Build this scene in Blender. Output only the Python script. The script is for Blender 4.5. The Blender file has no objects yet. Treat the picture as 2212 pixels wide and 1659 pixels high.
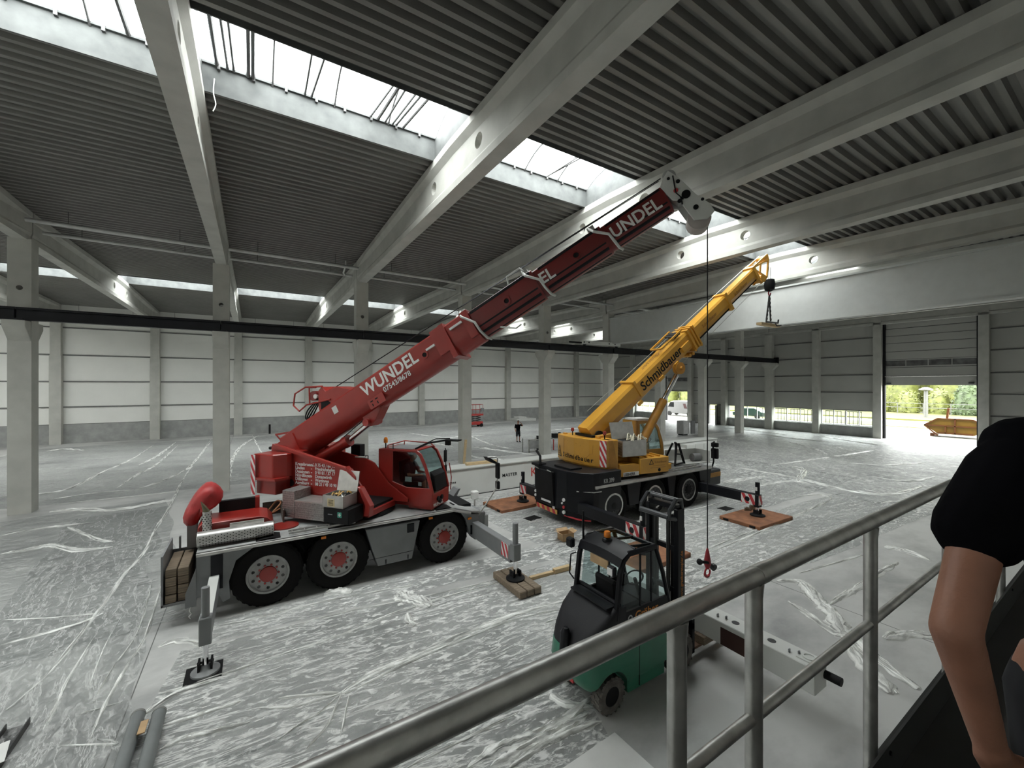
import bpy, bmesh, math, random
from mathutils import Matrix, Vector
R = math.radians
sc = bpy.context.scene
col = sc.collection

# ---------------------------------------------------------------- camera, sky, daylight, exposure
FPX, CX, CY, CAMH = 888.0, 1106.0, 832.0, 4.7
YAW = math.atan(559 / 888.0)
cam_d = bpy.data.cameras.new('camera'); cam = bpy.data.objects.new('camera', cam_d); col.objects.link(cam)
cam.location = (0, 0, CAMH); cam.rotation_euler = (R(90), 0, -YAW)
cam_d.sensor_width = 36.0; cam_d.lens = FPX / 2212 * 36.0
cam_d.shift_y = (CY - 829.5) / 2212
cam_d.clip_start = 0.02; cam_d.clip_end = 400
sc.camera = cam
sc.view_settings.view_transform = 'Standard'; sc.view_settings.look = 'None'
sc.view_settings.gamma = 1.0; sc.view_settings.use_curve_mapping = False
sc.view_settings.exposure = 0.0
world = bpy.data.worlds.new('overcast_sky'); sc.world = world; world.use_nodes = True
bg = world.node_tree.nodes['Background']
bg.inputs[0].default_value = (0.97, 1.0, 0.985, 1); bg.inputs[1].default_value = 15.5
sc.cycles.diffuse_bounces = 6; sc.cycles.max_bounces = 14; sc.cycles.transparent_max_bounces = 16
sc.cycles.sample_clamp_indirect = 8.0
sc.cycles.caustics_reflective = False; sc.cycles.caustics_refractive = False

def portal(name, loc, rot, sx, sy):
    d = bpy.data.lights.new(name, 'AREA'); d.shape = 'RECTANGLE'; d.size = sx; d.size_y = sy
    d.cycles.is_portal = True
    o = bpy.data.objects.new(name, d); col.objects.link(o); o.location = loc; o.rotation_euler = rot
    return o
portal('skylight_portal', (4.8, 10.4, 12.1), (0, 0, 0), 60.5, 2.5)
portal('skylight_portal', (4.8, 35.1, 12.1), (0, 0, 0), 60.5, 2.5)
portal('gate_portal', (47.75, 10.4, 2.35), (0, R(90), 0), 4.8, 5.5)
portal('gate_portal', (47.75, 34.0, 1.95), (0, R(90), 0), 4.0, 3.6)
portal('window_portal', (47.75, 20.6, 1.6), (0, R(90), 0), 1.7, 13.2)

# ---------------------------------------------------------------- pixel -> place (distance always from a known plane)
_F = Vector((math.sin(YAW), math.cos(YAW), 0)); _R = Vector((math.cos(YAW), -math.sin(YAW), 0)); _C = Vector((0, 0, CAMH))
def ray(x, y): return _F + _R * ((x - CX) / FPX) + Vector((0, 0, (CY - y) / FPX))
def onz(x, y, z=0.0):
    d = ray(x, y); return _C + d * ((z - CAMH) / d.z)
def ony(x, y, Y):
    d = ray(x, y); return _C + d * (Y / d.y)
def onx(x, y, X):
    d = ray(x, y); return _C + d * (X / d.x)

# ---------------------------------------------------------------- materials
MATS = {}
def mat(name, c, rough=0.6, metal=0.0, var=0.12, scale=3.0, bump=0.0, bscale=20.0, stretch=(1, 1, 1), c2=None, spec=None, coat=0.0, detail=4.0):
    if name in MATS: return MATS[name]
    m = bpy.data.materials.new(name); m.use_nodes = True; nt = m.node_tree; N = nt.nodes; L = nt.links
    b = N['Principled BSDF']; b.inputs['Roughness'].default_value = rough; b.inputs['Metallic'].default_value = metal
    if spec is not None: b.inputs['Specular IOR Level'].default_value = spec
    if coat: b.inputs['Coat Weight'].default_value = coat; b.inputs['Coat Roughness'].default_value = 0.15
    tc = N.new('ShaderNodeTexCoord'); mp = N.new('ShaderNodeMapping'); mp.inputs['Scale'].default_value = stretch
    L.new(tc.outputs['Object'], mp.inputs['Vector'])
    nz = N.new('ShaderNodeTexNoise'); nz.inputs['Scale'].default_value = scale; nz.inputs['Detail'].default_value = detail
    L.new(mp.outputs[0], nz.inputs['Vector'])
    cr = N.new('ShaderNodeValToRGB'); e = cr.color_ramp.elements
    a = c2 or tuple(max(0, v * (1 - var)) for v in c); z = c if c2 else tuple(min(1, v * (1 + var)) for v in c)
    e[0].position = 0.3; e[0].color = (*a, 1); e[1].position = 0.7; e[1].color = (*z, 1)
    L.new(nz.outputs['Fac'], cr.inputs[0]); L.new(cr.outputs[0], b.inputs['Base Color'])
    if bump:
        n2 = N.new('ShaderNodeTexNoise'); n2.inputs['Scale'].default_value = bscale; n2.inputs['Detail'].default_value = 6
        L.new(mp.outputs[0], n2.inputs['Vector'])
        bp = N.new('ShaderNodeBump'); bp.inputs['Strength'].default_value = bump; bp.inputs['Distance'].default_value = 0.02
        L.new(n2.outputs['Fac'], bp.inputs['Height']); L.new(bp.outputs[0], b.inputs['Normal'])
    MATS[name] = m; return m

def glass(name, tint, op):
    if name in MATS: return MATS[name]
    m = bpy.data.materials.new(name); m.use_nodes = True; nt = m.node_tree; N = nt.nodes; L = nt.links
    N.remove(N['Principled BSDF']); out = N['Material Output']
    t = N.new('ShaderNodeBsdfTransparent'); t.inputs[0].default_value = (*tint, 1)
    g = N.new('ShaderNodeBsdfGlossy'); g.inputs['Roughness'].default_value = 0.03
    nz = N.new('ShaderNodeTexNoise'); nz.inputs['Scale'].default_value = 2.0
    mr = N.new('ShaderNodeMapRange'); mr.inputs['To Min'].default_value = op * 0.8; mr.inputs['To Max'].default_value = op * 1.2
    L.new(nz.outputs['Fac'], mr.inputs['Value'])
    mx = N.new('ShaderNodeMixShader'); L.new(mr.outputs[0], mx.inputs[0]); L.new(t.outputs[0], mx.inputs[1]); L.new(g.outputs[0], mx.inputs[2])
    L.new(mx.outputs[0], out.inputs['Surface']); MATS[name] = m; return m

def film_mat(name, along, lo, hi, dens, seed):
    """thin polythene: see-through where it lies flat, milky where it is rumpled"""
    m = bpy.data.materials.new(name); m.use_nodes = True; nt = m.node_tree; N = nt.nodes; L = nt.links
    b = N['Principled BSDF']; out = N['Material Output']
    b.inputs['Base Color'].default_value = (0.95, 0.95, 0.93, 1); b.inputs['Roughness'].default_value = 0.42
    b.inputs['Specular IOR Level'].default_value = 0.5
    tc = N.new('ShaderNodeTexCoord')
    def noise(scale, st, detail, dist=0.0):
        mp = N.new('ShaderNodeMapping'); mp.inputs['Scale'].default_value = st; mp.inputs['Location'].default_value = (seed, seed * 1.7, 0)
        L.new(tc.outputs['Object'], mp.inputs['Vector'])
        n = N.new('ShaderNodeTexNoise'); n.inputs['Scale'].default_value = scale; n.inputs['Detail'].default_value = detail
        n.inputs['Distortion'].default_value = dist; n.inputs['Roughness'].default_value = 0.62
        L.new(mp.outputs[0], n.inputs['Vector']); return n
    s = (0.16, 1, 1) if along == 'x' else (1, 0.16, 1)
    s2 = (0.45, 1, 1) if along == 'x' else (1, 0.45, 1)
    big = noise(0.5, s2, 3); blot = noise(9.0, s2, 10, 0.7); streak = noise(2.4, s, 6, 0.5)
    # thin crease lines: |noise-0.5| small
    def ridge(n, w):
        a = N.new('ShaderNodeMath'); a.operation = 'SUBTRACT'; a.inputs[1].default_value = 0.5; L.new(n.outputs['Fac'], a.inputs[0])
        c = N.new('ShaderNodeMath'); c.operation = 'ABSOLUTE'; L.new(a.outputs[0], c.inputs[0])
        r = N.new('ShaderNodeMapRange'); r.inputs['From Min'].default_value = 0.0; r.inputs['From Max'].default_value = w
        r.inputs['To Min'].default_value = 1.0; r.inputs['To Max'].default_value = 0.0; L.new(c.outputs[0], r.inputs['Value']); return r
    r1 = ridge(streak, 0.022); r2 = ridge(noise(5.0, (1, 1, 1), 3, 1.5), 0.014)
    mr = N.new('ShaderNodeMapRange'); mr.inputs['From Min'].default_value = lo; mr.inputs['From Max'].default_value = hi
    L.new(blot.outputs['Fac'], mr.inputs['Value'])
    mg = N.new('ShaderNodeMapRange'); mg.inputs['From Min'].default_value = 0.3; mg.inputs['From Max'].default_value = 0.65
    mg.inputs['To Min'].default_value = 0.35; mg.inputs['To Max'].default_value = 1.0; L.new(big.outputs['Fac'], mg.inputs['Value'])
    mu = N.new('ShaderNodeMath'); mu.operation = 'MULTIPLY'; L.new(mr.outputs[0], mu.inputs[0]); L.new(mg.outputs[0], mu.inputs[1])
    m1 = N.new('ShaderNodeMath'); m1.operation = 'MAXIMUM'; L.new(mu.outputs[0], m1.inputs[0])
    sc1 = N.new('ShaderNodeMath'); sc1.operation = 'MULTIPLY'; sc1.inputs[1].default_value = 0.75; L.new(r1.outputs[0], sc1.inputs[0]); L.new(sc1.outputs[0], m1.inputs[1])
    m2 = N.new('ShaderNodeMath'); m2.operation = 'MAXIMUM'; L.new(m1.outputs[0], m2.inputs[0])
    sc2 = N.new('ShaderNodeMath'); sc2.operation = 'MULTIPLY'; sc2.inputs[1].default_value = 0.4; L.new(r2.outputs[0], sc2.inputs[0]); L.new(sc2.outputs[0], m2.inputs[1])
    md = N.new('ShaderNodeMath'); md.operation = 'MULTIPLY_ADD'; md.inputs[1].default_value = dens; md.inputs[2].default_value = 0.05; L.new(m2.outputs[0], md.inputs[0]); md.use_clamp = True
    t = N.new('ShaderNodeBsdfTransparent'); t.inputs[0].default_value = (0.77, 0.78, 0.78, 1)
    mx = N.new('ShaderNodeMixShader'); L.new(md.outputs[0], mx.inputs[0]); L.new(t.outputs[0], mx.inputs[1]); L.new(b.outputs[0], mx.inputs[2])
    L.new(mx.outputs[0], out.inputs['Surface']); return m

# ---------------------------------------------------------------- mesh builder
WORLD = {}
def wm(o): return WORLD.get(o.name, Matrix())
class MB:
    def __init__(s, M=None): s.v = []; s.f = []; s.M = M or Matrix()
    def add(s, vs, fs):
        n = len(s.v); s.v += [s.M @ Vector(p) for p in vs]; s.f += [tuple(i + n for i in f) for f in fs]; return s
    def box(s, x0, x1, y0, y1, z0, z1):
        return s.add([(x0,y0,z0),(x1,y0,z0),(x1,y1,z0),(x0,y1,z0),(x0,y0,z1),(x1,y0,z1),(x1,y1,z1),(x0,y1,z1)],
                     [(0,3,2,1),(4,5,6,7),(0,1,5,4),(1,2,6,5),(2,3,7,6),(3,0,4,7)])
    def prism(s, poly, axis, a, b):
        g = {'y': lambda p, t: (p[0], t, p[1]), 'x': lambda p, t: (t, p[0], p[1]), 'z': lambda p, t: (p[0], p[1], t)}[axis]
        n = len(poly); area = sum(poly[i][0]*poly[(i+1)%n][1]-poly[(i+1)%n][0]*poly[i][1] for i in range(n))
        P = list(poly) if (area > 0) != (axis == 'y') else list(poly)[::-1]
        return s.add([g(p, a) for p in P] + [g(p, b) for p in P],
                     [tuple(range(n))[::-1], tuple(range(n, 2*n))] + [(i, (i+1) % n, n+(i+1) % n, n+i) for i in range(n)])
    def loft(s, rings, cap=True, closed=True):
        n = len(rings[0]); fs = []
        for k in range(len(rings)-1):
            for i in range(n if closed else n-1):
                j = (i+1) % n; fs.append((k*n+i, k*n+j, (k+1)*n+j, (k+1)*n+i))
        if cap and closed: fs += [tuple(range(n))[::-1], tuple((len(rings)-1)*n+i for i in range(n))]
        return s.add([p for r in rings for p in r], fs)
    def _fr(s, d):
        d = d.normalized(); u = d.orthogonal().normalized() if abs(d.z) > 0.98 else Vector((0,0,1)).cross(d).normalized(); return u, d.cross(u)
    def cyl(s, p, q, r, n=12, r2=None):
        p = Vector(p); q = Vector(q); u, w = s._fr(q-p); r2 = r if r2 is None else r2
        return s.loft([[c + u*(rr*math.cos(2*math.pi*i/n)) + w*(rr*math.sin(2*math.pi*i/n)) for i in range(n)] for c, rr in ((p, r), (q, r2))])
    def lathe(s, prof, o, ax, n=24, ring=False):
        o = Vector(o); ax = Vector(ax).normalized(); u, w = s._fr(ax)
        if ring: prof = list(prof) + [prof[0]]
        return s.loft(cap=not ring, rings=[[o + ax*h + u*(r*math.cos(2*math.pi*i/n)) + w*(r*math.sin(2*math.pi*i/n)) for i in range(n)] for r, h in prof])
    def tube(s, pts, r, n=8):
        P = [Vector(p) for p in pts]; rings = []; u = None
        for i, p in enumerate(P):
            d = (P[min(i+1, len(P)-1)] - P[max(i-1, 0)]).normalized()
            if u is None: u, w = s._fr(d)
            else:
                u = (u - d*u.dot(d)).normalized(); w = d.cross(u)
            rr = r[i] if isinstance(r, (list, tuple)) else r
            rings.append([p + u*(rr*math.cos(2*math.pi*k/n)) + w*(rr*math.sin(2*math.pi*k/n)) for k in range(n)])
        return s.loft(rings)
    def bar(s, p, q, w, h, up=(0,0,1)):
        p = Vector(p); q = Vector(q); d = (q-p).normalized(); u = Vector(up).cross(d).normalized(); t = d.cross(u)
        return s.loft([[c + u*(a*w/2) + t*(b*h/2) for a, b in ((-1,-1),(1,-1),(1,1),(-1,1))] for c in (p, q)])
    def sphere(s, c, r, n=12, sz=1.0):
        k = n//2
        return s.lathe([(max(1e-4, r*math.sin(math.pi*i/k)), -r*sz*math.cos(math.pi*i/k)) for i in range(k+1)], c, (0,0,1), n)
    def build(s, name, m, parent=None, smooth=True, ang=32, bevel=0.0, seg=1, org=None):
        if parent is None:
            if org is None:
                xs = [p.x for p in s.v]; ys = [p.y for p in s.v]; zs = [p.z for p in s.v]
                org = Vector(((min(xs)+max(xs))/2, (min(ys)+max(ys))/2, min(zs)))
            W = Matrix.Translation(org)
        else: W = wm(parent)
        inv = W.inverted(); me = bpy.data.meshes.new(name)
        me.from_pydata([tuple(inv @ p) for p in s.v], [], s.f); me.update()
        bm = bmesh.new(); bm.from_mesh(me); bmesh.ops.recalc_face_normals(bm, faces=bm.faces); bm.to_mesh(me); bm.free()
        if smooth: me.shade_smooth(); me.set_sharp_from_angle(angle=R(ang))
        if m: me.materials.append(m)
        o = bpy.data.objects.new(name, me); col.objects.link(o)
        if parent is None: o.matrix_world = W
        else: o.parent = parent
        WORLD[o.name] = W
        if bevel:
            b = o.modifiers.new('bevel', 'BEVEL'); b.width = bevel; b.segments = seg; b.limit_method = 'ANGLE'; b.angle_limit = R(40)
        return o
def tag(o, label, cat, group=None, kind=None):
    o['label'] = label; o['category'] = cat
    if group: o['group'] = group
    if kind: o['kind'] = kind
    return o
def thing(name, loc, label, cat, group=None, kind=None, rz=0.0):
    o = bpy.data.objects.new(name, None); col.objects.link(o); o.empty_display_size = 0.3
    o.location = loc; o.rotation_euler = (0, 0, rz)
    WORLD[o.name] = Matrix.Translation(Vector(loc)) @ Matrix.Rotation(rz, 4, 'Z')
    return tag(o, label, cat, group, kind)
def inst(src, parent, W, name=None):
    """another part with the same mesh; W = world matrix of the copy"""
    o = src.copy(); col.objects.link(o)
    if name: o.name = name
    o.parent = parent; o.matrix_local = (wm(parent).inverted() @ W) if parent else W
    WORLD[o.name] = W; return o
def copy_tree(root, W, label=None, group=None):
    r = root.copy(); col.objects.link(r); r.matrix_world = W; WORLD[r.name] = W
    if label: r['label'] = label
    if group: r['group'] = group
    for ch in [c for c in col.objects if c.parent == root]:
        c = ch.copy(); col.objects.link(c); c.parent = r
        for g in [q for q in col.objects if q.parent == ch]:
            k = g.copy(); col.objects.link(k); k.parent = c
    return r
def text(s, size, parent, origin, xd, yd, m, bold=0.0, align='LEFT', name='lettering', space=1.0, sx=1.0, shear=0.0):
    c = bpy.data.curves.new(name, 'FONT'); c.body = s; c.size = size; c.offset = bold * size; c.extrude = 0.0015
    c.align_x = align; c.space_character = space; c.shear = shear; c.resolution_u = 3
    tmp = bpy.data.objects.new('tmp_text', c); col.objects.link(tmp); bpy.context.view_layer.update()
    me = bpy.data.meshes.new_from_object(tmp.evaluated_get(bpy.context.evaluated_depsgraph_get())); me.name = name
    bpy.data.objects.remove(tmp); bpy.data.curves.remove(c); me.materials.clear(); me.materials.append(m)
    o = bpy.data.objects.new(name, me); col.objects.link(o)
    x = Vector(xd).normalized(); y = Vector(yd).normalized(); z = x.cross(y)
    W = Matrix(((x.x*sx, y.x, z.x, origin[0]), (x.y*sx, y.y, z.y, origin[1]), (x.z*sx, y.z, z.z, origin[2]), (0,0,0,1)))
    o.parent = parent; o.matrix_local = wm(parent).inverted() @ W; WORLD[o.name] = W
    return o
def frame(o, xd, yd, zd):
    x, y, z = (Vector(v).normalized() for v in (xd, yd, zd))
    return Matrix(((x.x,y.x,z.x,o[0]),(x.y,y.y,z.y,o[1]),(x.z,y.z,z.z,o[2]),(0,0,0,1)))
def spline(P, k=6):
    P = [Vector(p) for p in P]; out = []
    for i in range(len(P)-1):
        a, b, c, d = P[max(i-1,0)], P[i], P[i+1], P[min(i+2, len(P)-1)]
        for j in range(k):
            t = j/k; out.append(0.5*((2*b) + (c-a)*t + (2*a-5*b+4*c-d)*t*t + (3*b-a-3*c+d)*t**3))
    return out + [P[-1]]

# palette
CONC = mat('precast_concrete', (0.47, 0.47, 0.435), 0.85, var=0.1, scale=1.6, bump=0.12, bscale=30)
CONCD = mat('plinth_concrete', (0.33, 0.335, 0.325), 0.9, var=0.14, scale=2.2, bump=0.15, bscale=25)
DECKM = mat('galvanised_roof_deck', (0.20, 0.197, 0.185), 0.5, 0.2, var=0.08, scale=0.8)
PANELW = mat('white_sandwich_panel', (0.80, 0.80, 0.765), 0.55, var=0.03, scale=0.6)
PANELE = mat('grey_sandwich_panel', (0.41, 0.41, 0.385), 0.6, var=0.04, scale=0.6)
JOINT = mat('panel_joint', (0.12, 0.12, 0.115), 0.7)
GALV = mat('galvanised_steel', (0.50, 0.50, 0.48), 0.38, 0.8, var=0.22, scale=14, bump=0.05, bscale=60)
GALVL = mat('bright_galvanised_sheet', (0.62, 0.63, 0.61), 0.5, 0.3, var=0.14, scale=3.5, detail=8)
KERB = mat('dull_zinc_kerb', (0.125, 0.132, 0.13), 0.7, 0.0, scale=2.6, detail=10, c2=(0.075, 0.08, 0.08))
BLACK = mat('black_paint', (0.007, 0.0075, 0.010), 0.4, var=0.25, spec=0.25)
BLACKM = mat('matt_black_plastic', (0.010, 0.010, 0.011), 0.65, var=0.2, spec=0.2)
RUBBER = mat('tyre_rubber', (0.010, 0.0095, 0.0095), 0.85, var=0.2, spec=0.15, bump=0.2, bscale=40)
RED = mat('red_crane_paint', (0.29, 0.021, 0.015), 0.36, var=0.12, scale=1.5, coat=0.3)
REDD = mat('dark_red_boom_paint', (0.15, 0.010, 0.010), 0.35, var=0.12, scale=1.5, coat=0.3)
REDT = mat('red_tarpaulin', (0.36, 0.03, 0.03), 0.45, var=0.2, scale=4, bump=0.5, bscale=9)
YEL = mat('yellow_crane_paint', (0.56, 0.285, 0.035), 0.4, var=0.1, scale=1.2, coat=0.25)
YELD = mat('ochre_worn_paint', (0.42, 0.2, 0.03), 0.5, var=0.2, scale=3)
GREY = mat('grey_carrier_paint', (0.20, 0.205, 0.21), 0.45, var=0.12, scale=2)
GREYL = mat('light_grey_deck', (0.36, 0.365, 0.36), 0.6, var=0.16, scale=3.5, bump=0.08)
WHITE = mat('white_paint', (0.72, 0.72, 0.70), 0.45, var=0.05)
CREAM = mat('cream_white_steel', (0.60, 0.61, 0.585), 0.45, var=0.06, scale=1.0)
ALU = mat('bare_aluminium', (0.50, 0.49, 0.47), 0.38, 0.7, var=0.14, scale=5)
CHROME = mat('chromed_rod', (0.75, 0.75, 0.76), 0.14, 1.0, var=0.05)
WOOD = mat('weathered_timber', (0.22, 0.17, 0.12), 0.8, var=0.3, scale=4, stretch=(1, 9, 9), bump=0.3)
WOODL = mat('fresh_pine', (0.58, 0.43, 0.24), 0.7, var=0.18, scale=4, stretch=(1, 9, 9), bump=0.15)
MATB = mat('brown_outrigger_mat', (0.25, 0.105, 0.05), 0.75, var=0.35, scale=4, bump=0.2)
CARD = mat('corrugated_cardboard', (0.46, 0.31, 0.17), 0.85, var=0.12, scale=6)
GREEN = mat('green_forklift_paint', (0.018, 0.16, 0.095), 0.35, var=0.1, coat=0.3)
CHAR = mat('charcoal_plastic', (0.02, 0.02, 0.023), 0.55, spec=0.3, var=0.15, bump=0.1, bscale=90)
AMBER = mat('amber_lens', (0.75, 0.22, 0.02), 0.25, var=0.2)
ORANGE = mat('orange_lettering', (0.55, 0.2, 0.03), 0.5)
SIGR = mat('warning_red', (0.50, 0.04, 0.05), 0.4)
SIGW = mat('warning_white', (0.75, 0.75, 0.74), 0.4, var=0.04)
SIGY = mat('warning_yellow', (0.65, 0.4, 0.12), 0.45)
SKIN = mat('skin', (0.33, 0.155, 0.10), 0.5, var=0.12, scale=12, bump=0.08, bscale=120)
CLOTH = mat('black_cotton', (0.005, 0.005, 0.0065), 0.95, spec=0.05, var=0.2, scale=6, bump=0.25, bscale=14)
DENIM = mat('dark_work_trousers', (0.012, 0.013, 0.017), 0.9, var=0.25)
HAIR = mat('dark_hair', (0.03, 0.022, 0.016), 0.7, var=0.3, scale=30, bump=0.4, bscale=60)
GLASSC = glass('cab_glass', (0.72, 0.80, 0.80), 0.07)
GLASSW = glass('window_glass', (0.93, 0.96, 0.95), 0.05)
def film_fold():
    m = mat('milky_polythene', (0.93, 0.935, 0.905), 0.3, var=0.06, scale=9, bump=0.5, bscale=22); N = m.node_tree.nodes; L = m.node_tree.links
    tc = N.new('ShaderNodeTexCoord'); nz = N.new('ShaderNodeTexNoise'); nz.inputs['Scale'].default_value = 1.0; nz.inputs['Detail'].default_value = 5; nz.inputs['Distortion'].default_value = 0.6
    L.new(tc.outputs['UV'], nz.inputs['Vector']); mr = N.new('ShaderNodeMapRange'); mr.inputs['From Min'].default_value = 0.36; mr.inputs['From Max'].default_value = 0.60; mr.inputs['To Min'].default_value = 0.2; mr.inputs['To Max'].default_value = 1.0
    L.new(nz.outputs['Fac'], mr.inputs['Value']); t = N.new('ShaderNodeBsdfTransparent'); t.inputs[0].default_value = (0.9, 0.9, 0.89, 1); mx = N.new('ShaderNodeMixShader')
    L.new(mr.outputs[0], mx.inputs[0]); L.new(t.outputs[0], mx.inputs[1]); L.new(N['Principled BSDF'].outputs[0], mx.inputs[2]); L.new(mx.outputs[0], N['Material Output'].inputs['Surface']); return m
FILMW = film_fold()
# ================================================================ THE HALL
X0, X1, YN, YL, YC = -25.6, 47.1, -1.6, 47.0, 22.5
KX = [-1.2 + 6*k for k in range(-4, 9)]
def zroof(y):
    c, h = (10.4, 12.1) if y < YC else (35.1, 12.6)
    return 11.42 - 0.3*abs(y - c)/h

def floor_mat():
    m = bpy.data.materials.new('polished_concrete_floor'); m.use_nodes = True; nt = m.node_tree; N = nt.nodes; L = nt.links
    b = N['Principled BSDF']; tc = N.new('ShaderNodeTexCoord')
    def nz(s, d, loc, st=(1,1,1)):
        mp = N.new('ShaderNodeMapping'); mp.inputs['Location'].default_value = loc; mp.inputs['Scale'].default_value = st
        L.new(tc.outputs['Object'], mp.inputs[0]); n = N.new('ShaderNodeTexNoise'); n.inputs['Scale'].default_value = s
        n.inputs['Detail'].default_value = d; n.inputs['Roughness'].default_value = 0.6; L.new(mp.outputs[0], n.inputs['Vector']); return n
    a = nz(0.35, 6, (3, 1, 0), (0.6, 1, 1)); c = nz(1.7, 9, (7, 2, 0), (0.6, 1, 1))
    mx = N.new('ShaderNodeMath'); mx.operation = 'MULTIPLY_ADD'; mx.inputs[1].default_value = 0.45; L.new(c.outputs['Fac'], mx.inputs[0]); L.new(a.outputs['Fac'], mx.inputs[2])
    cr = N.new('ShaderNodeValToRGB'); e = cr.color_ramp.elements
    e[0].position = 0.50; e[0].color = (0.24, 0.243, 0.24, 1); e[1].position = 0.80; e[1].color = (0.53, 0.53, 0.515, 1)
    L.new(mx.outputs[0], cr.inputs[0]); L.new(cr.outputs[0], b.inputs['Base Color'])
    rr = N.new('ShaderNodeMapRange'); rr.inputs['To Min'].default_value = 0.42; rr.inputs['To Max'].default_value = 0.62; L.new(c.outputs['Fac'], rr.inputs['Value']); L.new(rr.outputs[0], b.inputs['Roughness'])
    return m
FLOORM = floor_mat()
floor = tag(MB().box(X0-0.3, X1+0.6, YN-0.3, YL+0.3, -0.3, 0).build('floor', FLOORM, smooth=False, org=Vector((10, 10, -0.3))), 'smooth pale grey concrete hall floor', 'floor', kind='structure')
for x in (-13.5, -1.55, 10.5, 22.5, 34.5):
    MB().box(x-0.008, x+0.008, YN, YL, -0.01, 0.0012).build('joint', JOINT, floor, smooth=False)
for y in (13.5, 33.5):
    MB().box(X0, X1, y-0.008, y+0.008, -0.01, 0.0012).build('joint', JOINT, floor, smooth=False)

# ---- roof deck: trapezoidal sheets between the beams
ceiling = tag(bpy.data.objects.new('ceiling', None), 'grey trapezoidal metal roof deck above the hall', 'ceiling', kind='structure'); col.objects.link(ceiling); ceiling.location = (10, 20, 11.1)
WORLD['ceiling'] = Matrix.Translation((10, 20, 11.1))
PIT = 0.305
def deck(ya, yb, xa, xb):
    pts = []; n = max(2, round((yb-ya)/PIT)); p = (yb-ya)/n
    for i in range(n):
        y = ya + i*p
        for dy, dz in ((0, 0), (0.36, 0), (0.5, 0.15), (0.86, 0.15)):
            pts.append((y + dy*p, zroof(y) + 0.01 + dz))
    pts.append((yb, zroof(yb) + 0.01))
    m = MB(); m.loft([[(x, y, z) for y, z in pts] for x in (xa, xb)], cap=False, closed=False)
    m.loft([[(x, ya, zroof(ya)+0.17), (x, (ya+yb)/2, zroof((ya+yb)/2)+0.2), (x, yb, zroof(yb)+0.17)] for x in (xa, xb)], cap=False, closed=False)
    return m
STRIPS = [(YN-0.2, 9.2), (11.6, YC), (YC, 33.9), (36.3, YL+0.3)]
for (ya, yb) in STRIPS:
    src = None
    for k, xk in enumerate(KX[:-1]):
        if src is None: src = deck(ya, yb, xk, xk+6).build('deck_panel', DECKM, ceiling, smooth=False)
        else: inst(src, ceiling, wm(ceiling) @ Matrix.Translation((6*k, 0, 0)))
# deck closing strips over skylight kerbs at the hall ends
# ---- roof beams
def beam_mesh(ya, yb, holes):
    ys = [ya + (yb-ya)*i/12 for i in range(13)]; rings = []
    for y in ys:
        zt = zroof(y) - 0.005; e = min(1.0, min(abs(y-ya), abs(y-yb))/2.5); w = 0.24 - 0.11*e
        h = [(0.26, zt), (0.26, zt-0.2), (w, zt-0.36), (w, 10.34), (0.2, 10.22), (0.2, 10.03)]
        rings.append([(-a, y, z) for a, z in h] + [(a, y, z) for a, z in h[::-1]])
    m = MB().loft(rings); o = m.build('tmp', CONC, org=Vector((0, 0, 0)), smooth=False)
    for hy, hz in holes:
        c = MB().cyl((-0.6, hy, hz), (0.6, hy, hz), 0.19, 20).build('tmpc', None, org=Vector((0,0,0)), smooth=False)
        b = o.modifiers.new('b', 'BOOLEAN'); b.object = c; b.operation = 'DIFFERENCE'; b.solver = 'EXACT'
    bpy.context.view_layer.update()
    me = bpy.data.meshes.new_from_object(o.evaluated_get(bpy.context.evaluated_depsgraph_get())); me.name = 'roof_beam'
    for q in [q for q in col.objects if q.name.startswith('tmp')]: bpy.data.objects.remove(q)
    if not me.materials: me.materials.append(CONC)
    return me
BN = beam_mesh(YN, YC-0.05, [(8.96, 10.7), (11.9, 10.7)]); BF = beam_mesh(YC+0.05, YL-0.2, [(33.7, 10.7), (36.6, 10.7)])
for me, grp, lab in ((BN, 'roof beams of the crane aisle', 'long pale precast concrete roof beam with round web holes above the cranes'), (BF, 'roof beams of the empty aisle', 'long pale precast concrete roof beam running from the columns to the panelled wall')):
    for xk in KX[1:]:
        o = bpy.data.objects.new('roof_beam', me); col.objects.link(o); o.location = (xk, 0, 0); tag(o, lab, 'beam', grp, 'structure')
# ---- columns with corbels
def column_mesh():
    o = MB().box(-0.3, 0.3, -0.3, 0.3, 0, 10.06).build('tmp', CONC, org=Vector((0,0,0)), smooth=False)
    c = MB().cyl((0, -1, 8.25), (0, 1, 8.25), 0.09, 14).build('tmpc', None, org=Vector((0,0,0)), smooth=False)
    b = o.modifiers.new('b', 'BOOLEAN'); b.object = c; b.solver = 'EXACT'
    bpy.context.view_layer.update()
    me = bpy.data.meshes.new_from_object(o.evaluated_get(bpy.context.evaluated_depsgraph_get())); me.name = 'concrete_column'
    for q in [q for q in col.objects if q.name.startswith('tmp')]: bpy.data.objects.remove(q)
    return me
CM = column_mesh()
cb_me = None
for i, xk in enumerate(KX[1:]):
    o = bpy.data.objects.new('column', CM); col.objects.link(o); o.location = (xk, YC, 0); WORLD[o.name] = Matrix.Translation((xk, YC, 0))
    tag(o, 'square precast concrete column with corbels carrying the black crane rail', 'column', 'columns between the two aisles', 'structure')
    for sgn in (-1, 1):
        m = MB(wm(o)).prism([(sgn*0.29, 7.03), (sgn*0.75, 7.03), (sgn*0.75, 6.8), (sgn*0.29, 6.3)], 'x', -0.29, 0.29)
        m.build('corbel', CONC, o, smooth=False, bevel=0.015)
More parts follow.
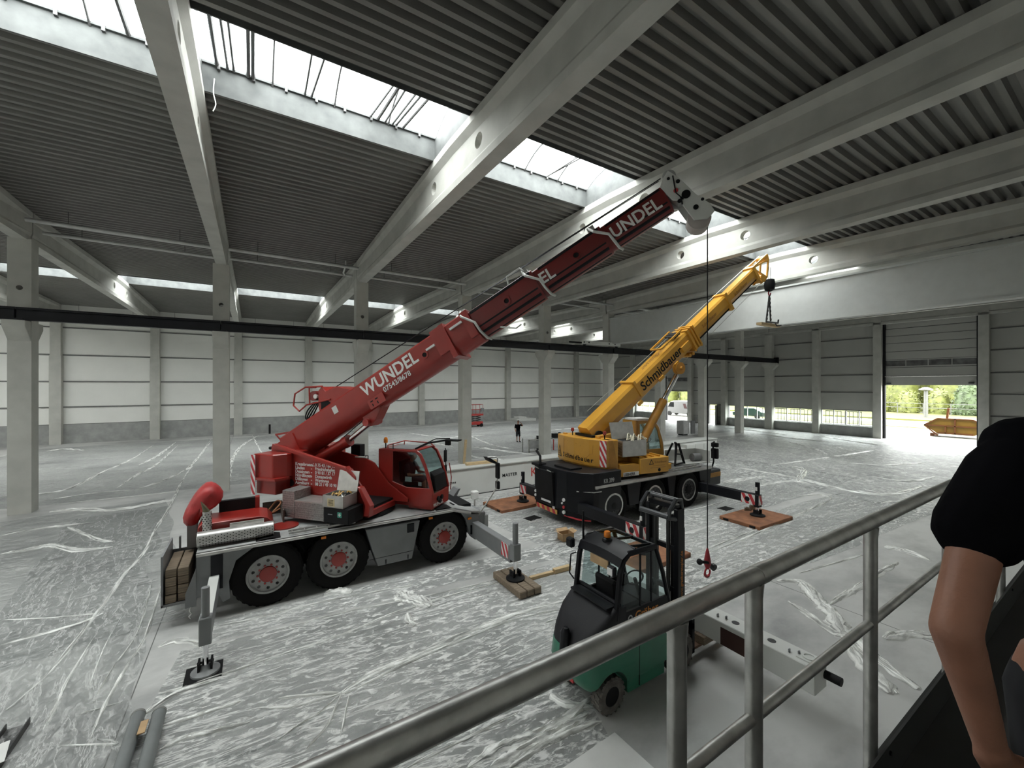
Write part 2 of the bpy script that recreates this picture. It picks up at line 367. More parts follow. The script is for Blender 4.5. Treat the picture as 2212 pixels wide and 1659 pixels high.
# ---- long wall behind the empty aisle (sandwich panels over a concrete plinth)
wall_l = tag(MB().box(X0, X1+0.4, YL+0.16, YL+0.4, 0, 11.6).build('wall_left', JOINT, smooth=False), 'long hall wall of white sandwich panels over a grey concrete plinth', 'wall', kind='structure')
RAILD = mat('painted_shadow_rail', (0.16, 0.16, 0.155), 0.6)  # dark grey imitates the shadow line along each panel joint
LR = [(1.57, 2.92), (2.98, 4.97), (5.03, 7.1), (7.18, 9.3), (9.38, 11.5)]
src = {}
for k, xk in enumerate(KX[:-1]):
    T = Matrix.Translation((6*k, 0, 0))
    if not src: src['p'] = MB().box(xk+0.01, xk+5.99, YL+0.02, YL+0.2, 0, 1.54).build('plinth', CONCD, wall_l, smooth=False)
    else: inst(src['p'], wall_l, wm(wall_l) @ T)
    for j, (a, b) in enumerate(LR):
        if j not in src:
            m = MB().box(xk+0.02, xk+5.98, YL+0.04, YL+0.2, a, b)
            for q in range(1, 6): m.box(xk+q-0.006, xk+q+0.006, YL+0.034, YL+0.05, a+0.02, b-0.02)
            src[j] = m.build('wall_panel', PANELW, wall_l, smooth=False)
        else: inst(src[j], wall_l, wm(wall_l) @ T)
        if j < 4:
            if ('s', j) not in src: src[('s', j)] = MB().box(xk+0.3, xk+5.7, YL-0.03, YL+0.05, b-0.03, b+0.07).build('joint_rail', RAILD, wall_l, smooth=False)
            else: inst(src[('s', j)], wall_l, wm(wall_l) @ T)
pil = None
for xk in KX[:-1]:
    if pil is None:
        m = MB().box(xk-0.3, xk+0.3, YL-0.45, YL+0.1, 0, 10.03); m.box(xk-0.33, xk+0.33, YL-0.48, YL+0.1, 0, 7.0)
        pil = m.build('pilaster', CONC, wall_l, smooth=False)
        x_first = xk
    else: inst(pil, wall_l, wm(wall_l) @ Matrix.Translation((xk-x_first, 0, 0)))
# ---- walls the camera does not face
tag(MB().box(X0-0.3, X0, YN-0.3, YL+0.4, 0, 11.6).build('wall_back', PANELW, smooth=False), 'plain white panel wall closing the hall', 'wall', kind='structure')
tag(MB().box(X0, X1+0.4, YN-0.35, YN, 0, 11.6).build('wall_near', PANELW, smooth=False), 'plain white panel wall behind the gallery', 'wall', kind='structure')
# ---- end wall with gates, windows and a door
wall_e = tag(MB().box(X1+0.05, X1+0.3, YN-0.3, YL+0.3, 10.62, 11.7).build('wall_end', PANELE, smooth=False), 'hall end wall of grey sandwich panels with gates and low windows', 'wall', kind='structure')
PY = [-1.6, 2.5, 7.3, 13.55, 18.26, 22.7, 27.6, 32.0, 36.1, 41.4, 46.8]
ROWS = [(0, 0.92), (0.92, 2.37), (2.37, 4.03), (4.03, 5.64), (5.64, 7.36), (7.36, 8.97), (8.97, 10.62)]
OPEN = {2: (7.62, 13.2, 0, 10.45), 3: (14.05, 17.95, 0.92, 2.37), 4: (18.62, 22.3, 0.92, 2.37), 5: (23.05, 27.25, 0.92, 2.37), 6: (28.62, 29.7, 0, 2.37), 7: (32.25, 35.8, 0, 3.9), 8: (36.6, 40.9, 0.92, 2.37)}
def epanel(y0, y1, z0, z1, plinth):
    if y1-y0 < 0.05 or z1-z0 < 0.05: return
    MB().box(X1+0.02, X1+0.28, y0+0.015, y1-0.015, z0+0.025, z1-0.02).build('wall_panel' if not plinth else 'plinth', CONCD if plinth else PANELE, wall_e, smooth=False)
    MB().box(X1+0.1, X1+0.3, y0-0.02, y1+0.02, z0-0.03, z1+0.03).build('joint_backing', JOINT, wall_e, smooth=False)
    if not plinth: MB().box(X1-0.03, X1+0.1, y0+0.28, y1-0.28, z1-0.05, z1+0.04).build('joint_rail', JOINT, wall_e, smooth=False)
for i in range(len(PY)-1):
    a, b = PY[i], PY[i+1]; op = OPEN.get(i)
    for z0, z1 in ROWS:
        if op is None or z0 >= op[3]-0.01 or z1 <= op[2]+0.01: epanel(a, b, z0, z1, z0 == 0)
        else:
            epanel(a, op[0], z0, z1, z0 == 0); epanel(op[1], b, z0, z1, z0 == 0)
            if z1 > op[3]+0.01: epanel(op[0], op[1], op[3], z1, False)
for y in PY[1:-1]:
    MB().box(X1-0.5, X1+0.1, y-0.28, y+0.28, 0, 10.4).build('pilaster', CONC, wall_e, smooth=False)
MB().box(X1-0.45, X1+0.1, YN, YL, 10.3, 10.7).build('top_rail', CONC, wall_e, smooth=False)
def window(n, y0, y1, z0, z1, panes, lab):
    w = thing('window_%d' % n, (X1+0.15, (y0+y1)/2, z0), lab, 'window', kind='structure')
    m = MB(); X = X1+0.12
    m.box(X, X+0.09, y0, y1, z0, z0+0.07); m.box(X, X+0.09, y0, y1, z1-0.07, z1)
    for j in range(panes+1):
        y = y0 + (y1-y0)*j/panes; m.box(X, X+0.09, max(y0, y-0.035), min(y1, y+0.035), z0, z1)
    m.build('window_frame', WHITE, w, smooth=False)
    for j in range(panes):
        ya = y0+(y1-y0)*j/panes+0.035; yb = y0+(y1-y0)*(j+1)/panes-0.035
        MB().box(X+0.04, X+0.05, ya, yb, z0+0.07, z1-0.07).build('pane', GLASSW, w, smooth=False)
    MB().box(X1-0.06, X1+0.2, y0-0.05, y1+0.05, z0-0.05, z0+0.01).build('window_sill', WHITE, w, smooth=False)
window(1, 14.05, 17.95, 0.92, 2.37, 4, 'low strip window beside the tall open gate')
window(2, 18.62, 22.3, 0.92, 2.37, 3, 'low strip window next to the last column of the rail')
window(3, 23.05, 27.25, 0.92, 2.37, 4, 'low strip window with parked green car outside')
window(4, 36.6, 40.9, 0.92, 2.37, 4, 'low strip window partly behind the yellow boom')
# tall sectional gate, half raised
gate = thing('door_1', (X1+0.15, 10.4, 0), 'tall sectional gate standing half open with a glazed row', 'gate', kind='structure')
GZ = [(4.70, 5.42), (5.5, 6.2), (6.25, 6.9), (6.93, 7.58), (7.62, 8.31), (8.35, 8.94), (8.98, 9.57), (9.62, 10.45)]
for j, (a, b) in enumerate(GZ):
    if j == 2:
        p = MB().box(X1+0.1, X1+0.16, 7.66, 13.16, a, a+0.1).box(X1+0.1, X1+0.16, 7.66, 13.16, b-0.08, b)
        for q in range(5): p.box(X1+0.1, X1+0.16, 7.66+q*1.37, 7.72+q*1.37, a, b)
        f = p.build('glazed_panel', PANELE, gate, smooth=False)
        for q in range(4): MB().box(X1+0.12, X1+0.14, 7.72+q*1.37, 9.03+q*1.37, a+0.1, b-0.08).build('pane', mat('dull_glazing', (0.1, 0.1, 0.1), 0.3, var=0.5, scale=2), f, smooth=False)
    else: MB().box(X1+0.1, X1+0.16, 7.66, 13.16, a, b).build('gate_panel', PANELE, gate, smooth=False)
MB().box(X1+0.16, X1+0.2, 7.66, 13.16, 4.75, 10.45).build('panel_backing', JOINT, gate, smooth=False)
for y in (7.6, 13.22):
    MB().box(X1-0.12, X1+0.2, y-0.1, y+0.1, 0, 10.4).build('guide_rail', BLACKM, gate, smooth=False)
MB().cyl((X1-0.05, 7.5, 5.46), (X1-0.05, 13.3, 5.46), 0.05, 10).build('spring_shaft', GALV, gate)
for y in (8.0, 12.9): MB().box(X1, X1+0.1, y-0.15, y+0.15, 4.82, 4.9).build('handle', BLACKM, gate, smooth=False)
gate2 = thing('door_2', (X1+0.15, 34.0, 0), 'sectional gate raised above a white van outside', 'gate', kind='structure')
for a, b in ((3.9, 4.5), (4.53, 5.1), (5.13, 5.7)): MB().box(X1-0.02, X1+0.02, 32.3, 35.75, a, b).build('gate_panel', PANELE, gate2, smooth=False)
MB().box(X1-0.04, X1+0.0, 32.5, 35.5, 5.2, 5.6).build('glazed_panel', mat('dull_glazing', (0.1, 0.1, 0.1)), gate2, smooth=False)
for y in (32.2, 35.85): MB().box(X1-0.1, X1+0.2, y-0.08, y+0.08, 0, 5.9).build('guide_rail', BLACKM, gate2, smooth=False)
d3 = thing('door_3', (X1, 28.62, 0), 'pale personnel door standing open between pilasters', 'door', kind='structure')
MB(Matrix.Translation((X1, 28.64, 0)) @ Matrix.Rotation(R(200), 4, 'Z')).box(0, 1.0, -0.03, 0.03, 0.02, 2.33).build('door_leaf', PANELE, d3, smooth=False)
MB().box(X1, X1+0.25, 28.58, 28.66, 0, 2.4).box(X1, X1+0.25, 29.66, 29.74, 0, 2.4).build('door_frame', JOINT, d3, smooth=False)

# ---- skylight strips, one per bay
PANE = None
def pane_mat():
    m = bpy.data.materials.new('clear_polycarbonate'); m.use_nodes = True; nt = m.node_tree; N = nt.nodes; L = nt.links
    N.remove(N['Principled BSDF']); t = N.new('ShaderNodeBsdfTransparent'); t.inputs[0].default_value = (0.97, 0.98, 0.98, 1)
    tr = N.new('ShaderNodeBsdfTranslucent'); tr.inputs[0].default_value = (0.9, 0.92, 0.92, 1)
    nz = N.new('ShaderNodeTexNoise'); nz.inputs['Scale'].default_value = 1.0; mr = N.new('ShaderNodeMapRange'); mr.inputs['To Min'].default_value = 0.02; mr.inputs['To Max'].default_value = 0.12
    L.new(nz.outputs['Fac'], mr.inputs['Value'])
    mx = N.new('ShaderNodeMixShader'); L.new(mr.outputs[0], mx.inputs[0]); L.new(t.outputs[0], mx.inputs[1]); L.new(tr.outputs[0], mx.inputs[2]); L.new(mx.outputs[0], N['Material Output'].inputs['Surface']); return m
PANE = pane_mat()
ROD = mat('dark_vent_rod', (0.10, 0.10, 0.10), 0.5)
def vault(y, c): return 12.0 + 0.42*(1 - ((y-c)/1.2)**2)
def skylight(xk, c, lab, grp, rods):
    s = thing('skylight', (xk+3, c, 11.4), lab, 'skylight', grp, 'structure')
    for sg in (-1, 1):
        y = c + sg*1.2
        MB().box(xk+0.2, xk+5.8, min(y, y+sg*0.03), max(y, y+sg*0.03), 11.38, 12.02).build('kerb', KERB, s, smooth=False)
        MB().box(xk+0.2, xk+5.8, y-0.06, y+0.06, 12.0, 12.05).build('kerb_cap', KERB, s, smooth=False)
        m = MB()
        for q in range(8): m.box(xk+0.5+q*0.68, xk+0.56+q*0.68, y-sg*0.02-0.05, y-sg*0.02+0.05, 11.93, 12.06)
        o = m.build('bracket_row', ROD, s, smooth=False); o['kind'] = 'stuff'
    ys = [c-1.2+2.4*i/8 for i in range(9)]
    for q in range(4):
        xa = xk + 0.2 + 1.4*q
        MB().loft([[(x, y, vault(y, c)) for y in ys] for x in (xa, xa+1.38)], cap=False, closed=False).build('pane', PANE, s)
    for q in range(5):
        x = xk + 0.2 + 1.4*q; MB().tube([(x, y, vault(y, c)-0.02) for y in ys], 0.026, 6).build('glazing_bar', ROD, s)
    for sx in (0.2, 5.8):
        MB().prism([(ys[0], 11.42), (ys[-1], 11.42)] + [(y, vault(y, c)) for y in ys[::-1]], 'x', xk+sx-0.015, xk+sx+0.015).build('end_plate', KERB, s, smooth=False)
    for (xa, ya, xb, yb, r) in rods:
        MB().tube([(xk+xa, c+ya, vault(c+ya, c)-0.06), (xk+xb, c+yb, 12.0 if abs(yb) > 1 else vault(c+yb, c)-0.05)], r*1.5, 6).build('vent_rod', ROD, s)
    return s
random.seed(5)
for ya_, yb_ in ((9.2, 11.6), (33.9, 36.3)):
    for xk in KX[-3:-1]: deck(ya_, yb_, xk, xk+6).build('deck_panel', DECKM, ceiling, smooth=False)  # end bays out of view, roofed over to darken the end wall
for xk in KX[2:-3]:
    k = round((xk+1.2)/6)
    rods = [(1.2, -0.9, 1.0, 1.1, .014), (1.5, -0.9, 1.0, 1.1, .014), (4.2, -0.9, 3.9, 1.1, .014), (4.35, -0.9, 3.9, 1.1, .014)]
    if k == 0: rods = [(0.45, -1.1, 0.5, 1.1, .03), (0.62, -1.1, 0.7, 1.15, .02), (0.75, -1.1, 0.82, 1.15, .02), (1.1, -1.0, 1.1, 1.15, .03), (1.2, -1.0, 1.2, 1.15, .03), (2.3, -1, 2.3, 1.1, .02), (2.6, -1, 2.45, 1.1, .02), (4.2, -1, 3.9, 1.1, .02), (4.3, -1, 4.1, 1.1, .03), (4.45, -1, 4.3, 1.1, .02), (4.75, -1, 4.5, 1.1, .02), (4.9, -1, 4.6, 1.1, .02), (5.1, -1, 4.8, 1.1, .025)]
    if k == -1: rods = [(1.9, -1, 2.4, 1.1, .02), (2.3, -1, 2.7, 1.1, .02), (5.0, -1, 5.0, 1.1, .03)]
    skylight(xk, 10.4, 'roof skylight with galvanised kerb and dark rods above the red crane' if k == 0 else 'long roof skylight with galvanised kerb over the crane aisle', None if k == 0 else 'skylights over the crane aisle', rods)
    skylight(xk, 35.1, 'long roof skylight over the empty aisle behind the columns', 'skylights over the empty aisle', [])
c = MB().tube(spline([ony(463, 170, 11.55), ony(461, 200, 11.5), ony(466, 225, 11.5), ony(460, 240, 11.5)]), 0.012, 6).build('loose_cable', WHITE)
tag(c, 'thin white cable dangling from the skylight kerb', 'cable')

# ---- black crane runway rail on the corbels and white end carriage
rail = thing('crane_rail', (16, 21.95, 7.03), 'black steel crane runway rail resting on the column corbels', 'crane rail')
xs = [X0] + [x for x in KX[1:]]
for a, b in zip(xs[:-1], xs[1:]):
    m = MB().box(a+0.01, b-0.01, 21.83, 22.07, 7.04, 7.08).box(a+0.01, b-0.01, 21.83, 22.07, 7.42, 7.46).box(a+0.01, b-0.01, 21.925, 21.975, 7.08, 7.42)
    m.box(a+0.01, b-0.01, 21.92, 21.98, 7.46, 7.51).build('rail_section', BLACK, rail, smooth=False)
    MB().box(b-0.2, b+0.2, 21.82, 22.08, 7.035, 7.1).box(b-0.06, b-0.02, 21.85, 22.05, 7.1, 7.4).build('rail_clamp', BLACK, rail, smooth=False)
MB().box(KX[-1]+0.0, KX[-1]+0.25, 21.75, 22.15, 6.98, 7.62).build('end_stop', BLACKM, rail, smooth=False)
ec = thing('end_carriage', (21.4, 21.95, 7.51), 'white steel end carriage sitting on the black crane rail', 'end carriage')
MB().box(19.6, 23.4, 21.83, 22.07, 7.6, 7.86).build('box_beam', CREAM, ec, bevel=0.01)
for x in (19.75, 20.2, 22.2, 22.8):
    MB().cyl((x, 21.82, 7.74), (x, 21.8, 7.74), 0.05, 12).build('bolt_hole', BLACKM, ec)
for x in (19.9, 23.1): MB().cyl((x, 21.88, 7.62), (x, 22.02, 7.62), 0.11, 14).build('wheel', BLACK, ec)
MB().cyl((18.5, 21.95, 7.7), (19.6, 21.95, 7.7), 0.06, 10).build('buffer_rod', BLACKM, ec)

# ---- rain pipes under the valley
def pipe(pts, r, lab, grp=None):
    o = MB().tube(pts, r, 10).build('drain_pipe', GALVL); tag(o, lab, 'pipe', grp)
    for t in ((0.2, 0.8) if grp else (0.5,)):
        a = Vector(pts[0]).lerp(Vector(pts[-1]), t)
        MB().cyl((a.x, a.y, a.z), (a.x, a.y, zroof(a.y)+0.012), 0.012, 6).build('hanger', ROD, o)
    return o
for k in range(-1, 5):
    xa = -1.2 + 6*k
    pipe([(xa+0.29, 21.75, 10.64), (xa+5.71, 21.75, 10.6)], 0.075, 'galvanised rain pipe under the roof on the crane side of the columns', 'rain pipes on the crane side')
    pipe([(xa+0.29, 23.2, 10.60), (xa+5.71, 23.2, 10.55)], 0.065, 'galvanised rain pipe under the roof on the empty aisle side of the columns', 'rain pipes on the empty aisle side')
for k in range(-3, 7):
    xa = -1.2 + 6*k
    pipe([(xa+0.29, 46.35, 10.2), (xa+5.71, 46.35, 10.15)], 0.065, 'rain pipe along the top of the panelled wall', 'rain pipes along the panelled wall')
pipe([(3.9, 21.75, 10.9), (3.9, 21.75, 10.62), (3.9, 22.4, 10.45), (4.1, 23.1, 10.52)], 0.04, 'short bent pipe linking two long rain pipes near a column')
pipe([(25.4, 23.2, 10.55), (26.2, 22.4, 10.5), (26.4, 21.8, 10.6)], 0.035, 'short bent pipe linking two rain pipes above the deep girder')
# ---- deep girder across the crane aisle
g = thing('deep_girder', (22.8, 10.5, 7.78), 'deep pale grey girder spanning across the hall below the roof beams', 'girder', kind='structure')
GIR = mat('pale_grey_girder', (0.50, 0.515, 0.50), 0.6, var=0.04)
MB().box(22.64, 22.96, YN, 22.2, 7.86, 9.62).build('web', GIR, g, smooth=False)
MB().box(22.55, 23.05, YN, 22.2, 7.76, 7.86).build('bottom_flange', GIR, g, smooth=False)
MB().box(22.55, 23.05, YN, 22.2, 9.62, 9.7).build('top_flange', GIR, g, smooth=False)
# ================================================================ RED CRANE (carrier lies along X)
rc = thing('mobile_crane', (2.3, 11.42, 0), 'red three axle mobile crane on grey carrier with boom raised under the roof', 'crane')
YA, YB, YM = 10.15, 12.69, 11.42
# wheels
def make_wheel(parent, x, y, z, r, w, side, rimcol, hubcol, first, name='wheel'):
    """side -1: outer face towards -Y"""
    W = Matrix.Translation((x, y, z)) @ (Matrix() if side < 0 else Matrix.Rotation(math.pi, 4, 'Z'))
    key = (round(r, 2), name, rimcol.name)
    if key not in first:
        M = MB(W); k = w/2
        M.lathe([(r*0.60, -k*0.9), (r*0.72, -k), (r*0.93, -k*0.95), (r, -k*0.72), (r, k*0.72), (r*0.93, k*0.95), (r*0.6, k)], (0,0,0), (0,1,0), 40, True)
        for i in range(30):
            a = 2*math.pi*i/30; cc, ss = math.cos(a), math.sin(a)
            for s2 in (-1, 1):
                T = W @ Matrix.Rotation(-a, 4, 'Y') @ Matrix.Translation((r, s2*k*0.42, 0)); q = MB(T @ Matrix.Rotation(s2*R(22), 4, 'X')); q.box(-0.02, 0.012, -k*0.3, k*0.3, -0.03, 0.03); M.v += q.v; n = len(M.v)-8; M.f += [tuple(i2+n for i2 in f) for f in [(0,3,2,1),(4,5,6,7),(0,1,5,4),(1,2,6,5),(2,3,7,6),(3,0,4,7)]]
        t = M.build(name, RUBBER, parent)
        # put object origin at the hub so the mesh can be shared
        t.data.transform(W.inverted() @ wm(parent)); t.matrix_local = wm(parent).inverted() @ W; WORLD[t.name] = W
        m = MB(W); m.lathe([(r*0.61, -k*0.8), (r*0.60, -k*1.0), (r*0.545, -k*1.0), (r*0.53, -k*0.82), (r*0.50, -k*0.74), (r*0.31, -k*0.78), (r*0.27, -k*0.82), (0.001, -k*0.82)], (0,0,0), (0,1,0), 36)
        rim = m.build('rim', rimcol, t)
        m = MB(W)
        for i in range(10):
            a = 2*math.pi*(i+0.5)/10; m.cyl((r*0.43*math.cos(a), -k*0.80, r*0.43*math.sin(a)), (r*0.43*math.cos(a), -k*0.7, r*0.43*math.sin(a)), r*0.05, 10)
        hol = m.build('rim_hole', BLACKM, t); hol['kind'] = 'stuff'
        m = MB(W); m.lathe([(r*0.255, -k*0.7), (r*0.24, -k*0.95), (r*0.17, -k*1.0), (0.001, -k*1.02)], (0,0,0), (0,1,0), 24)
        for i in range(10):
            a = 2*math.pi*i/10; m.cyl((r*0.29*math.cos(a), -k*0.9, r*0.29*math.sin(a)), (r*0.29*math.cos(a), -k*0.6, r*0.29*math.sin(a)), 0.022, 8)
        hub = m.build('hub', hubcol, t)
        first[key] = (t, [rim, hol, hub])
    else:
        src, ch = first[key]; t = inst(src, parent, W)
        for c in ch:
            q = c.copy(); col.objects.link(q); q.parent = t; q.matrix_local = Matrix()
    return t
FW = {}
RIM = mat('pale_grey_rim', (0.34, 0.34, 0.33), 0.5, var=0.15, scale=6)
for x in (0.27, 1.68, 4.29):
    for y, s in ((YA+0.21, -1), (YB-0.21, 1)): make_wheel(rc, x, y, 0.672, 0.672, 0.40, s, RIM, RED, FW)
# chassis
MB().box(-0.95, 5.3, YA+0.5, YB-0.5, 0.55, 1.3).build('chassis', BLACKM, rc, smooth=False)
for x in (0.27, 1.68, 4.29): MB().cyl((x, YA+0.3, 0.66), (x, YB-0.3, 0.66), 0.12, 10).build('axle', BLACKM, rc)
dk = MB().prism([(-0.95, 1.30), (4.55, 1.30), (5.05, 1.14), (5.35, 1.12), (5.35, 1.2), (5.1, 1.24), (4.6, 1.40), (-0.95, 1.40)], 'y', YA+0.02, YB-0.02).build('deck', GREYL, rc, smooth=False, bevel=0.01)
MB().tube([(-0.95, YA, 1.34), (4.55, YA, 1.34), (5.05, YA, 1.19)], 0.035, 8).build('deck_edge_rail', ALU, rc)
MB().prism([(2.27, 1.24), (3.62, 1.24), (3.41, 0.3), (2.56, 0.3)], 'y', YA+0.02, YA+0.4).build('side_locker', GREY, rc, smooth=False, bevel=0.015)
for x in (2.75, 3.3): MB().box(x-0.012, x+0.012, YA, YA+0.03, 0.33, 0.43).build('locker_latch', BLACK, rc, smooth=False)
MB().box(3.28, 3.46, YA-0.005, YA+0.06, 0.98, 1.2).build('side_lamp_box', BLACK, rc, smooth=False, bevel=0.01)
MB().box(2.36, 3.42, YA+0.012, YA+0.02, 0.5, 0.507).build('locker_seam', BLACKM, rc, smooth=False)
MB().prism([(-0.95, 1.3), (0.0, 1.3), (-0.3, 1.1), (-0.42, 0.7), (-0.4, 0.35), (-0.52, 0.3), (-0.6, 0.5), (-0.95, 0.5)], 'y', YA+0.02, YA+0.3).build('rear_side_panel', GREY, rc, smooth=False)
MB().box(-0.72, -0.52, YA+0.0, YA+0.06, 0.6, 1.28).build('tool_slot', BLACK, rc, smooth=False)
MB().prism([(4.75, 1.26), (5.3, 1.15), (5.35, 0.5), (5.2, 0.42), (5.0, 0.7), (4.9, 1.05)], 'y', YA+0.02, YA+0.35).build('front_side_panel', GREY, rc, smooth=False)
MB().box(5.05, 5.2, YA+0.0, YA+0.05, 0.6, 0.85).build('control_box', BLACK, rc, smooth=False)
for cx in (0.27, 1.68, 4.29):   # mudguards
    pts = [(cx + 0.78*math.cos(t), 0.66 + 0.78*math.sin(t)) for t in [R(a) for a in range(25, 160, 15)]]
    m = MB(); m.loft([[(x, y, z) for x, z in pts] for y in (YA+0.04, YA+0.45)], cap=False, closed=False); m.build('mudguard', BLACKM, rc)
for x in (1.35, 3.9, 5.02): MB().box(x-0.05, x+0.05, YA-0.01, YA+0.03, 1.22 if x < 5 else 1.02, 1.27 if x < 5 else 1.07).build('marker_lamp', AMBER, rc, smooth=False)
MB().box(5.3, 5.55, YA+0.05, YB-0.05, 0.45, 1.14).build('front_bumper', GREY, rc, smooth=False, bevel=0.03)
MB().box(5.5, 5.62, YA+0.02, YA+0.4, 0.7, 1.05).build('front_step', GREYL, rc, smooth=False, bevel=0.02)
# rear timber rack
m = MB().box(-1.5, -1.47, YA+0.1, YA+1.3, 0.42, 1.4).box(-1.5, -0.95, YA+0.1, YA+1.3, 0.42, 0.46).box(-1.36, -1.33, YA+1.22, YA+1.3, 1.1, 1.42).box(-1.5, -0.95, YA+1.27, YA+1.3, 0.46, 1.15)
m.build('timber_rack', GREY, rc, smooth=False)
MB().prism([(-1.12, 0.35), (-0.95, 0.35), (-0.95, 1.1), (-1.12, 0.62)], 'y', YA+0.0, YA+0.06).build('rack_cheek', GREY, rc, smooth=False)
MB().tube([(-1.03, YA-0.01, 0.36), (-1.05, YA-0.02, 0.3), (-1.02, YA-0.02, 0.24), (-1.06, YA-0.02, 0.19), (-1.03, YA-0.02, 0.14)], 0.014, 6).build('tow_chain', GALV, rc)
# engine cover, silencer, exhaust
prof = [(-0.98, 1.4), (-0.98, 1.72), (-0.93, 1.79), (0.12, 1.79), (0.28, 1.74), (0.38, 1.62), (0.42, 1.4)]
MB().prism(prof, 'y', 10.72, 11.55).build('engine_cover', RED, rc, bevel=0.015)
MB().box(-0.66, 0.06, 11.5, 11.62, 1.7, 2.04).build('radiator_grille', BLACKM, rc, smooth=False)
MB().box(0.04, 0.13, 11.46, 11.66, 1.4, 2.05).build('grille_post', RED, rc, smooth=False)
MB().cyl((-0.96, 10.42, 1.57), (0.38, 10.42, 1.57), 0.155, 24).build('silencer', ALU, rc, bevel=0.01)
m = MB()
for i in range(26):
    for j in range(5):
        a = R(150 + 22*j + (0 if i % 2 else 11)); x = -0.9 + i*0.05
        c0 = Vector((x, 10.42 + 0.150*math.cos(a)*1, 1.57 - 0.150*math.sin(a)*-1)); n = Vector((0, math.cos(a), math.sin(a)))
        c0 = Vector((x, 10.42, 1.57)) + n*0.150
        m.cyl(c0, c0 + n*0.007, 0.011, 6)
o = m.build('perforation', BLACKM, rc, smooth=False); o['kind'] = 'stuff'
MB().box(-0.42, 0.2, 10.56, 10.62, 1.62, 1.76).build('heat_shield', ALU, rc, smooth=False)
MB().cyl((-0.81, 10.6, 1.42), (-0.81, 10.6, 2.08), 0.082, 18).build('exhaust_stack', ALU, rc)
m = MB()
for i in range(10):
    for j in range(4):
        a = R(190 + 40*j + 20*(i % 2)); n = Vector((math.cos(a), math.sin(a), 0)); c0 = Vector((-0.81, 10.6, 1.62+i*0.045)) + n*0.08; m.cyl(c0, c0+n*0.006, 0.011, 6)
o = m.build('perforation', BLACKM, rc, smooth=False); o['kind'] = 'stuff'
m = MB(); m.loft([[Vector((-0.81 + 0.07*math.cos(a) + (0.0 if k == 0 else -0.04), 10.6+0.07*math.sin(a), (2.06 if k == 0 else 2.2 - 0.1*math.cos(a)))) for a in [2*math.pi*i/14 for i in range(14)]] for k in (0, 1)])
m.build('exhaust_tip', mat('sooty_steel', (0.13, 0.12, 0.07), 0.6, 0.5), rc)
# tarpaulin covered hook gear at the rear
random.seed(11)
TP = [(-0.88, 2.53), (-0.72, 2.46), (-0.62, 2.28), (-0.65, 2.09), (-0.79, 1.97), (-0.95, 1.9), (-1.0, 1.78), (-1.04, 1.68), (-1.19, 1.69), (-1.26, 1.88), (-1.18, 2.15), (-1.02, 2.38)]
tc_ = (-0.98, 2.1); rings = []
for j, (yy, kk) in enumerate(((-0.3, 0.55), (-0.27, 0.85), (-0.15, 1.1), (0, 1.15), (0.15, 1.1), (0.27, 0.85), (0.3, 0.55))):
    rings.append([(tc_[0] + (x-tc_[0])*kk*(1+0.16*math.sin(i*2.1+j)), 11.3 + yy*(1+0.25*math.sin(i*1.7)), tc_[1] + (z-tc_[1])*kk*(1+0.13*math.cos(i*2.6+j*1.3))) for i, (x, z) in enumerate(TP)])
o = MB().loft(rings).build('tarpaulin', REDT, rc, ang=70)
sb = o.modifiers.new('subsurf', 'SUBSURF'); sb.levels = 1; sb.render_levels = 1
MB().box(-1.2, -1.03, 11.15, 11.45, 1.2, 1.72).build('gear_post', GREY, rc, smooth=False)
# deck fittings
MB().cyl((0.62, 10.98, 1.4), (0.62, 10.98, 1.425), 0.3, 28).build('tank_lid', RED, rc)
for x, y in ((1.0, 10.75), (0.98, 10.55)): MB().cyl((x, y, 1.4), (x, y, 1.412), 0.1, 20).build('deck_cover', GREYL, rc)
m = MB().box(0.2, 0.62, 12.17, 12.2, 1.4, 1.72).box(0.6, 0.63, 11.2, 12.2, 1.4, 1.72).box(0.2, 0.23, 11.7, 12.2, 1.4, 1.6)
m.build('deck_tray', mat('brown_steel_tray', (0.10, 0.085, 0.07), 0.7), rc, smooth=False)
MB().tube(spline([(0.3, 11.9, 1.55), (0.5, 12.05, 1.75), (0.58, 11.75, 1.76), (0.4, 11.5, 1.62), (0.55, 11.4, 1.72)]), 0.02, 6).build('coiled_strap', mat('orange_strap', (0.3, 0.13, 0.06), 0.8), rc)
m = MB().box(0.66, 2.05, 10.22, 10.245, 1.43, 1.47).box(0.66, 2.05, 10.40, 10.425, 1.43, 1.47)
for i in range(6): m.box(0.72+i*0.25, 0.745+i*0.25, 10.22, 10.42, 1.44, 1.46)
m.build('ladder', ALU, rc, smooth=False)
MB().box(4.35, 4.75, 10.55, 10.8, 1.36, 1.375).build('rubber_patch', BLACKM, rc, smooth=False)
# mirrors on the carrier front
m = MB().tube(spline([(5.22, 10.2, 0.98), (5.6, 10.2, 1.4), (5.88, 10.2, 1.74)]), 0.02, 8).tube([(5.88, 10.2, 1.72), (5.93, 10.2, 2.0), (5.93, 10.2, 2.6), (5.88, 10.2, 2.64), (5.6, 10.2, 2.66)], 0.018, 8)
ma = m.build('mirror_arm', GALV, rc)
for z0, z1 in ((2.02, 2.48), (1.72, 1.95)): MB().box(5.9, 5.98, 10.12, 10.3, z0, z1).build('mirror', BLACKM, ma, bevel=0.03, seg=2)
MB().prism([(5.54, 2.67), (5.62, 2.66), (5.86, 2.5), (5.8, 2.47), (5.62, 2.56)], 'y', 10.05, 10.35).build('wide_mirror', BLACKM, ma, bevel=0.01)
MB().prism([(5.15, 1.25), (5.35, 1.5), (5.42, 1.5), (5.25, 1.22)], 'y', 11.6, 12.0).build('wind_deflector', GREY, rc, smooth=False)
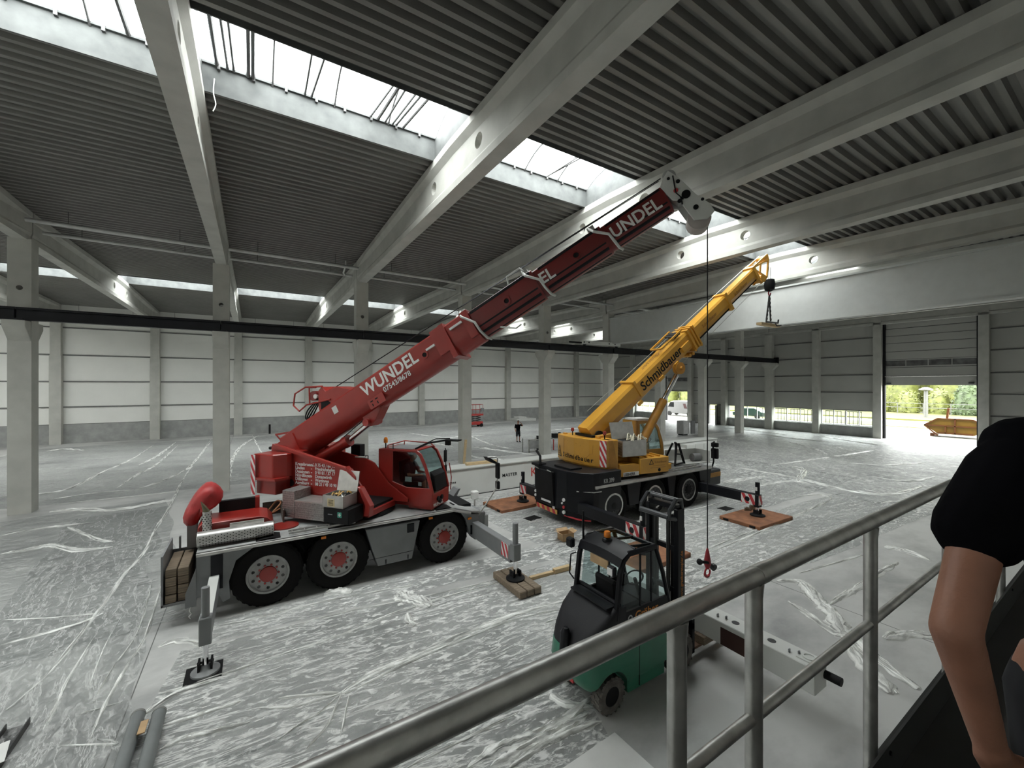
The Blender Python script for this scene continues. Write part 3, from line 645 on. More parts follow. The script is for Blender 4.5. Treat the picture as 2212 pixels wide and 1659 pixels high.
# outriggers
def stripes(M, w, h, n, parent, name='warning_plate', red=SIGR, white=SIGW):
    """M maps local x (0..w), z (0..h); plate thin in local y, outward -y"""
    p = MB(M).box(0, w, -0.006, 0, 0, h).build(name, white, parent, smooth=False)
    step = w/n*2
    for i in range(-3, n+2):
        x0 = i*step; q = [(x0, h), (x0+step*0.5, h), (x0+step*0.5+h*0.5, 0), (x0+h*0.5, 0)]
        # clip to the plate
        def clip(P, f, g):
            out = []
            for a, b in zip(P, P[1:]+P[:1]):
                if f(a): out.append(a)
                if f(a) != f(b): out.append(g(a, b))
            return out
        for lim, sg in ((0, 1), (w, -1)):
            q = clip(q, lambda a: sg*(a[0]-lim) >= 0, lambda a, b: (lim, a[1] + (b[1]-a[1])*(lim-a[0])/(b[0]-a[0]) if b[0] != a[0] else a[1])) if q else q
        if len(q) >= 3: MB(M).prism(q, 'y', -0.010, -0.006).build('stripe', red, p, smooth=False)
    return p
def outrigger(parent, x, yroot, yend, zb, zt, wid, jz0, jz1, ztop, zpad, matb, matj, padr):
    s = 1 if yend > yroot else -1
    b = MB().box(x-wid/2, x+wid/2, min(yroot, yend), max(yroot, yend), zb, zt).build('outrigger_beam', matb, parent, smooth=False, bevel=0.012)
    MB().box(x-wid*0.5, x+wid*0.5, min(yend, yend+s*0.18), max(yend, yend+s*0.18), jz0, jz1).build('jack_box', matj, b, smooth=False, bevel=0.012)
    yc = yend + s*0.09
    MB().cyl((x, yc, jz1-0.02), (x, yc, ztop), wid*0.34, 16).build('jack_cylinder', matj, b)
    MB().cyl((x, yc, zpad+0.06), (x, yc, jz0+0.02), wid*0.24, 14).build('jack_rod', CHROME, b)
    MB().lathe([(padr, 0), (padr, 0.03), (padr*0.45, 0.08), (padr*0.3, 0.12), (0.01, 0.12)], (x, yc, zpad), (0,0,1), 22).build('foot_plate', matj if padr < 0.22 else BLACKM, b)
    m = MB().box(x-padr*0.5, x-padr*0.35, yc-0.09, yc+0.09, zpad+0.05, zpad+0.2).box(x+padr*0.35, x+padr*0.5, yc-0.09, yc+0.09, zpad+0.05, zpad+0.2).cyl((x-padr*0.55, yc, zpad+0.16), (x+padr*0.55, yc, zpad+0.16), 0.02, 8)
    m.build('foot_joint', BLACKM, b)
    return b
DARKST = mat('dark_steel', (0.05, 0.05, 0.05), 0.5, 0.4)
o1 = outrigger(rc, -0.66, 10.35, 8.44, 0.56, 0.88, 0.17, 0.49, 0.93, 1.40, 0.022, GREY, GREY, 0.2)
MB().box(-0.74, -0.58, 8.5, 10.3, 0.881, 0.885).build('beam_top_plate', CREAM, o1, smooth=False)
o2 = outrigger(rc, 5.2, 10.2, 8.2, 0.52, 0.93, 0.2, 0.6, 0.99, 1.47, 0.17, GREY, GREY, 0.22)
stripes(frame((5.095, 8.58, 0.6), (0, -1, 0), (1, 0, 0), (0, 0, 1)) , 0.32, 0.32, 4, o2)
outrigger(rc, -0.66, 12.5, 14.3, 0.56, 0.88, 0.17, 0.49, 0.93, 1.40, 0.022, GREY, GREY, 0.2)
outrigger(rc, 5.2, 12.6, 14.6, 0.52, 0.93, 0.2, 0.6, 0.99, 1.47, 0.022, GREY, GREY, 0.22)

# ---- slewing superstructure
SA = R(-50)
MR = Matrix.Translation((2.3, 11.4, 0)) @ Matrix.Rotation(SA, 4, 'Z')
def RM(): return MB(MR)
def rvec(x, y, z): return (MR.to_3x3() @ Vector((x, y, z)))
def rpt(x, y, z): return MR @ Vector((x, y, z))
RM().lathe([(0.98, 1.4), (1.0, 1.43), (0.96, 1.5), (0.4, 1.5)], (0, 0, 0), (0, 0, 1), 48).build('slewing_ring', BLACKM, rc)
RM().box(-1.35, 0.95, -0.72, 0.4, 1.5, 1.66).build('turntable', RED, rc, smooth=False, bevel=0.02)
side = [(-2.05, 3.10), (-2.0, 3.16), (-1.9, 3.17), (0.45, 2.66), (0.6, 2.45), (0.78, 2.22), (1.05, 1.86), (1.0, 1.63), (-1.35, 1.63), (-1.5, 1.95), (-2.05, 2.5)]
sp = RM().prism(side, 'y', -0.76, -0.70).build('side_frame', RED, rc, smooth=False, bevel=0.008)
RM().prism([(-1.95, 3.17), (0.45, 2.65), (0.5, 2.58), (-1.95, 3.1)], 'y', -0.82, -0.68).build('frame_rim', RED, sp, smooth=False)
RM().prism([(0.36, 2.72), (0.62, 2.5), (0.66, 2.42), (0.4, 2.6)], 'y', -0.84, -0.7).build('frame_tip', RED, sp, smooth=False)
RM().cyl((-1.38, -0.78, 2.19), (-1.38, -0.70, 2.19), 0.09, 20).build('access_hole', BLACKM, sp)
RM().prism([(0.74, 2.28), (0.84, 2.26), (1.12, 1.84), (1.08, 1.6), (0.92, 1.6), (0.98, 1.84)], 'y', -0.9, -0.74).build('support_foot', RED, sp, smooth=False, bevel=0.01)
left = [(-2.05, 3.10), (-1.9, 3.17), (-0.66, 2.84), (0.06, 2.7), (0.3, 2.6), (0.75, 2.1), (1.35, 1.72), (1.35, 1.63), (-1.35, 1.63), (-2.05, 2.5)]
RM().prism(left, 'y', 0.34, 0.4).build('side_frame', RED, rc, smooth=False, bevel=0.008)
RM().box(-0.3, 0.05, 0.33, 0.41, 2.72, 2.75).build('white_pad', WHITE, rc, smooth=False)
RM().tube([(0.02, 0.37, 2.7), (0.02, 0.37, 2.78), (0.1, 0.37, 2.78), (0.1, 0.37, 2.68)], 0.012, 6).build('lifting_eye', BLACKM, rc)
RM().box(-1.3, 0.9, -0.7, 0.34, 1.66, 1.72).build('machine_floor', BLACKM, rc, smooth=False)
RM().box(-0.5, -0.2, 0.42, 0.62, 2.3, 3.05).build('hydraulic_tank', BLACKM, rc, smooth=False)
for i, (t, zz) in enumerate([('Kressbronn/', 2.655), ('Lindau', 2.56), ('Deisingen', 2.465), ('N\u00f6rdlingen', 2.37), ('Dillingen', 2.275), ('Augsburg', 2.18)]):
    text(t, 0.115, sp, rpt(-1.25, -0.765, zz), rvec(1, 0, 0), (0, 0, 1), WHITE, 0.02, name='lettering')
for i, (t, zz) in enumerate([('0 75 43 / 86 78', 2.655), ('Friedrichshafen', 2.56), ('0 90 81 / 37 17', 2.465), ('Donauw\u00f6rth', 2.37), ('Wertingen', 2.275), ('08 21 / 49 10 90', 2.18)]):
    text(t, 0.115, sp, rpt(-0.62, -0.765, zz), rvec(1, 0, 0), (0, 0, 1), WHITE, 0.02, name='lettering', sx=0.86)
    if i: text('-', 0.12, sp, rpt(-0.75, -0.765, zz), rvec(1, 0, 0), (0, 0, 1), WHITE, 0.02, name='lettering')
text('Bodensee', 0.05, sp, rpt(-0.83, -0.765, 2.655), rvec(1, 0, 0), (0, 0, 1), WHITE, 0.01, name='lettering')
# counterweight
cw = RM().prism([(-2.12, -1.22), (-1.5, -1.22), (-1.32, -0.95), (-1.32, 1.2), (-2.12, 1.2)], 'z', 2.37, 2.97).build('counterweight', RED, rc, smooth=False, bevel=0.02)
RM().prism([(-2.08, -1.17), (-1.45, -1.17), (-1.4, -0.9), (-1.4, 1.15), (-2.08, 1.15)], 'z', 1.97, 2.35).build('lower_block', RED, cw, smooth=False, bevel=0.015)
RM().prism([(-2.13, -1.28), (-1.36, -1.28), (-1.28, -1.0), (-1.28, -0.9), (-2.1, -0.9)], 'z', 2.33, 2.39).build('block_ledge', RED, cw, smooth=False)
ch = Vector((-0.12, 0.12, 0)).normalized()
stripes(frame(rpt(-2.12, -1.286, 1.97), rvec(1, 0, 0), rvec(0, 1, 0), (0, 0, 1)), 0.14, 0.99, 2, cw)
RM().tube([(-2.0, -0.5, 3.02), (-2.35, -0.5, 3.0)], 0.02, 8).build('lashing_rod', BLACKM, cw)
RM().sphere((-2.37, -0.5, 3.0), 0.045, 10).build('rod_end', BLACKM, cw)
# deck boxes beside the turntable
tb = RM().box(-1.08, -0.71, -1.32, -0.80, 1.52, 2.16).build('tread_plate_locker', mat('tread_plate', (0.34, 0.33, 0.32), 0.4, 0.6, var=0.3, scale=30), rc, smooth=False, bevel=0.008)
RM().box(-0.70, 0.15, -1.32, -0.8, 1.52, 1.92).build('tread_plate_step', mat('tread_plate', (0.3, 0.3, 0.3)), rc, smooth=False, bevel=0.008)
m = RM()
for i in range(9):
    for j in range(11):
        x, z = -1.06+i*0.04, 1.58+j*0.053; m.box(x-0.012, x+0.012, -1.326, -1.32, z-0.005, z+0.005)
for i in range(20):
    for j in range(6):
        x, z = -0.68+i*0.042, 1.55+j*0.05; m.box(x-0.012, x+0.012, -1.326, -1.32, z-0.005, z+0.005)
o = m.build('tread_stud', ALU, rc, smooth=False); o['kind'] = 'stuff'
RM().box(-0.70, 0.15, -1.33, -0.8, 1.92, 1.95).build('step_top', ALU, rc, smooth=False)
bb = RM().box(0.15, 0.85, -1.32, -0.80, 1.5, 1.86).build('battery_box', BLACKM, rc, smooth=False, bevel=0.015)
RM().box(0.55, 0.66, -1.328, -1.32, 1.66, 1.78).build('first_aid_sign', mat('first_aid_green', (0.05, 0.3, 0.22), 0.5), bb, smooth=False)
RM().box(0.595, 0.615, -1.331, -1.327, 1.68, 1.76).box(0.57, 0.64, -1.331, -1.327, 1.71, 1.73).build('first_aid_cross', WHITE, bb, smooth=False)
RM().box(0.28, 0.4, -1.33, -1.32, 1.70, 1.72).build('latch', GREY, bb, smooth=False)
# lift cylinder
cb = RM().cyl((-1.25, 0, 2.66), (-0.2, 0, 3.24), 0.14, 20).build('lift_cylinder', RED, rc)
RM().cyl((-0.2, 0, 3.24), (0.5, 0, 3.76), 0.075, 16).build('lift_rod', CHROME, rc)
RM().cyl((-0.35, 0, 3.16), (-0.2, 0, 3.24), 0.16, 20).build('cylinder_head', RED, cb)
RM().tube([(-0.3, -0.1, 3.33), (0.45, -0.1, 3.9)], 0.012, 6).build('oil_pipe', BLACKM, cb)
# ---- telescopic boom
BE = math.atan2(8.50-2.90, 7.72+2.05); b0 = rpt(-2.05, 0, 2.90)
bx = rvec(math.cos(BE), 0, math.sin(BE)); bz = rvec(-math.sin(BE), 0, math.cos(BE)); by = rvec(0, 1, 0)
MBm = frame(b0, bx, by, bz)
def boom_sec(s0, s1, hw, hh, red, name='boom_section'):
    pr = [(-hw, hh*0.92), (-hw*0.94, hh), (hw*0.94, hh), (hw, hh*0.92), (hw, -hh*0.1)] + [(hw*math.cos(a), -hh*0.1 - hh*0.9*math.sin(a)) for a in [R(t) for t in range(20, 180, 20)]] + [(-hw, -hh*0.1)]
    return MB(MBm).loft([[(s, y, z) for y, z in pr] for s in (s0, s1)]).build(name, red, rc, ang=30)
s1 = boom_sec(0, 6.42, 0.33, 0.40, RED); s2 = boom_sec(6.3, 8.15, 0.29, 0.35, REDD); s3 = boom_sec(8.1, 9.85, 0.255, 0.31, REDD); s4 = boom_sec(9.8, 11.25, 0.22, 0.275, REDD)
def bpart(name, m, parent, *boxes, **kw):
    q = MB(MBm)
    for b in boxes: q.box(*b)
    return q.build(name, m, parent, smooth=False, **kw)
bpart('boom_tail_plate', RED, s1, (-0.15, 0.5, -0.36, 0.36, -0.45, 0.3))
bpart('collar', RED, s1, (5.35, 5.75, -0.37, 0.37, -0.2, 0.45), (5.62, 5.75, -0.38, 0.38, -0.42, 0.46))
bpart('end_collar', RED, s1, (6.22, 6.42, -0.35, 0.35, -0.25, 0.42))
for (a, b, z) in ((5.08, 5.34, 0.1), (5.85, 6.2, 0.2)): bpart('white_stripe', WHITE, s1, (a, b, -0.375, -0.329, z, z+0.05))
for (x, z) in ((4.98, 0.06), (7.35, 0.05), (9.15, 0.05)):
    par = s1 if x < 6 else (s2 if x < 8 else s3)
    MB(MBm).lathe([(0.10, 0), (0.10, 0.012), (0.06, 0.014), (0.055, 0.0)], (x, -0.30+(0.0 if x > 5 else -0.035) + (0.04 if x > 8 else 0) - 0.0, z), (0, -1, 0), 20, True).build('pin_ring', red_ := (RED if x < 6 else REDD), par)
    MB(MBm).cyl((x, -0.335 if x < 6 else (-0.302 if x < 8 else -0.264), z), (x, -0.2, z), 0.058, 16).build('pin_hole', BLACKM, par)
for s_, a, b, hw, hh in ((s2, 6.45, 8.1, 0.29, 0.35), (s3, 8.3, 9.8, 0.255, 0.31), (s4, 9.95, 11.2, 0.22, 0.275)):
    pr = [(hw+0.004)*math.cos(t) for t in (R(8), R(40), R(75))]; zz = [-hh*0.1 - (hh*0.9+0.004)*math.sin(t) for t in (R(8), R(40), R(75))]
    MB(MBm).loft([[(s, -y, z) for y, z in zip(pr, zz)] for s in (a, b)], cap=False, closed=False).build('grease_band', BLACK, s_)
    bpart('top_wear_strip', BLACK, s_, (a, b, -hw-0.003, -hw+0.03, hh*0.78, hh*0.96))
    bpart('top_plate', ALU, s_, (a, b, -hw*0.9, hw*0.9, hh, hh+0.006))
text('WUNDEL', 0.43, s1, MBm @ Vector((2.98, -0.335, 0.02)), bx, bz, WHITE, 0.022, sx=0.98)
text('07543/8678', 0.185, s1, MBm @ Vector((3.55, -0.335, -0.17)), bx, bz, WHITE, 0.012)
text('EL', 0.36, s2, MBm @ Vector((8.22, -0.26, -0.08)), bx, bz, WHITE, 0.02)
text('UNDEL', 0.36, s4, MBm @ Vector((9.98, -0.225, -0.1)), bx, bz, WHITE, 0.02, sx=0.95)
bpart('bracket_plate', RED, s1, (3.0, 3.5, -0.35, -0.325, -0.36, -0.12))
for x in (3.08, 3.24): bpart('slot', BLACKM, s1, (x, x+0.08, -0.353, -0.349, -0.2, -0.17), (x+0.02, x+0.05, -0.353, -0.349, -0.32, -0.25))
# cylinder lug
MB(MR).prism([(0.25, 4.0), (0.42, 3.70), (0.58, 3.64), (0.74, 3.82), (0.95, 4.2), (0.6, 4.2)], 'y', -0.17, 0.17).build('boom_lug', RED, s1, smooth=False, bevel=0.02)
MB(MR).cyl((0.52, -0.3, 3.75), (0.52, 0.3, 3.75), 0.09, 16).build('lug_pin', RED, s1)
MB(MR).box(-0.1, 0.35, -0.345, -0.335, 4.06, 4.28) if False else None
MB(MBm).box(1.95, 2.1, -0.342, -0.33, 0.08, 0.27).build('data_plate', CREAM, s1, smooth=False)
# brackets and grab bars on each section end
def bracket(s, hw, hh, par):
    M = MB(MBm); M.tube([(s, -0.05, hh+0.16), (s+0.02, -hw*0.7, hh+0.06), (s+0.05, -hw-0.05, hh*0.8), (s+0.28, -hw-0.06, hh*0.05), (s+0.30, -hw-0.05, -hh*0.55), (s+0.33, -hw*0.7, -hh*1.0), (s+0.38, -hw*0.4, -hh-0.06)], 0.03, 8); M.build('guide_bracket', CREAM, par)
    MB(MBm).box(s-0.03, s+0.12, -0.1, 0.1, hh, hh+0.16).build('rope_guide', GALV, par, smooth=False)
bracket(6.2, 0.33, 0.40, s1); bracket(7.95, 0.29, 0.35, s2); bracket(9.65, 0.255, 0.31, s3)
MB(MBm).tube([(7.55, -0.2, 0.36), (7.6, -0.2, 0.56), (7.95, -0.2, 0.56), (8.0, -0.2, 0.45)], 0.022, 8).build('grab_bar', CREAM, s2)
MB(MBm).tube([(6.95, -0.36, -0.4), (7.25, -0.36, -0.62), (7.4, -0.4, -0.62)], 0.018, 6).build('hook_rod', CREAM, s1)
# winch hump, hoop, hoses, rope
hump = [(2.75, 0.38), (2.3, 0.72), (1.95, 0.78), (1.9, 0.95), (1.75, 0.9), (1.55, 0.55), (1.5, 0.38)]
hm = MB(MBm).prism(hump, 'y', -0.28, 0.28).build('winch_housing', RED, rc, smooth=False, bevel=0.015)
MB(MBm).prism([(1.95, 0.42), (1.6, 0.42), (1.7, 0.6), (1.88, 0.55)], 'y', -0.29, -0.27).build('housing_opening', BLACKM, hm, smooth=False)
MB(MBm).cyl((1.55, -0.3, 0.85), (1.55, 0.3, 0.85), 0.13, 18).build('winch_drum', REDD, hm)
MB(MBm).cyl((1.62, -0.32, 0.8), (1.62, -0.26, 0.8), 0.06, 14).build('drum_cap', CREAM, hm)
MB(MBm).tube([(1.95, -0.3, 0.92), (1.45, -0.3, 1.18), (1.05, -0.3, 1.2), (0.85, -0.3, 0.95), (0.95, -0.3, 0.72), (1.25, -0.3, 0.75), (2.0, -0.3, 0.5)], 0.022, 8).build('guard_hoop', RED, hm)
MB(MBm).tube([(1.75, -0.3, 1.0), (1.55, -0.3, 1.1), (1.35, -0.3, 0.72)], 0.02, 8).build('guard_stay', RED, hm)
for k in range(4): MB(MBm).tube(spline([(1.5, -0.25+0.05*k, 0.7), (1.15, -0.25+0.05*k, 0.62-0.04*k), (1.0, -0.25+0.05*k, 0.45), (1.3, -0.25+0.05*k, 0.36)]), 0.018, 6).build('hydraulic_hose', BLACKM, hm)
rope = MB(MBm).tube([(1.9, 0.05, 0.85), (11.4, 0.05, 0.52)], 0.012, 6).tube([(6.3, -0.12, 0.62), (11.3, -0.12, 0.43)], 0.008, 6).build('hoist_rope', BLACK, rc)
for a, b in (((-2.45, 0.1, 3.33), (-1.9, 0.1, 3.42)), ((-2.45, -0.25, 3.33), (-1.9, -0.25, 3.42))): MB(MR).bar(a, b, 0.05, 0.05).build('tail_step', RED, rc)
MB(MR).tube([(-2.5, -0.2, 3.32), (-2.1, -0.2, 2.95)], 0.02, 6).build('tail_stay', RED, rc)
# boom head
hd = [(7.71, 9.03), (7.83, 8.94), (7.97, 8.79), (8.23, 8.48), (8.48, 8.27), (8.57, 8.11), (8.45, 7.97), (8.2, 7.97), (8.07, 8.17), (7.93, 8.40), (7.80, 8.42), (7.56, 8.72), (7.60, 8.86)]
h0 = MB(MR).prism(hd, 'y', -0.24, -0.20).build('boom_head', CREAM, rc, smooth=False, bevel=0.006)
MB(MR).prism(hd, 'y', 0.20, 0.24).build('head_cheek', CREAM, h0, smooth=False)
MB(MR).prism([(7.75, 8.9), (7.95, 8.7), (8.1, 8.5), (7.95, 8.42), (7.7, 8.62)], 'y', -0.2, 0.2).build('head_core', GREYL, h0, smooth=False)
MB(MR).lathe([(0.05, -0.18), (0.22, -0.18), (0.22, 0.18), (0.05, 0.18)], (8.3, 0, 8.02), (0, 1, 0), 26).build('head_sheave', mat('pinkish_nylon', (0.42, 0.38, 0.36), 0.6), h0)
MB(MR).lathe([(0.03, -0.1), (0.13, -0.1), (0.13, 0.1), (0.03, 0.1)], (7.74, 0, 8.98), (0, 1, 0), 20).build('top_sheave', GREYL, h0)
for x, z, r, mm in ((8.05, 8.5, 0.085, BLACKM), (7.86, 8.6, 0.045, SIGR), (8.23, 8.22, 0.05, BLACKM), (7.72, 8.86, 0.03, BLACKM), (7.93, 8.38, 0.04, BLACKM), (8.35, 8.36, 0.03, BLACKM), (7.9, 8.78, 0.04, BLACKM)):
    MB(MR).cyl((x, -0.252, z), (x, -0.238, z), r, 16).build('head_pin', mm, h0)
for a, b, r in (((7.8, -0.26, 8.9), (7.86, -0.26, 8.55), .012), ((7.86, -0.26, 8.55), (8.0, -0.26, 8.4), .01), ((7.95, -0.26, 8.45), (7.98, -0.26, 8.3), .014)): MB(MR).tube([a, b], r, 6).build('head_cable', BLACKM, h0)
# fall rope and hook
hk = rpt(8.47, 0, 0)
MB().tube([(hk.x, hk.y, 8.0), (hk.x, hk.y, 1.42)], 0.011, 6).build('fall_rope', BLACK, rc)
hook = MB().lathe([(0.012, 0.42), (0.03, 0.36), (0.06, 0.2), (0.07, 0.1), (0.03, 0.0)], (hk.x, hk.y, 1.0), (0,0,1), 14).build('hook_ball', mat('hook_red', (0.32, 0.02, 0.03), 0.4), rc)
MB().tube([(hk.x + 0.085*math.cos(a), hk.y, 0.93 + 0.085*math.sin(a)) for a in [R(t) for t in range(95, 400, 20)]], [0.018]*5 + [0.028]*6 + [0.018]*5, 8).build('hook', mat('hook_red', (0.32, 0.02, 0.03)), hook)
MB().tube([(hk.x-0.25, hk.y, 1.2), (hk.x-0.05, hk.y-0.03, 1.15), (hk.x+0.06, hk.y-0.03, 1.08), (hk.x+0.2, hk.y, 1.0)], 0.03, 8).sphere((hk.x-0.26, hk.y, 1.2), 0.06).build('chain_link', BLACKM, hook)
MB().lathe([(0.07, -0.03), (0.07, 0.03)], (hk.x+0.2, hk.y, 0.99), (0.3, 1, 0.2), 16).build('chain_ring', DARKST, hook)

# ---- operator cab
cp = [(0.37, 2.97), (1.55, 2.97), (1.66, 2.88), (1.80, 2.59), (1.93, 2.22), (2.02, 1.85), (2.0, 1.45), (1.32, 1.45), (1.24, 1.62), (0.74, 1.72), (0.37, 2.2)]
YR, YF = 0.45, 1.40
wn = [(0.82, 2.92), (1.50, 2.92), (1.62, 2.82), (1.77, 2.52), (1.92, 2.0), (1.24, 1.99), (0.82, 2.12)]
def ring_face(outer, inner, y, th):
    """plate with a window opening: fan quads between outer and inner loops (matched by angle)"""
    cxm = sum(p[0] for p in inner)/len(inner); czm = sum(p[1] for p in inner)/len(inner)
    def hit(poly, a):
        dx, dz = math.cos(a), math.sin(a); best = None
        for p, q in zip(poly, poly[1:]+poly[:1]):
            ex, ez = q[0]-p[0], q[1]-p[1]; den = dx*ez - dz*ex
            if abs(den) < 1e-9: continue
            t = ((p[0]-cxm)*ez - (p[1]-czm)*ex)/den; u = ((p[0]-cxm)*dz - (p[1]-czm)*dx)/den
            if t > 0 and -1e-6 <= u <= 1+1e-6 and (best is None or t > best): best = t
        return (cxm+dx*best, czm+dz*best)
    angs = sorted(set([math.atan2(p[1]-czm, p[0]-cxm) for p in outer+inner]))
    O = [hit(outer, a) for a in angs]; I = [hit(inner, a) for a in angs]; n = len(angs)
    vs = []; 
    for yy in (y, y+th): vs += [(p[0], yy, p[1]) for p in O] + [(p[0], yy, p[1]) for p in I]
    fs = []
    for i in range(n):
        j = (i+1) % n
        fs += [(i, j, n+j, n+i), (2*n+i, 3*n+i, 3*n+j, 2*n+j), (n+i, n+j, 3*n+j, 3*n+i), (i, 2*n+i, 2*n+j, j)]
    return vs, fs
cab = RM(); cab.add(*ring_face(cp, wn, YR, 0.05)); cab.add(*ring_face(cp, wn, YF-0.05, 0.05))
cab.box(0.37, 0.41, YR, YF, 2.0, 2.97).box(0.37, 1.5, YR, YF, 2.93, 2.97)
cab.prism([(1.32, 1.45), (2.0, 1.45), (2.02, 1.85), (1.95, 1.85), (1.9, 1.52), (1.32, 1.52)], 'y', YR, YF)
cab.prism([(0.37, 2.2), (0.74, 1.72), (1.3, 1.55), (1.3, 1.62), (0.78, 1.8), (0.41, 2.25)], 'y', YR, YF)
cabo = cab.build('operator_cab', RED, rc, smooth=False, bevel=0.012)
RM().prism(wn, 'y', YR+0.02, YR+0.028).build('side_pane', GLASSC, cabo, smooth=False)
RM().prism(wn, 'y', YF-0.03, YF-0.022).build('side_pane', GLASSC, cabo, smooth=False)
fp = [(1.53, 2.95), (1.645, 2.87), (1.785, 2.58), (1.915, 2.21), (2.005, 1.86)]
RM().loft([[(x, y, z) for x, z in fp] for y in (YR+0.05, YF-0.05)], cap=False, closed=False).build('windscreen', GLASSC, cabo)
for y in (YR+0.03, YF-0.03): RM().tube([(x+0.015, y, z) for x, z in fp], 0.03, 8).build('windscreen_pillar', RED, cabo)
RM().box(0.55, 1.35, YR+0.12, YF-0.12, 2.972, 2.985).build('roof_panel', GREY, cabo, smooth=False)
RM().tube([(0.6, YF-0.05, 2.97), (0.62, YF-0.05, 3.08), (1.45, YF-0.05, 3.06), (1.6, YF-0.05, 2.95)], 0.018, 8).tube([(0.6, YR+0.1, 2.97), (0.6, YR+0.1, 3.06), (0.62, YF-0.05, 3.08)], 0.018, 8).build('roof_rail', RED, cabo)
RM().prism([(1.85, 2.42), (1.98, 2.3), (2.04, 1.9), (1.9, 1.9)], 'y', 0.6, 1.25).build('console', BLACKM, cabo, smooth=False, bevel=0.02)
RM().box(1.0, 1.5, 0.62, 1.15, 1.75, 2.1).build('seat', BLACKM, cabo, smooth=False, bevel=0.04)
RM().prism([(0.9, 2.05), (1.02, 2.05), (0.95, 2.65), (0.85, 2.62)], 'y', 0.65, 1.12).build('seat_back', BLACKM, cabo, smooth=False, bevel=0.03)
RM().box(0.42, 1.9, YR+0.05, YF-0.05, 1.62, 1.7).build('cab_floor', BLACKM, cabo, smooth=False)
for x, z, w, h in ((1.15, 2.12, 0.2, 0.13), (1.55, 2.03, 0.1, 0.1)): RM().box(x, x+w, YR+0.08, YR+0.085, z, z+h).build('paper_note', WHITE, cabo, smooth=False)
for y, z in ((0.75, 1.68), (0.95, 1.68), (0.85, 1.6)): RM().cyl((2.0, y, z), (2.05, y, z), 0.06, 16).build('work_light', BLACKM, cabo)
text('WUNDEL', 0.13, cabo, rpt(2.02, 0.50, 1.50), rvec(0, 1, 0), (0, 0, 1), WHITE, 0.02)
bc = RM().cyl((0.5, 0.6, 2.97), (0.5, 0.6, 3.12), 0.018, 8).build('beacon_post', BLACKM, cabo)
RM().lathe([(0.05, 0), (0.055, 0.02), (0.055, 0.1), (0.03, 0.15), (0.001, 0.155)], rpt(0, 0, 0) if False else (0.5, 0.6, 3.12), (0, 0, 1), 16).build('beacon', AMBER, cabo)
RM().tube([(0.8, 0.5, 2.97), (0.8, 0.5, 3.12)], 0.012, 6).build('aerial', BLACKM, cabo)
wp = RM().tube([(1.45, 0.55, 3.0), (1.75, 0.7, 3.15), (2.2, 0.95, 3.22)], 0.025, 8).tube([(1.5, 0.65, 3.05), (1.9, 0.85, 3.25), (2.25, 1.0, 3.26)], 0.014, 6).build('wiper_arm', BLACKM, cabo)
RM().box(2.1, 2.55, 0.85, 1.1, 3.2, 3.23).box(2.15, 2.27, 0.9, 1.02, 3.08, 3.2).build('flipped_screen_visor', BLACKM, cabo, smooth=False)
for z0, z1 in ((2.5, 2.85), (2.22, 2.42)): RM().box(1.8, 1.86, 1.48, 1.62, z0, z1).build('cab_mirror', BLACKM, cabo, bevel=0.03, seg=2)
RM().tube([(1.85, 1.4, 2.1), (1.86, 1.53, 2.2), (1.83, 1.55, 2.9)], 0.014, 6).build('mirror_arm', BLACKM, cabo)
RM().tube([(2.04, 1.45, 1.75), (2.06, 1.47, 2.1), (2.0, 1.46, 2.5)], 0.014, 6).build('grab_rail', RED, cabo)
RM().box(0.85, 1.3, 0.5, 0.9, 1.5, 1.6).build('cab_bracket', RED, cabo, smooth=False)
# loose things on the crane
random.seed(3)
tbx = thing('toolbox', rpt(0.45, -1.05, 1.87), 'open aluminium toolbox full of shackles on the red crane', 'toolbox')
m = RM(); a, b, c, d, z0, z1 = 0.14, 0.72, -1.34, -0.86, 1.87, 2.15
m.box(a, b, c, d, z0, z0+0.02).box(a, b, c, c+0.015, z0, z1).box(a, b, d-0.015, d, z0, z1).box(a, a+0.015, c, d, z0, z1).box(b-0.015, b, c, d, z0, z1).build('box_body', ALU, tbx, smooth=False)
MB(MR @ Matrix.Translation((0.43, -0.85, 2.15)) @ Matrix.Rotation(R(-12), 4, 'X')).box(-0.29, 0.29, -0.02, 0.0, 0, 0.48).build('lid', ALU, tbx, smooth=False)
RM().box(0.28, 0.48, c-0.004, c, 1.9, 2.08).build('notice', mat('cream_notice', (0.6, 0.5, 0.3), 0.7), tbx, smooth=False)
m = RM()
for i in range(5): m.box(0.31, 0.45, c-0.006, c-0.003, 1.93+i*0.027, 1.94+i*0.027)
m.build('notice_line', BLACKM, tbx, smooth=False)
for i in range(16):
    x, y = random.uniform(0.24, 0.62), random.uniform(-1.26, -0.94); an = random.uniform(0, 6.28); rr = random.uniform(0.035, 0.06)
    pts = [(x + rr*math.cos(t+an), y + rr*math.sin(t+an), 2.1 + 0.03*math.sin(2*t+i) + 0.02*(i % 3)) for t in [R(q) for q in range(0, 300, 30)]]
    RM().tube(pts, 0.016, 6).build('shackle', (GALV, DARKST, SIGY)[i % 3], tbx)
for r_ in range(4):
    for c_ in range(2):
        x = -1.44 + c_*0.19
        o = MB().box(x, x+0.17, YA+0.13+0.02*((r_+c_) % 2), YA+1.2, 0.465+r_*0.165, 0.62+r_*0.165).build('timber_block', WOOD, smooth=False, bevel=0.008)
        tag(o, 'weathered timber block stacked in the rear rack of the red crane', 'timber', 'timber blocks in the crane rack')
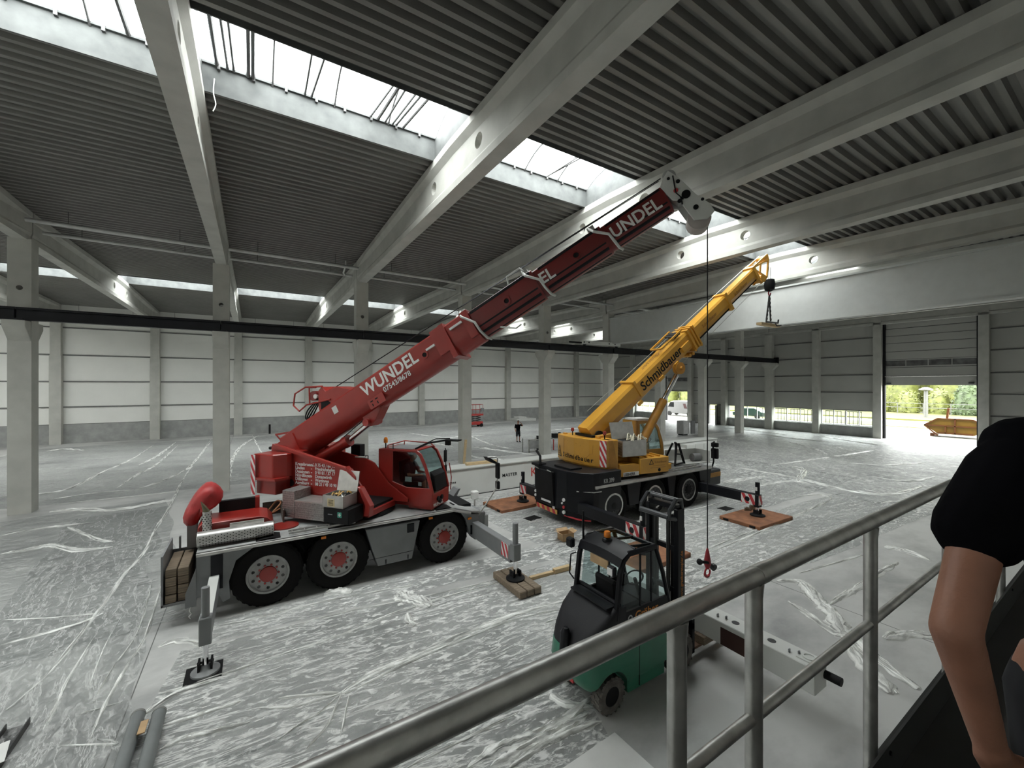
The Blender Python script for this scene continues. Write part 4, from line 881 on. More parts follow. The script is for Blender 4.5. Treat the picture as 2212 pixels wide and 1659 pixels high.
# timber beams and pad under the outriggers
for k in range(3):
    o = MB(Matrix.Translation((5.23, 8.1, 0)) @ Matrix.Rotation(R(0), 4, 'Z')).box(-0.3+k*0.2, -0.12+k*0.2, -0.6, 0.6, 0.014, 0.168).build('timber_beam', WOOD, smooth=False, bevel=0.012)
    tag(o, 'stout timber beam lying under the outrigger foot of the red crane', 'timber', 'timbers under the red crane outrigger')
o = MB(Matrix.Translation((-0.68, 8.35, 0))).box(-0.25, 0.25, -0.23, 0.23, 0.004, 0.022).build('rubber_pad', BLACKM, smooth=False); tag(o, 'square black rubber pad under the round outrigger foot of the red crane', 'pad')
o = MB(Matrix.Translation((6.05, 8.15, 0)) @ Matrix.Rotation(R(-3), 4, 'Z')).box(-0.4, 0.27, -0.05, 0.05, 0, 0.07).build('timber_lath', WOODL, smooth=False, bevel=0.004); tag(o, 'thin fresh pine lath lying beside the outrigger timbers', 'timber')
o = MB(Matrix.Translation((6.5, 8.12, 0)) @ Matrix.Rotation(R(-3), 4, 'Z')).box(-0.15, 0.35, -0.06, 0.06, 0.0, 0.11).build('pine_block', WOODL, smooth=False, bevel=0.004); tag(o, 'short squared pine block lying at the end of the thin lath', 'timber')
# ================================================================ YELLOW CRANE (black carrier along X)
yc = thing('mobile_crane', (12.4, 11.1, 0), 'yellow three axle mobile crane with black carrier and boom raised', 'crane')
ya, yb = 9.8, 12.4
GRIM = mat('dark_rim', (0.05, 0.05, 0.052), 0.5)
for x in (10.2, 12.25, 14.25):
    for y, s in ((ya+0.2, -1), (yb-0.2, 1)):
        w = make_wheel(yc, x, y, 0.665, 0.665, 0.4, s, GRIM, BLACKM, FW)
        q = MB(Matrix.Translation((x, y, 0.665))).lathe([(0.425, s*0.17), (0.425, s*0.205), (0.365, s*0.205), (0.365, s*0.17)], (0,0,0), (0,1,0), 36, True).build('rim_ring', GALV, w)
MB().box(9.4, 15.6, ya+0.5, yb-0.5, 0.5, 1.2).build('chassis', BLACKM, yc, smooth=False)
plan = [(8.75, 12.35), (8.75, 11.0), (8.82, 10.6), (9.0, 10.15), (9.3, 9.83), (9.5, 9.8), (10.55, 9.8), (10.55, 12.4), (9.0, 12.4)]
nose = MB().prism(plan, 'z', 0.5, 1.84).build('engine_housing', BLACK, yc, smooth=False, bevel=0.02)
MB().prism([(8.78, 12.3), (8.78, 11.0), (8.86, 10.6), (9.05, 10.2), (9.33, 9.9), (9.33, 12.3)], 'z', 0.3, 0.5).build('lower_apron', BLACK, nose, smooth=False)
MB().prism([(8.7, 0.55), (8.76, 0.55), (8.76, 1.72), (8.62, 1.72)], 'y', 11.15, 12.15).build('radiator_flap', BLACKM, nose, smooth=False, bevel=0.01)
for y in (11.3, 12.0): MB().bar((8.6, y-0.12, 1.74), (8.62, y+0.12, 1.76), 0.02, 0.03).build('flap_handle', GALV, nose)
MB().box(8.69, 8.705, 11.3, 11.85, 0.62, 0.74).build('number_plate', SIGW, nose, smooth=False)
MB().box(9.0, 9.5, 10.6, 11.5, 1.84, 1.9).build('housing_hatch', BLACKM, nose, smooth=False, bevel=0.01)
MB().box(8.62, 8.95, 11.9, 12.35, 1.8, 1.88).build('mirror_bracket', BLACKM, nose, smooth=False)
MB().tube([(8.72, 11.95, 1.85), (8.72, 11.95, 2.15), (8.66, 12.1, 2.35)], 0.045, 10).build('exhaust_pipe', mat('shiny_black', (0.05, 0.05, 0.05), 0.15, 0.6), nose)
for k, (px, py, pz, r, mm) in enumerate([(8.8, 10.72, 0.86, .06, SIGW), (8.78, 10.78, 0.74, .035, SIGW), (8.8, 10.72, 0.62, .05, SIGR), (8.8, 10.72, 0.45, .06, SIGW), (8.76, 11.2, 0.5, .055, SIGW), (8.74, 12.25, 0.85, .05, SIGW), (8.74, 12.25, 0.7, .05, SIGW)]):
    MB().cyl((px+0.02, py, pz), (px-0.03, py-0.01, pz), r, 14).build('lamp', mm, nose)
stripes(frame((8.74, 12.2, 0.3), (0, -1, 0), (1, 0, 0), (0, 0, 1)), 1.2, 0.15, 8, nose, 'chevron_board', SIGR, SIGY)
MB().tube(spline([(8.85, 10.75, 0.33), (9.0, 10.25, 0.3), (9.3, 9.95, 0.28)]), 0.03, 8).build('red_lip', SIGR, nose)
MB().tube([(8.95, 10.25, 1.22), (9.3, 9.82, 1.23), (9.6, 9.78, 1.23)], 0.018, 8).build('grab_rail', GALV, nose)
text('KR 399', 0.2, nose, (9.72, ya-0.004, 1.48), (1, 0, 0), (0, 0, 1), mat('grey_lettering', (0.45, 0.46, 0.46), 0.5), 0.02, sx=0.8)
MB().box(9.4, 15.75, ya, yb, 1.3, 1.42).build('deck', mat('worn_deck', (0.16, 0.16, 0.155), 0.6, var=0.3, scale=5), yc, smooth=False)
MB().box(9.35, 15.75, ya-0.015, ya+0.03, 1.33, 1.42).build('deck_edge', ALU, yc, smooth=False)
for x0, x1 in ((10.85, 11.55), (13.0, 13.5), (14.95, 15.75)):
    MB().prism([(x0, 1.3), (x1, 1.3), (x1-0.12, 0.55), (x0+0.12, 0.55)], 'y', ya+0.02, ya+0.35).build('side_locker', BLACK, yc, smooth=False, bevel=0.01)
for cx in (10.2, 12.25, 14.25):
    pts = [(cx + 0.76*math.cos(t), 0.66 + 0.76*math.sin(t)) for t in [R(a) for a in range(25, 160, 15)]]
    MB().loft([[(x, y, z) for x, z in pts] for y in (ya+0.03, ya+0.45)], cap=False, closed=False).build('mudguard', BLACKM, yc)
MB().box(15.5, 16.65, ya+0.15, yb-0.3, 0.55, 1.2).build('tail_box', mat('dark_grey_paint', (0.04, 0.042, 0.045), 0.5), yc, smooth=False, bevel=0.05, seg=2)
MB().box(15.55, 16.6, ya+0.135, ya+0.15, 0.9, 1.08).build('tail_band', YELD, yc, smooth=False)
MB().box(15.0, 15.25, ya+0.0, ya+0.4, 0.45, 0.9).build('mud_flap', BLACKM, yc, smooth=False)
# deck load: lattice bracket, open tray, ladder, mirror
m = MB().bar((14.35, 10.5, 1.45), (14.75, 10.7, 2.3), 0.07, 0.07).bar((15.1, 10.6, 1.45), (14.85, 10.7, 2.3), 0.07, 0.07).bar((14.4, 11.1, 1.45), (14.75, 10.9, 2.3), 0.06, 0.06).bar((14.7, 10.7, 2.3), (14.9, 10.9, 2.3), 0.07, 0.07).bar((14.5, 10.6, 1.75), (14.8, 10.8, 2.25), 0.05, 0.05).bar((14.35, 10.5, 1.5), (15.1, 10.6, 1.5), 0.05, 0.05).bar((14.95, 10.62, 1.85), (14.55, 10.6, 1.9), 0.05, 0.05)
m.build('lattice_bracket', BLACKM, yc)
m = MB(Matrix.Translation((15.6, 11.2, 1.43)) @ Matrix.Rotation(R(-12), 4, 'Z')).box(-0.75, 0.9, -0.02, 0.02, 0, 0.5).box(-0.75, 0.9, -0.8, 0, 0, 0.03).box(0.87, 0.9, -0.8, 0, 0, 0.5)
m.build('open_tray', CREAM, yc, smooth=False)
MB(Matrix.Translation((16.1, 11.0, 1.46)) @ Matrix.Rotation(R(-12), 4, 'Z')).cyl((-0.2, -0.3, 0.16), (0.2, -0.3, 0.16), 0.16, 18).build('grey_drum', GREY, yc)
m = MB().box(13.4, 15.2, 9.9, 9.93, 1.43, 1.48).box(13.4, 15.2, 10.15, 10.18, 1.43, 1.48)
for i in range(7): m.box(13.5+i*0.26, 13.54+i*0.26, 9.9, 10.18, 1.44, 1.47)
m.build('ladder', ALU, yc, smooth=False)
m = MB().tube([(16.4, 10.5, 1.2), (16.75, 10.4, 1.2), (16.85, 10.4, 1.4), (16.8, 10.4, 2.2), (16.9, 10.4, 2.25)], 0.035, 8)
mar = m.build('mirror_arm', BLACKM, yc)
for z0, z1 in ((1.5, 1.95), (2.0, 2.2)): MB().box(16.95, 17.1, 10.3, 10.6, z0, z1).build('mirror', BLACKM, mar, bevel=0.04, seg=2)
# outriggers
def youtr(x, yr, ye, zp):
    b = outrigger(yc, x, yr, ye, 0.52, 0.86, 0.22, 0.42, 0.86, 1.28, zp, BLACK, BLACK, 0.24); s = 1 if ye > yr else -1
    if s < 0:
        p = stripes(frame((x-0.115, ye+0.42, 0.5), (0, -1, 0), (1, 0, 0), (0, 0, 1)), 0.48, 0.34, 4, b)
        MB().cyl((x-0.127, ye+0.2, 0.66), (x-0.13, ye+0.2, 0.66), 0.085, 16).build('load_pictogram', BLACK, b)
        q = stripes(frame((x-0.11, ye-0.185, 0.5), (1, 0, 0), (0, 1, 0), (0, 0, 1)), 0.22, 0.34, 2, b)
    else:
        stripes(frame((x-0.115, ye+0.1, 0.5), (0, -1, 0), (1, 0, 0), (0, 0, 1)), 0.4, 0.3, 3, b)
    MB().box(x-0.1, x-0.04, ye+s*0.09-0.03, ye+s*0.09+0.03, 1.0, 1.12).build('jack_label', SIGW, b, smooth=False)
    return b
youtr(15.0, 10.2, 7.72, 0.125); youtr(9.05, 10.2, 7.72, 0.125); youtr(9.0, 12.1, 13.4, 0.125); youtr(15.0, 12.1, 14.2, 0.03)
# ---- superstructure
SY = R(-8); MY = Matrix.Translation((12.0, 11.1, 0)) @ Matrix.Rotation(SY, 4, 'Z')
def YM_(): return MB(MY)
def yvec(x, y, z): return MY.to_3x3() @ Vector((x, y, z))
def ypt(x, y, z): return MY @ Vector((x, y, z))
YM_().lathe([(1.0, 1.42), (1.0, 1.55), (0.5, 1.55)], (0,0,0), (0,0,1), 40).build('slewing_ring', BLACKM, yc)
YM_().box(-1.3, 1.5, -1.0, 1.1, 1.55, 1.75).build('turntable', YEL, yc, smooth=False, bevel=0.02)
A = Vector((-2.15, 1.25)); B = Vector((-1.68, -1.25))
cpl = [(-2.13, 1.25), (-2.24, 0.6), (-2.2, 0.0), (-2.02, -0.7), (-1.68, -1.25), (-1.2, -1.25), (-1.2, 1.25)]
cwy = YM_().prism(cpl, 'z', 1.88, 2.82).build('counterweight', YEL, yc, smooth=False, bevel=0.03, seg=2)
YM_().prism([(x*0.97-0.02, y*0.97) for x, y in cpl], 'z', 1.8, 1.9).build('counterweight_skirt', YEL, cwy, smooth=False)
def rear(u, z, off=0.012):
    """point on the curved rear face: u = 0 (far edge) .. 1 (near edge)"""
    P = cpl[:5]; L = [(Vector(P[i+1])-Vector(P[i])).length for i in range(4)]; t = u*sum(L); i = 0
    while i < 3 and t > L[i]: t -= L[i]; i += 1
    a, b = Vector(P[i]), Vector(P[i+1]); p = a + (b-a)*(t/L[i]); n = Vector(((b-a).y, -(b-a).x)).normalized()
    if n.x > 0: n = -n
    return ypt(p.x+n.x*off, p.y+n.y*off, z), yvec((b-a).normalized().x, (b-a).normalized().y, 0)
u = 0.225
for chh, wd in zip('Schmidbauer', (1.0, .9, .95, 1.45, .45, .95, .95, .95, .95, .95, .6)):
    P, t = rear(u, 2.04 - (u-0.225)*0.05); text(chh, 0.24, cwy, P, t, (0,0,1), BLACK, 0.014, name='lettering', sx=1.1); u += wd*0.058
P, t = rear(0.5, 1.95); text('K\u00dcNSTLICH', 0.05, cwy, P, t, (0,0,1), YELD, 0.0) if False else None
for k, zz in enumerate((1.965, 1.925)):
    P, t = rear(0.47, zz, 0.016); YM = MB(frame(P, t, yvec(0,0,0) if False else (0,0,1), t.cross(Vector((0,0,1))))).box(0, 0.62, 0, 0.018, -0.002, 0.002).build('small_print', YELD, cwy, smooth=False)
# triangle sign
P0, t0 = rear(0.025, 2.0, 0.016); T = frame(P0, t0, (0,0,1), t0.cross(Vector((0,0,1))))
def tri(o, h): return [(o, o*0.6), (0.36-o, o*0.6), (0.18, h-o*1.6)]
trg = MB(T).prism(tri(0, 0.42), 'z', -0.003, 0.003).build('triangle_sign', BLACK, cwy, smooth=False)
MB(T).prism(tri(0.05, 0.40), 'z', -0.006, 0.006).build('triangle_inner', YEL, trg, smooth=False)
text('S', 0.2, trg, T @ Vector((0.125, 0.08, 0.009)), t0, (0,0,1), BLACK, 0.02)
P1, t1 = rear(0.905, 1.9, 0.015); stripes(frame(P1, t1, (0,0,1) if False else -t1.cross(Vector((0,0,1))), (0,0,1)), 0.24, 0.9, 3, cwy)
P1, t1 = rear(0.0, 2.35, 0.012)
for pts in ([(0.25, 2.72), (0.25, 2.2), (0.42, 2.17), (0.7, 2.15), (0.76, 2.28), (0.8, 2.3), (0.81, 2.62)],):
    m = MB(); m.tube([rear(a, b, 0.002)[0] for a, b in pts], 0.007, 5); m.build('hatch_seam', YELD, cwy)
for a, b in ((0.3, 2.7), (0.34, 2.66), (0.52, 2.6), (0.6, 2.55)): 
    P, t = rear(a, b, 0.0); MB().sphere(P, 0.014, 8).build('bolt', YELD, cwy)
for x, y in ((-1.9, 0.55), (-1.55, -0.95)):
    b_ = YM_().cyl((x, y, 2.8), (x, y, 2.98), 0.02, 8).build('beacon_post', BLACKM, cwy)
    YM_().lathe([(0.06, 0), (0.065, 0.08), (0.04, 0.13), (0.001, 0.135)], (x, y, 2.97), (0,0,1), 14).build('beacon', mat('dark_red_lens', (0.25, 0.03, 0.02), 0.3), cwy)
YM_().box(-1.75, -1.0, -0.5, 0.6, 2.8, 2.9).build('winch_bay', BLACKM, cwy, smooth=False)
YM_().lathe([(0.2, -0.4), (0.2, 0.4)], (-1.35, 0.0, 2.85), (0, 1, 0), 20).build('winch_drum', BLACKM, cwy)
for x, y in ((-2.0, 0.9), (-1.62, -0.7)): YM_().box(x-0.05, x+0.05, y-0.08, y+0.08, 2.82, 2.88).build('lifting_lug', YEL, cwy, smooth=False)
# side bodywork
YM_().prism([(-1.62, 2.82), (-1.42, 2.82), (-1.18, 1.8), (-1.62, 1.8)], 'y', -1.26, -0.9).build('side_cheek', YELD, yc, smooth=False, bevel=0.015)
YM_().prism([(-1.62, 2.9), (-0.9, 2.95), (0.0, 2.3), (0.3, 1.75), (-1.62, 1.75)], 'y', -0.6, -0.45).build('boom_frame', YEL, yc, smooth=False, bevel=0.01)
YM_().prism([(-1.62, 3.2), (-0.4, 3.3), (0.6, 2.6), (0.6, 1.75), (-1.62, 1.75)], 'y', 0.4, 0.55).build('boom_frame', YEL, yc, smooth=False, bevel=0.01)
YM_().prism([(-1.2, 1.52), (-0.28, 1.52), (-0.28, 1.9), (-0.5, 1.95), (-1.15, 1.95)], 'y', -1.27, -0.6).build('step_body', YEL, yc, smooth=False, bevel=0.015)
YM_().box(-0.28, 1.06, -1.3, -0.55, 1.55, 2.10).build('side_tank', YEL, yc, smooth=False, bevel=0.02)
lb = YM_().box(-1.0, -0.32, -1.278, -1.27, 1.53, 1.67).build('maker_plate', SIGW, yc, smooth=False)
text('LIEBHERR', 0.14, lb, ypt(-0.98, -1.281, 1.55), yvec(1,0,0), (0,0,1), BLACK, 0.02, sx=0.82)
tp = [(0.12, 1.86), (0.34, 1.86), (0.23, 2.05)]
ts = YM_().prism(tp, 'y', -1.305, -1.30).build('triangle_sign', BLACK, yc, smooth=False); YM_().prism([(0.16, 1.885), (0.30, 1.885), (0.23, 2.0)], 'y', -1.308, -1.304).build('triangle_inner', YEL, ts, smooth=False)
DIM = mat('faded_brown_print', (0.25, 0.12, 0.03), 0.6)
text('Schmidbauer', 0.11, yc, ypt(0.38, -1.304, 1.90), yvec(1,0,0), (0,0,1), DIM, 0.01)
for k in range(2): YM_().box(0.3-0.1*k, 0.85+0.05*k, -1.303, -1.30, 1.80-k*0.07, 1.815-k*0.07).build('small_print', DIM, yc, smooth=False)
YM_().cyl((0.6, -1.31, 1.65), (0.6, -1.29, 1.65), 0.06, 16).build('filler_cap', BLACKM, yc)
for k in range(4): YM_().bar((-0.2+k*0.3, -1.2, 2.13), (-0.1+k*0.3, -0.6, 2.13), 0.06, 0.05).build('tank_rib', YEL, yc)
# boom
EY = R(37.8); y0 = ypt(-1.35, 0, 3.0); ex = yvec(math.cos(EY), 0, math.sin(EY)); ez = yvec(-math.sin(EY), 0, math.cos(EY)); ey = yvec(0, 1, 0)
MYb = frame(y0, ex, ey, ez)
def ysec(a, b, w, h):
    pr = [(-w*0.82, h), (w*0.82, h), (w, h*0.75), (w, -h*0.25), (w*0.7, -h*0.8), (w*0.3, -h), (-w*0.3, -h), (-w*0.7, -h*0.8), (-w, -h*0.25), (-w, h*0.75)]
    return MB(MYb).loft([[(s, y, z) for y, z in pr] for s in (a, b)]).build('boom_section', YEL, yc, smooth=False)
t1_ = ysec(-0.3, 6.1, 0.34, 0.42); t2_ = ysec(6.0, 8.75, 0.28, 0.35); t3_ = ysec(8.7, 11.0, 0.23, 0.29)
def yp(name, m, par, *bx, **kw):
    q = MB(MYb)
    for b in bx: q.box(*b)
    return q.build(name, m, par, smooth=False, **kw)
yp('clamp_plate', YEL, t1_, (2.3, 2.42, -0.4, 0.4, -0.2, 0.5), bevel=0.01)
yp('end_collar', YEL, t1_, (5.75, 5.85, -0.4, 0.4, -0.46, 0.48), (5.95, 6.03, -0.4, 0.4, -0.46, 0.48), (6.13, 6.2, -0.38, 0.38, -0.44, 0.46))
yp('end_collar', YEL, t2_, (8.6, 8.75, -0.32, 0.32, -0.42, 0.42))
for i, z in enumerate((-0.5, -0.54, -0.5, -0.45, -0.52)): MB(MYb).cyl((5.4+0.2*i, -0.3, z), (5.4+0.2*i, 0.1, z), 0.07, 10).build('slide_roller', YEL, t1_)
for a_, b_ in (((4.3, -0.3), (5.6, -0.3)), ((4.3, 0.3), (5.6, 0.3)), ((4.3, -0.3), (4.3, 0.3))): MB(MYb).bar((a_[0], a_[1], 0.62), (b_[0], b_[1], 0.62), 0.06, 0.06).build('walkway_rail', YEL, t1_)
for i in range(3): MB(MYb).tube([(5.2+0.12*i, -0.3, 0.55), (5.25+0.12*i, 0.3, 0.58)], 0.05, 6).build('hose_bundle', DARKST, t1_)
for b_ in ((3.4, 3.7, -0.39, -0.33, -0.32, -0.2), (4.4, 4.65, -0.42, -0.33, -0.36, -0.22), (5.1, 5.6, -0.42, -0.33, -0.15, 0.1), (2.0, 2.25, -0.4, -0.33, -0.42, -0.3)): yp('side_bracket', YEL, t1_, b_)
MB(MYb).lathe([(0.05, -0.02), (0.24, -0.02), (0.24, 0.0), (0.12, 0.02), (0.12, 0.14), (0.24, 0.16), (0.24, 0.18), (0.07, 0.2), (0.07, 0.3), (0.01, 0.3)], (4.45, -0.36, -0.45), (0, -1, 0), 24).build('cable_reel', YELD, t1_)
text('Schmidbauer', 0.5, t1_, MYb @ Vector((2.55, -0.345, -0.12)), ex, ez, BLACK, 0.018, sx=0.98)
text('Schmidbauer', 0.34, t1_, MYb @ Vector((5.35, 0.1, 0.423)), -ex, -ey, DIM, 0.012, sx=1.2)
text('Schmidbauer', 0.2, t2_, MYb @ Vector((6.7, -0.284, -0.03)), ex, ez, DIM, 0.012)
text('Schmidbauer', 0.2, t3_, MYb @ Vector((9.2, -0.234, -0.05)), ex, ez, DIM, 0.012)
for s_, a_, b_, w_, h_ in ((t2_, 6.2, 8.6, 0.28, 0.35), (t3_, 8.8, 11.0, 0.23, 0.29)): yp('grease_band', BLACKM, s_, (a_, b_, -w_*0.72, w_*0.72, -h_*0.99, -h_*0.8))
# lattice head
H = [(11.0, -0.3), (11.0, 0.3), (12.25, 0.28), (12.2, 0.05), (11.6, -0.55), (11.1, -0.55)]
for yy in (-0.18, 0.18):
    for (p, q) in ((0, 1), (1, 2), (2, 3), (3, 4), (4, 5), (5, 0), (1, 4), (1, 5), (3, 1)):
        MB(MYb).bar((H[p][0], yy, H[p][1]), (H[q][0], yy, H[q][1]), 0.05, 0.07).build('head_lattice', YEL, t3_)
MB(MYb).lathe([(0.03, -0.2), (0.16, -0.2), (0.16, 0.2), (0.03, 0.2)], (12.1, 0, 0.15), (0, 1, 0), 20).build('head_sheave', YELD, t3_)
MB(MYb).lathe([(0.03, -0.2), (0.18, -0.2), (0.18, 0.2), (0.03, 0.2)], (11.35, 0, -0.45), (0, 1, 0), 20).build('head_sheave', YEL, t3_)
yp('head_crossbar', YEL, t3_, (10.95, 11.1, -0.26, 0.26, -0.35, 0.36))
MB(MYb).tube([(0.3, 0.1, 0.7), (11.0, 0.1, 0.42), (12.1, 0.1, 0.32)], 0.01, 5).tube([(4.5, -0.1, -0.6), (11.2, -0.1, -0.6)], 0.008, 5).build('hoist_rope', GALV, yc)
# lift cylinder
YM_().cyl((0.75, -0.15, 2.4), (1.92, -0.15, 4.1), 0.17, 18).build('lift_cylinder', YELD, yc); YM_().cyl((1.92, -0.15, 4.1), (2.6, -0.15, 5.1), 0.1, 14).build('lift_rod', CHROME, yc)
# cab
cy0 = [(1.15, 1.6), (2.45, 1.6), (2.6, 1.8), (2.5, 2.4), (2.3, 2.95), (2.05, 3.25), (1.15, 3.25)]
wy = [(1.3, 2.05), (2.42, 2.05), (2.36, 2.4), (2.2, 2.88), (1.98, 3.12), (1.3, 3.12)]
cabm = YM_(); cabm.add(*ring_face(cy0, wy, 0.5, 0.05)); cabm.add(*ring_face(cy0, wy, 1.35, 0.05)); cabm.box(1.15, 1.2, 0.5, 1.4, 1.6, 3.25).box(1.15, 2.05, 0.5, 1.4, 3.2, 3.25).box(1.15, 2.5, 0.5, 1.4, 1.58, 1.65)
cyo = cabm.build('operator_cab', YEL, yc, smooth=False, bevel=0.01)
for y in (0.52, 1.37): YM_().prism(wy, 'y', y, y+0.008).build('side_pane', GLASSC, cyo, smooth=False)
fy = [(2.58, 1.8), (2.49, 2.4), (2.29, 2.95), (2.05, 3.22)]
YM_().loft([[(x, y, z) for x, z in fy] for y in (0.55, 1.35)], cap=False, closed=False).build('windscreen', GLASSC, cyo)
for y in (0.53, 1.37): YM_().tube([(x+0.02, y, z) for x, z in fy], 0.035, 8).build('windscreen_pillar', WHITE, cyo)
YM_().box(1.3, 1.75, 0.7, 1.2, 1.9, 2.15).build('seat', BLACKM, cyo, smooth=False); YM_().prism([(1.25, 2.1), (1.38, 2.1), (1.32, 2.75), (1.22, 2.75)], 'y', 0.75, 1.15).build('seat_back', BLACKM, cyo, smooth=False)
YM_().lathe([(0.16, -0.012), (0.18, 0), (0.16, 0.012), (0.145, 0)], (2.1, 0.95, 2.35), (-0.6, 0, 0.8), 22, True).build('steering_wheel', BLACKM, cyo)
YM_().box(1.2, 2.0, 0.55, 1.3, 3.25, 3.32).build('roof_grille', WHITE, cyo, smooth=False)
# hook block, chains and spreader timber
tipw = ypt(8.62, 0, 0)
MB().tube([(tipw.x-0.08, tipw.y, 10.25), (tipw.x-0.08, tipw.y, 9.6)], 0.01, 5).tube([(tipw.x+0.08, tipw.y, 10.25), (tipw.x+0.08, tipw.y, 9.6)], 0.01, 5).build('fall_rope', BLACK, yc)
hb = MB().lathe([(0.08, 0.6), (0.2, 0.55), (0.24, 0.3), (0.2, 0.08), (0.08, 0)], (tipw.x, tipw.y, 9.1), (0,0,1), 14).build('hook_block', BLACKM, yc)
MB().tube([(tipw.x+0.1*math.cos(a), tipw.y, 9.02+0.1*math.sin(a)) for a in [R(t) for t in range(90, 380, 24)]], 0.03, 8).build('hook', mat('hook_red', (0.32, 0.02, 0.03)), hb)
for dx in (-0.3, 0.12):
    pts = [(tipw.x + dx*i/14, tipw.y + 0.012*(i % 2), 8.95-1.35*i/14) for i in range(15)]
    o = MB().tube(pts, [0.03 if i % 2 else 0.045 for i in range(15)], 6).build('sling_chain', DARKST); tag(o, 'dark chain sling hanging from the black hook block of the yellow crane', 'chain', 'chain slings of the yellow crane')
o = MB().box(tipw.x-0.95, tipw.x+0.75, tipw.y-0.12, tipw.y+0.12, 7.46, 7.58).build('spreader_timber', WOODL, smooth=False); tag(o, 'pale timber spreader hanging level in chains below the yellow boom', 'timber')
o = MB().tube([(tipw.x-0.55, tipw.y-0.13, 7.62), (tipw.x+0.5, tipw.y-0.13, 7.64), (tipw.x+0.55, tipw.y-0.13, 7.8)], 0.04, 6).tube([(tipw.x+0.25, tipw.y-0.13, 7.62), (tipw.x+0.4, tipw.y-0.13, 7.5), (tipw.x+0.8, tipw.y-0.13, 7.56)], 0.03, 6).build('lifting_shackle', DARKST); tag(o, 'dark bent steel shackle bar lying on the hanging timber spreader', 'shackle')
# toolbox with slings
ty = thing('toolbox', ypt(-0.5, -0.95, 2.2), 'open aluminium toolbox with pale slings on the yellow crane', 'toolbox')
m = YM_().box(-1.02, 0.04, -1.26, -0.66, 2.2, 2.22).box(-1.02, 0.04, -1.26, -1.245, 2.2, 2.76).box(-1.02, 0.04, -0.675, -0.66, 2.2, 2.76).box(-1.02, -1.005, -1.26, -0.66, 2.2, 2.76).box(0.025, 0.04, -1.26, -0.66, 2.2, 2.76)
m.build('box_body', ALU, ty, smooth=False)
MB(MY @ Matrix.Translation((-0.5, -0.65, 2.76)) @ Matrix.Rotation(R(-15), 4, 'X')).box(-0.52, 0.52, -0.02, 0.0, 0, 0.6).build('lid', ALU, ty, smooth=False)
YM_().box(-1.0, 0.02, -1.24, -0.68, 2.6, 2.72).build('dark_contents', BLACKM, ty, smooth=False)
m = YM_()
for i in range(12): m.box(-1.032, -1.02, -1.22, -0.72, 2.26+i*0.038, 2.275+i*0.038)
m.build('vent_louvre', DARKST, ty, smooth=False)
random.seed(8)
SLING = mat('pale_rope_sling', (0.62, 0.58, 0.45), 0.8)
for i in range(9):
    x, y = random.uniform(-0.5, 0.0), random.uniform(-1.15, -0.8); a = random.uniform(-0.9, 0.9)
    YM_().tube(spline([(x-0.2*math.cos(a), y-0.12, 2.74), (x-0.05, y, 2.86+0.05*(i % 3)), (x+0.08*math.cos(a), y+0.05, 2.9-0.03*(i % 4)), (x+0.25*math.cos(a), y+0.1*math.sin(a), 2.75)]), 0.022, 6).build('rope_sling', SLING, ty)
# mats under the yellow outriggers
def omat(cx, cy, rz, lab):
    r = thing('outrigger_mat', (cx, cy, 0), lab, 'mat', rz=rz); W = wm(r)
    MB(W).box(-1.06, 1.06, -0.69, 0.69, 0.0, 0.12).build('mat_board', MATB, r, smooth=False, bevel=0.012)
    for sx in (-1, 1):
        for sy in (-0.5, 0.5): MB(W).box(sx*1.06-0.02, sx*1.06+0.02, sy*0.9-0.09, sy*0.9+0.09, 0.03, 0.09).build('grip_slot', BLACKM, r, smooth=False)
    return r
omat(14.9, 7.63, R(-1), 'brown wooden outrigger mat with scattered wedges on it'); omat(8.72, 13.62, R(2), 'worn brown outrigger mat in front of the white girder'); omat(9.08, 7.6, R(0), 'brown outrigger mat half hidden behind the forklift mast')
random.seed(4)
for i in range(6):
    x = 15.3 + 0.13*i; y = 8.18 + random.uniform(-0.1, 0.08)
    o = MB(Matrix.Translation((x, y, 0.12)) @ Matrix.Rotation(random.uniform(-0.8, 0.8), 4, 'Z')).prism([(-0.12, 0), (0.12, 0), (0.1, 0.05), (-0.1, 0.11)], 'y', -0.03, 0.03).build('wooden_wedge', WOOD, smooth=False); tag(o, 'small brown wooden wedge on the far edge of the outrigger mat', 'wedge', 'wedges on the mat')
for k, (x, y, rz, lab) in enumerate([(15.22, 8.9, 0.0, 'thin black rubber sheet on the floor behind the wedge strewn mat'), (9.15, 11.9, 0.15, 'thin black rubber sheet on the floor by the yellow crane engine housing')]):
    o = MB(Matrix.Translation((x if k == 0 else 8.35, y, 0)) @ Matrix.Rotation(rz, 4, 'Z')).box(-0.27, 0.27, -0.19, 0.19, 0.003, 0.012).build('rubber_sheet', BLACKM, smooth=False); tag(o, lab, 'rubber sheet')
# ---- long white box girder lying on the floor
gl = thing('box_girder', (15.5, 16.1, 0), 'long white box girder with black MASTER lettering lying behind the cranes', 'girder')
MB().box(5.0, 26.0, 15.82, 16.3, 0.03, 1.16).build('web_box', CREAM, gl, smooth=False)
MB().box(5.0, 26.0, 15.76, 16.62, 1.16, 1.2).build('top_flange', CREAM, gl, smooth=False)
MB().box(5.0, 26.0, 15.78, 16.6, 0.0, 0.03).build('bottom_flange', DARKST, gl, smooth=False)
text('45944', 0.13, gl, (6.82, 15.815, 0.58), (1,0,0), (0,0,1), BLACK, 0.015, space=1.15)
text('MASTER', 0.2, gl, (9.44, 15.815, 0.58), (1,0,0), (0,0,1), BLACK, 0.02, space=1.15)
text('KX', 0.58, gl, (10.98, 15.815, 0.44), (1,0,0), (0,0,1), mat('logo_red', (0.5, 0.05, 0.04), 0.5), 0.01)
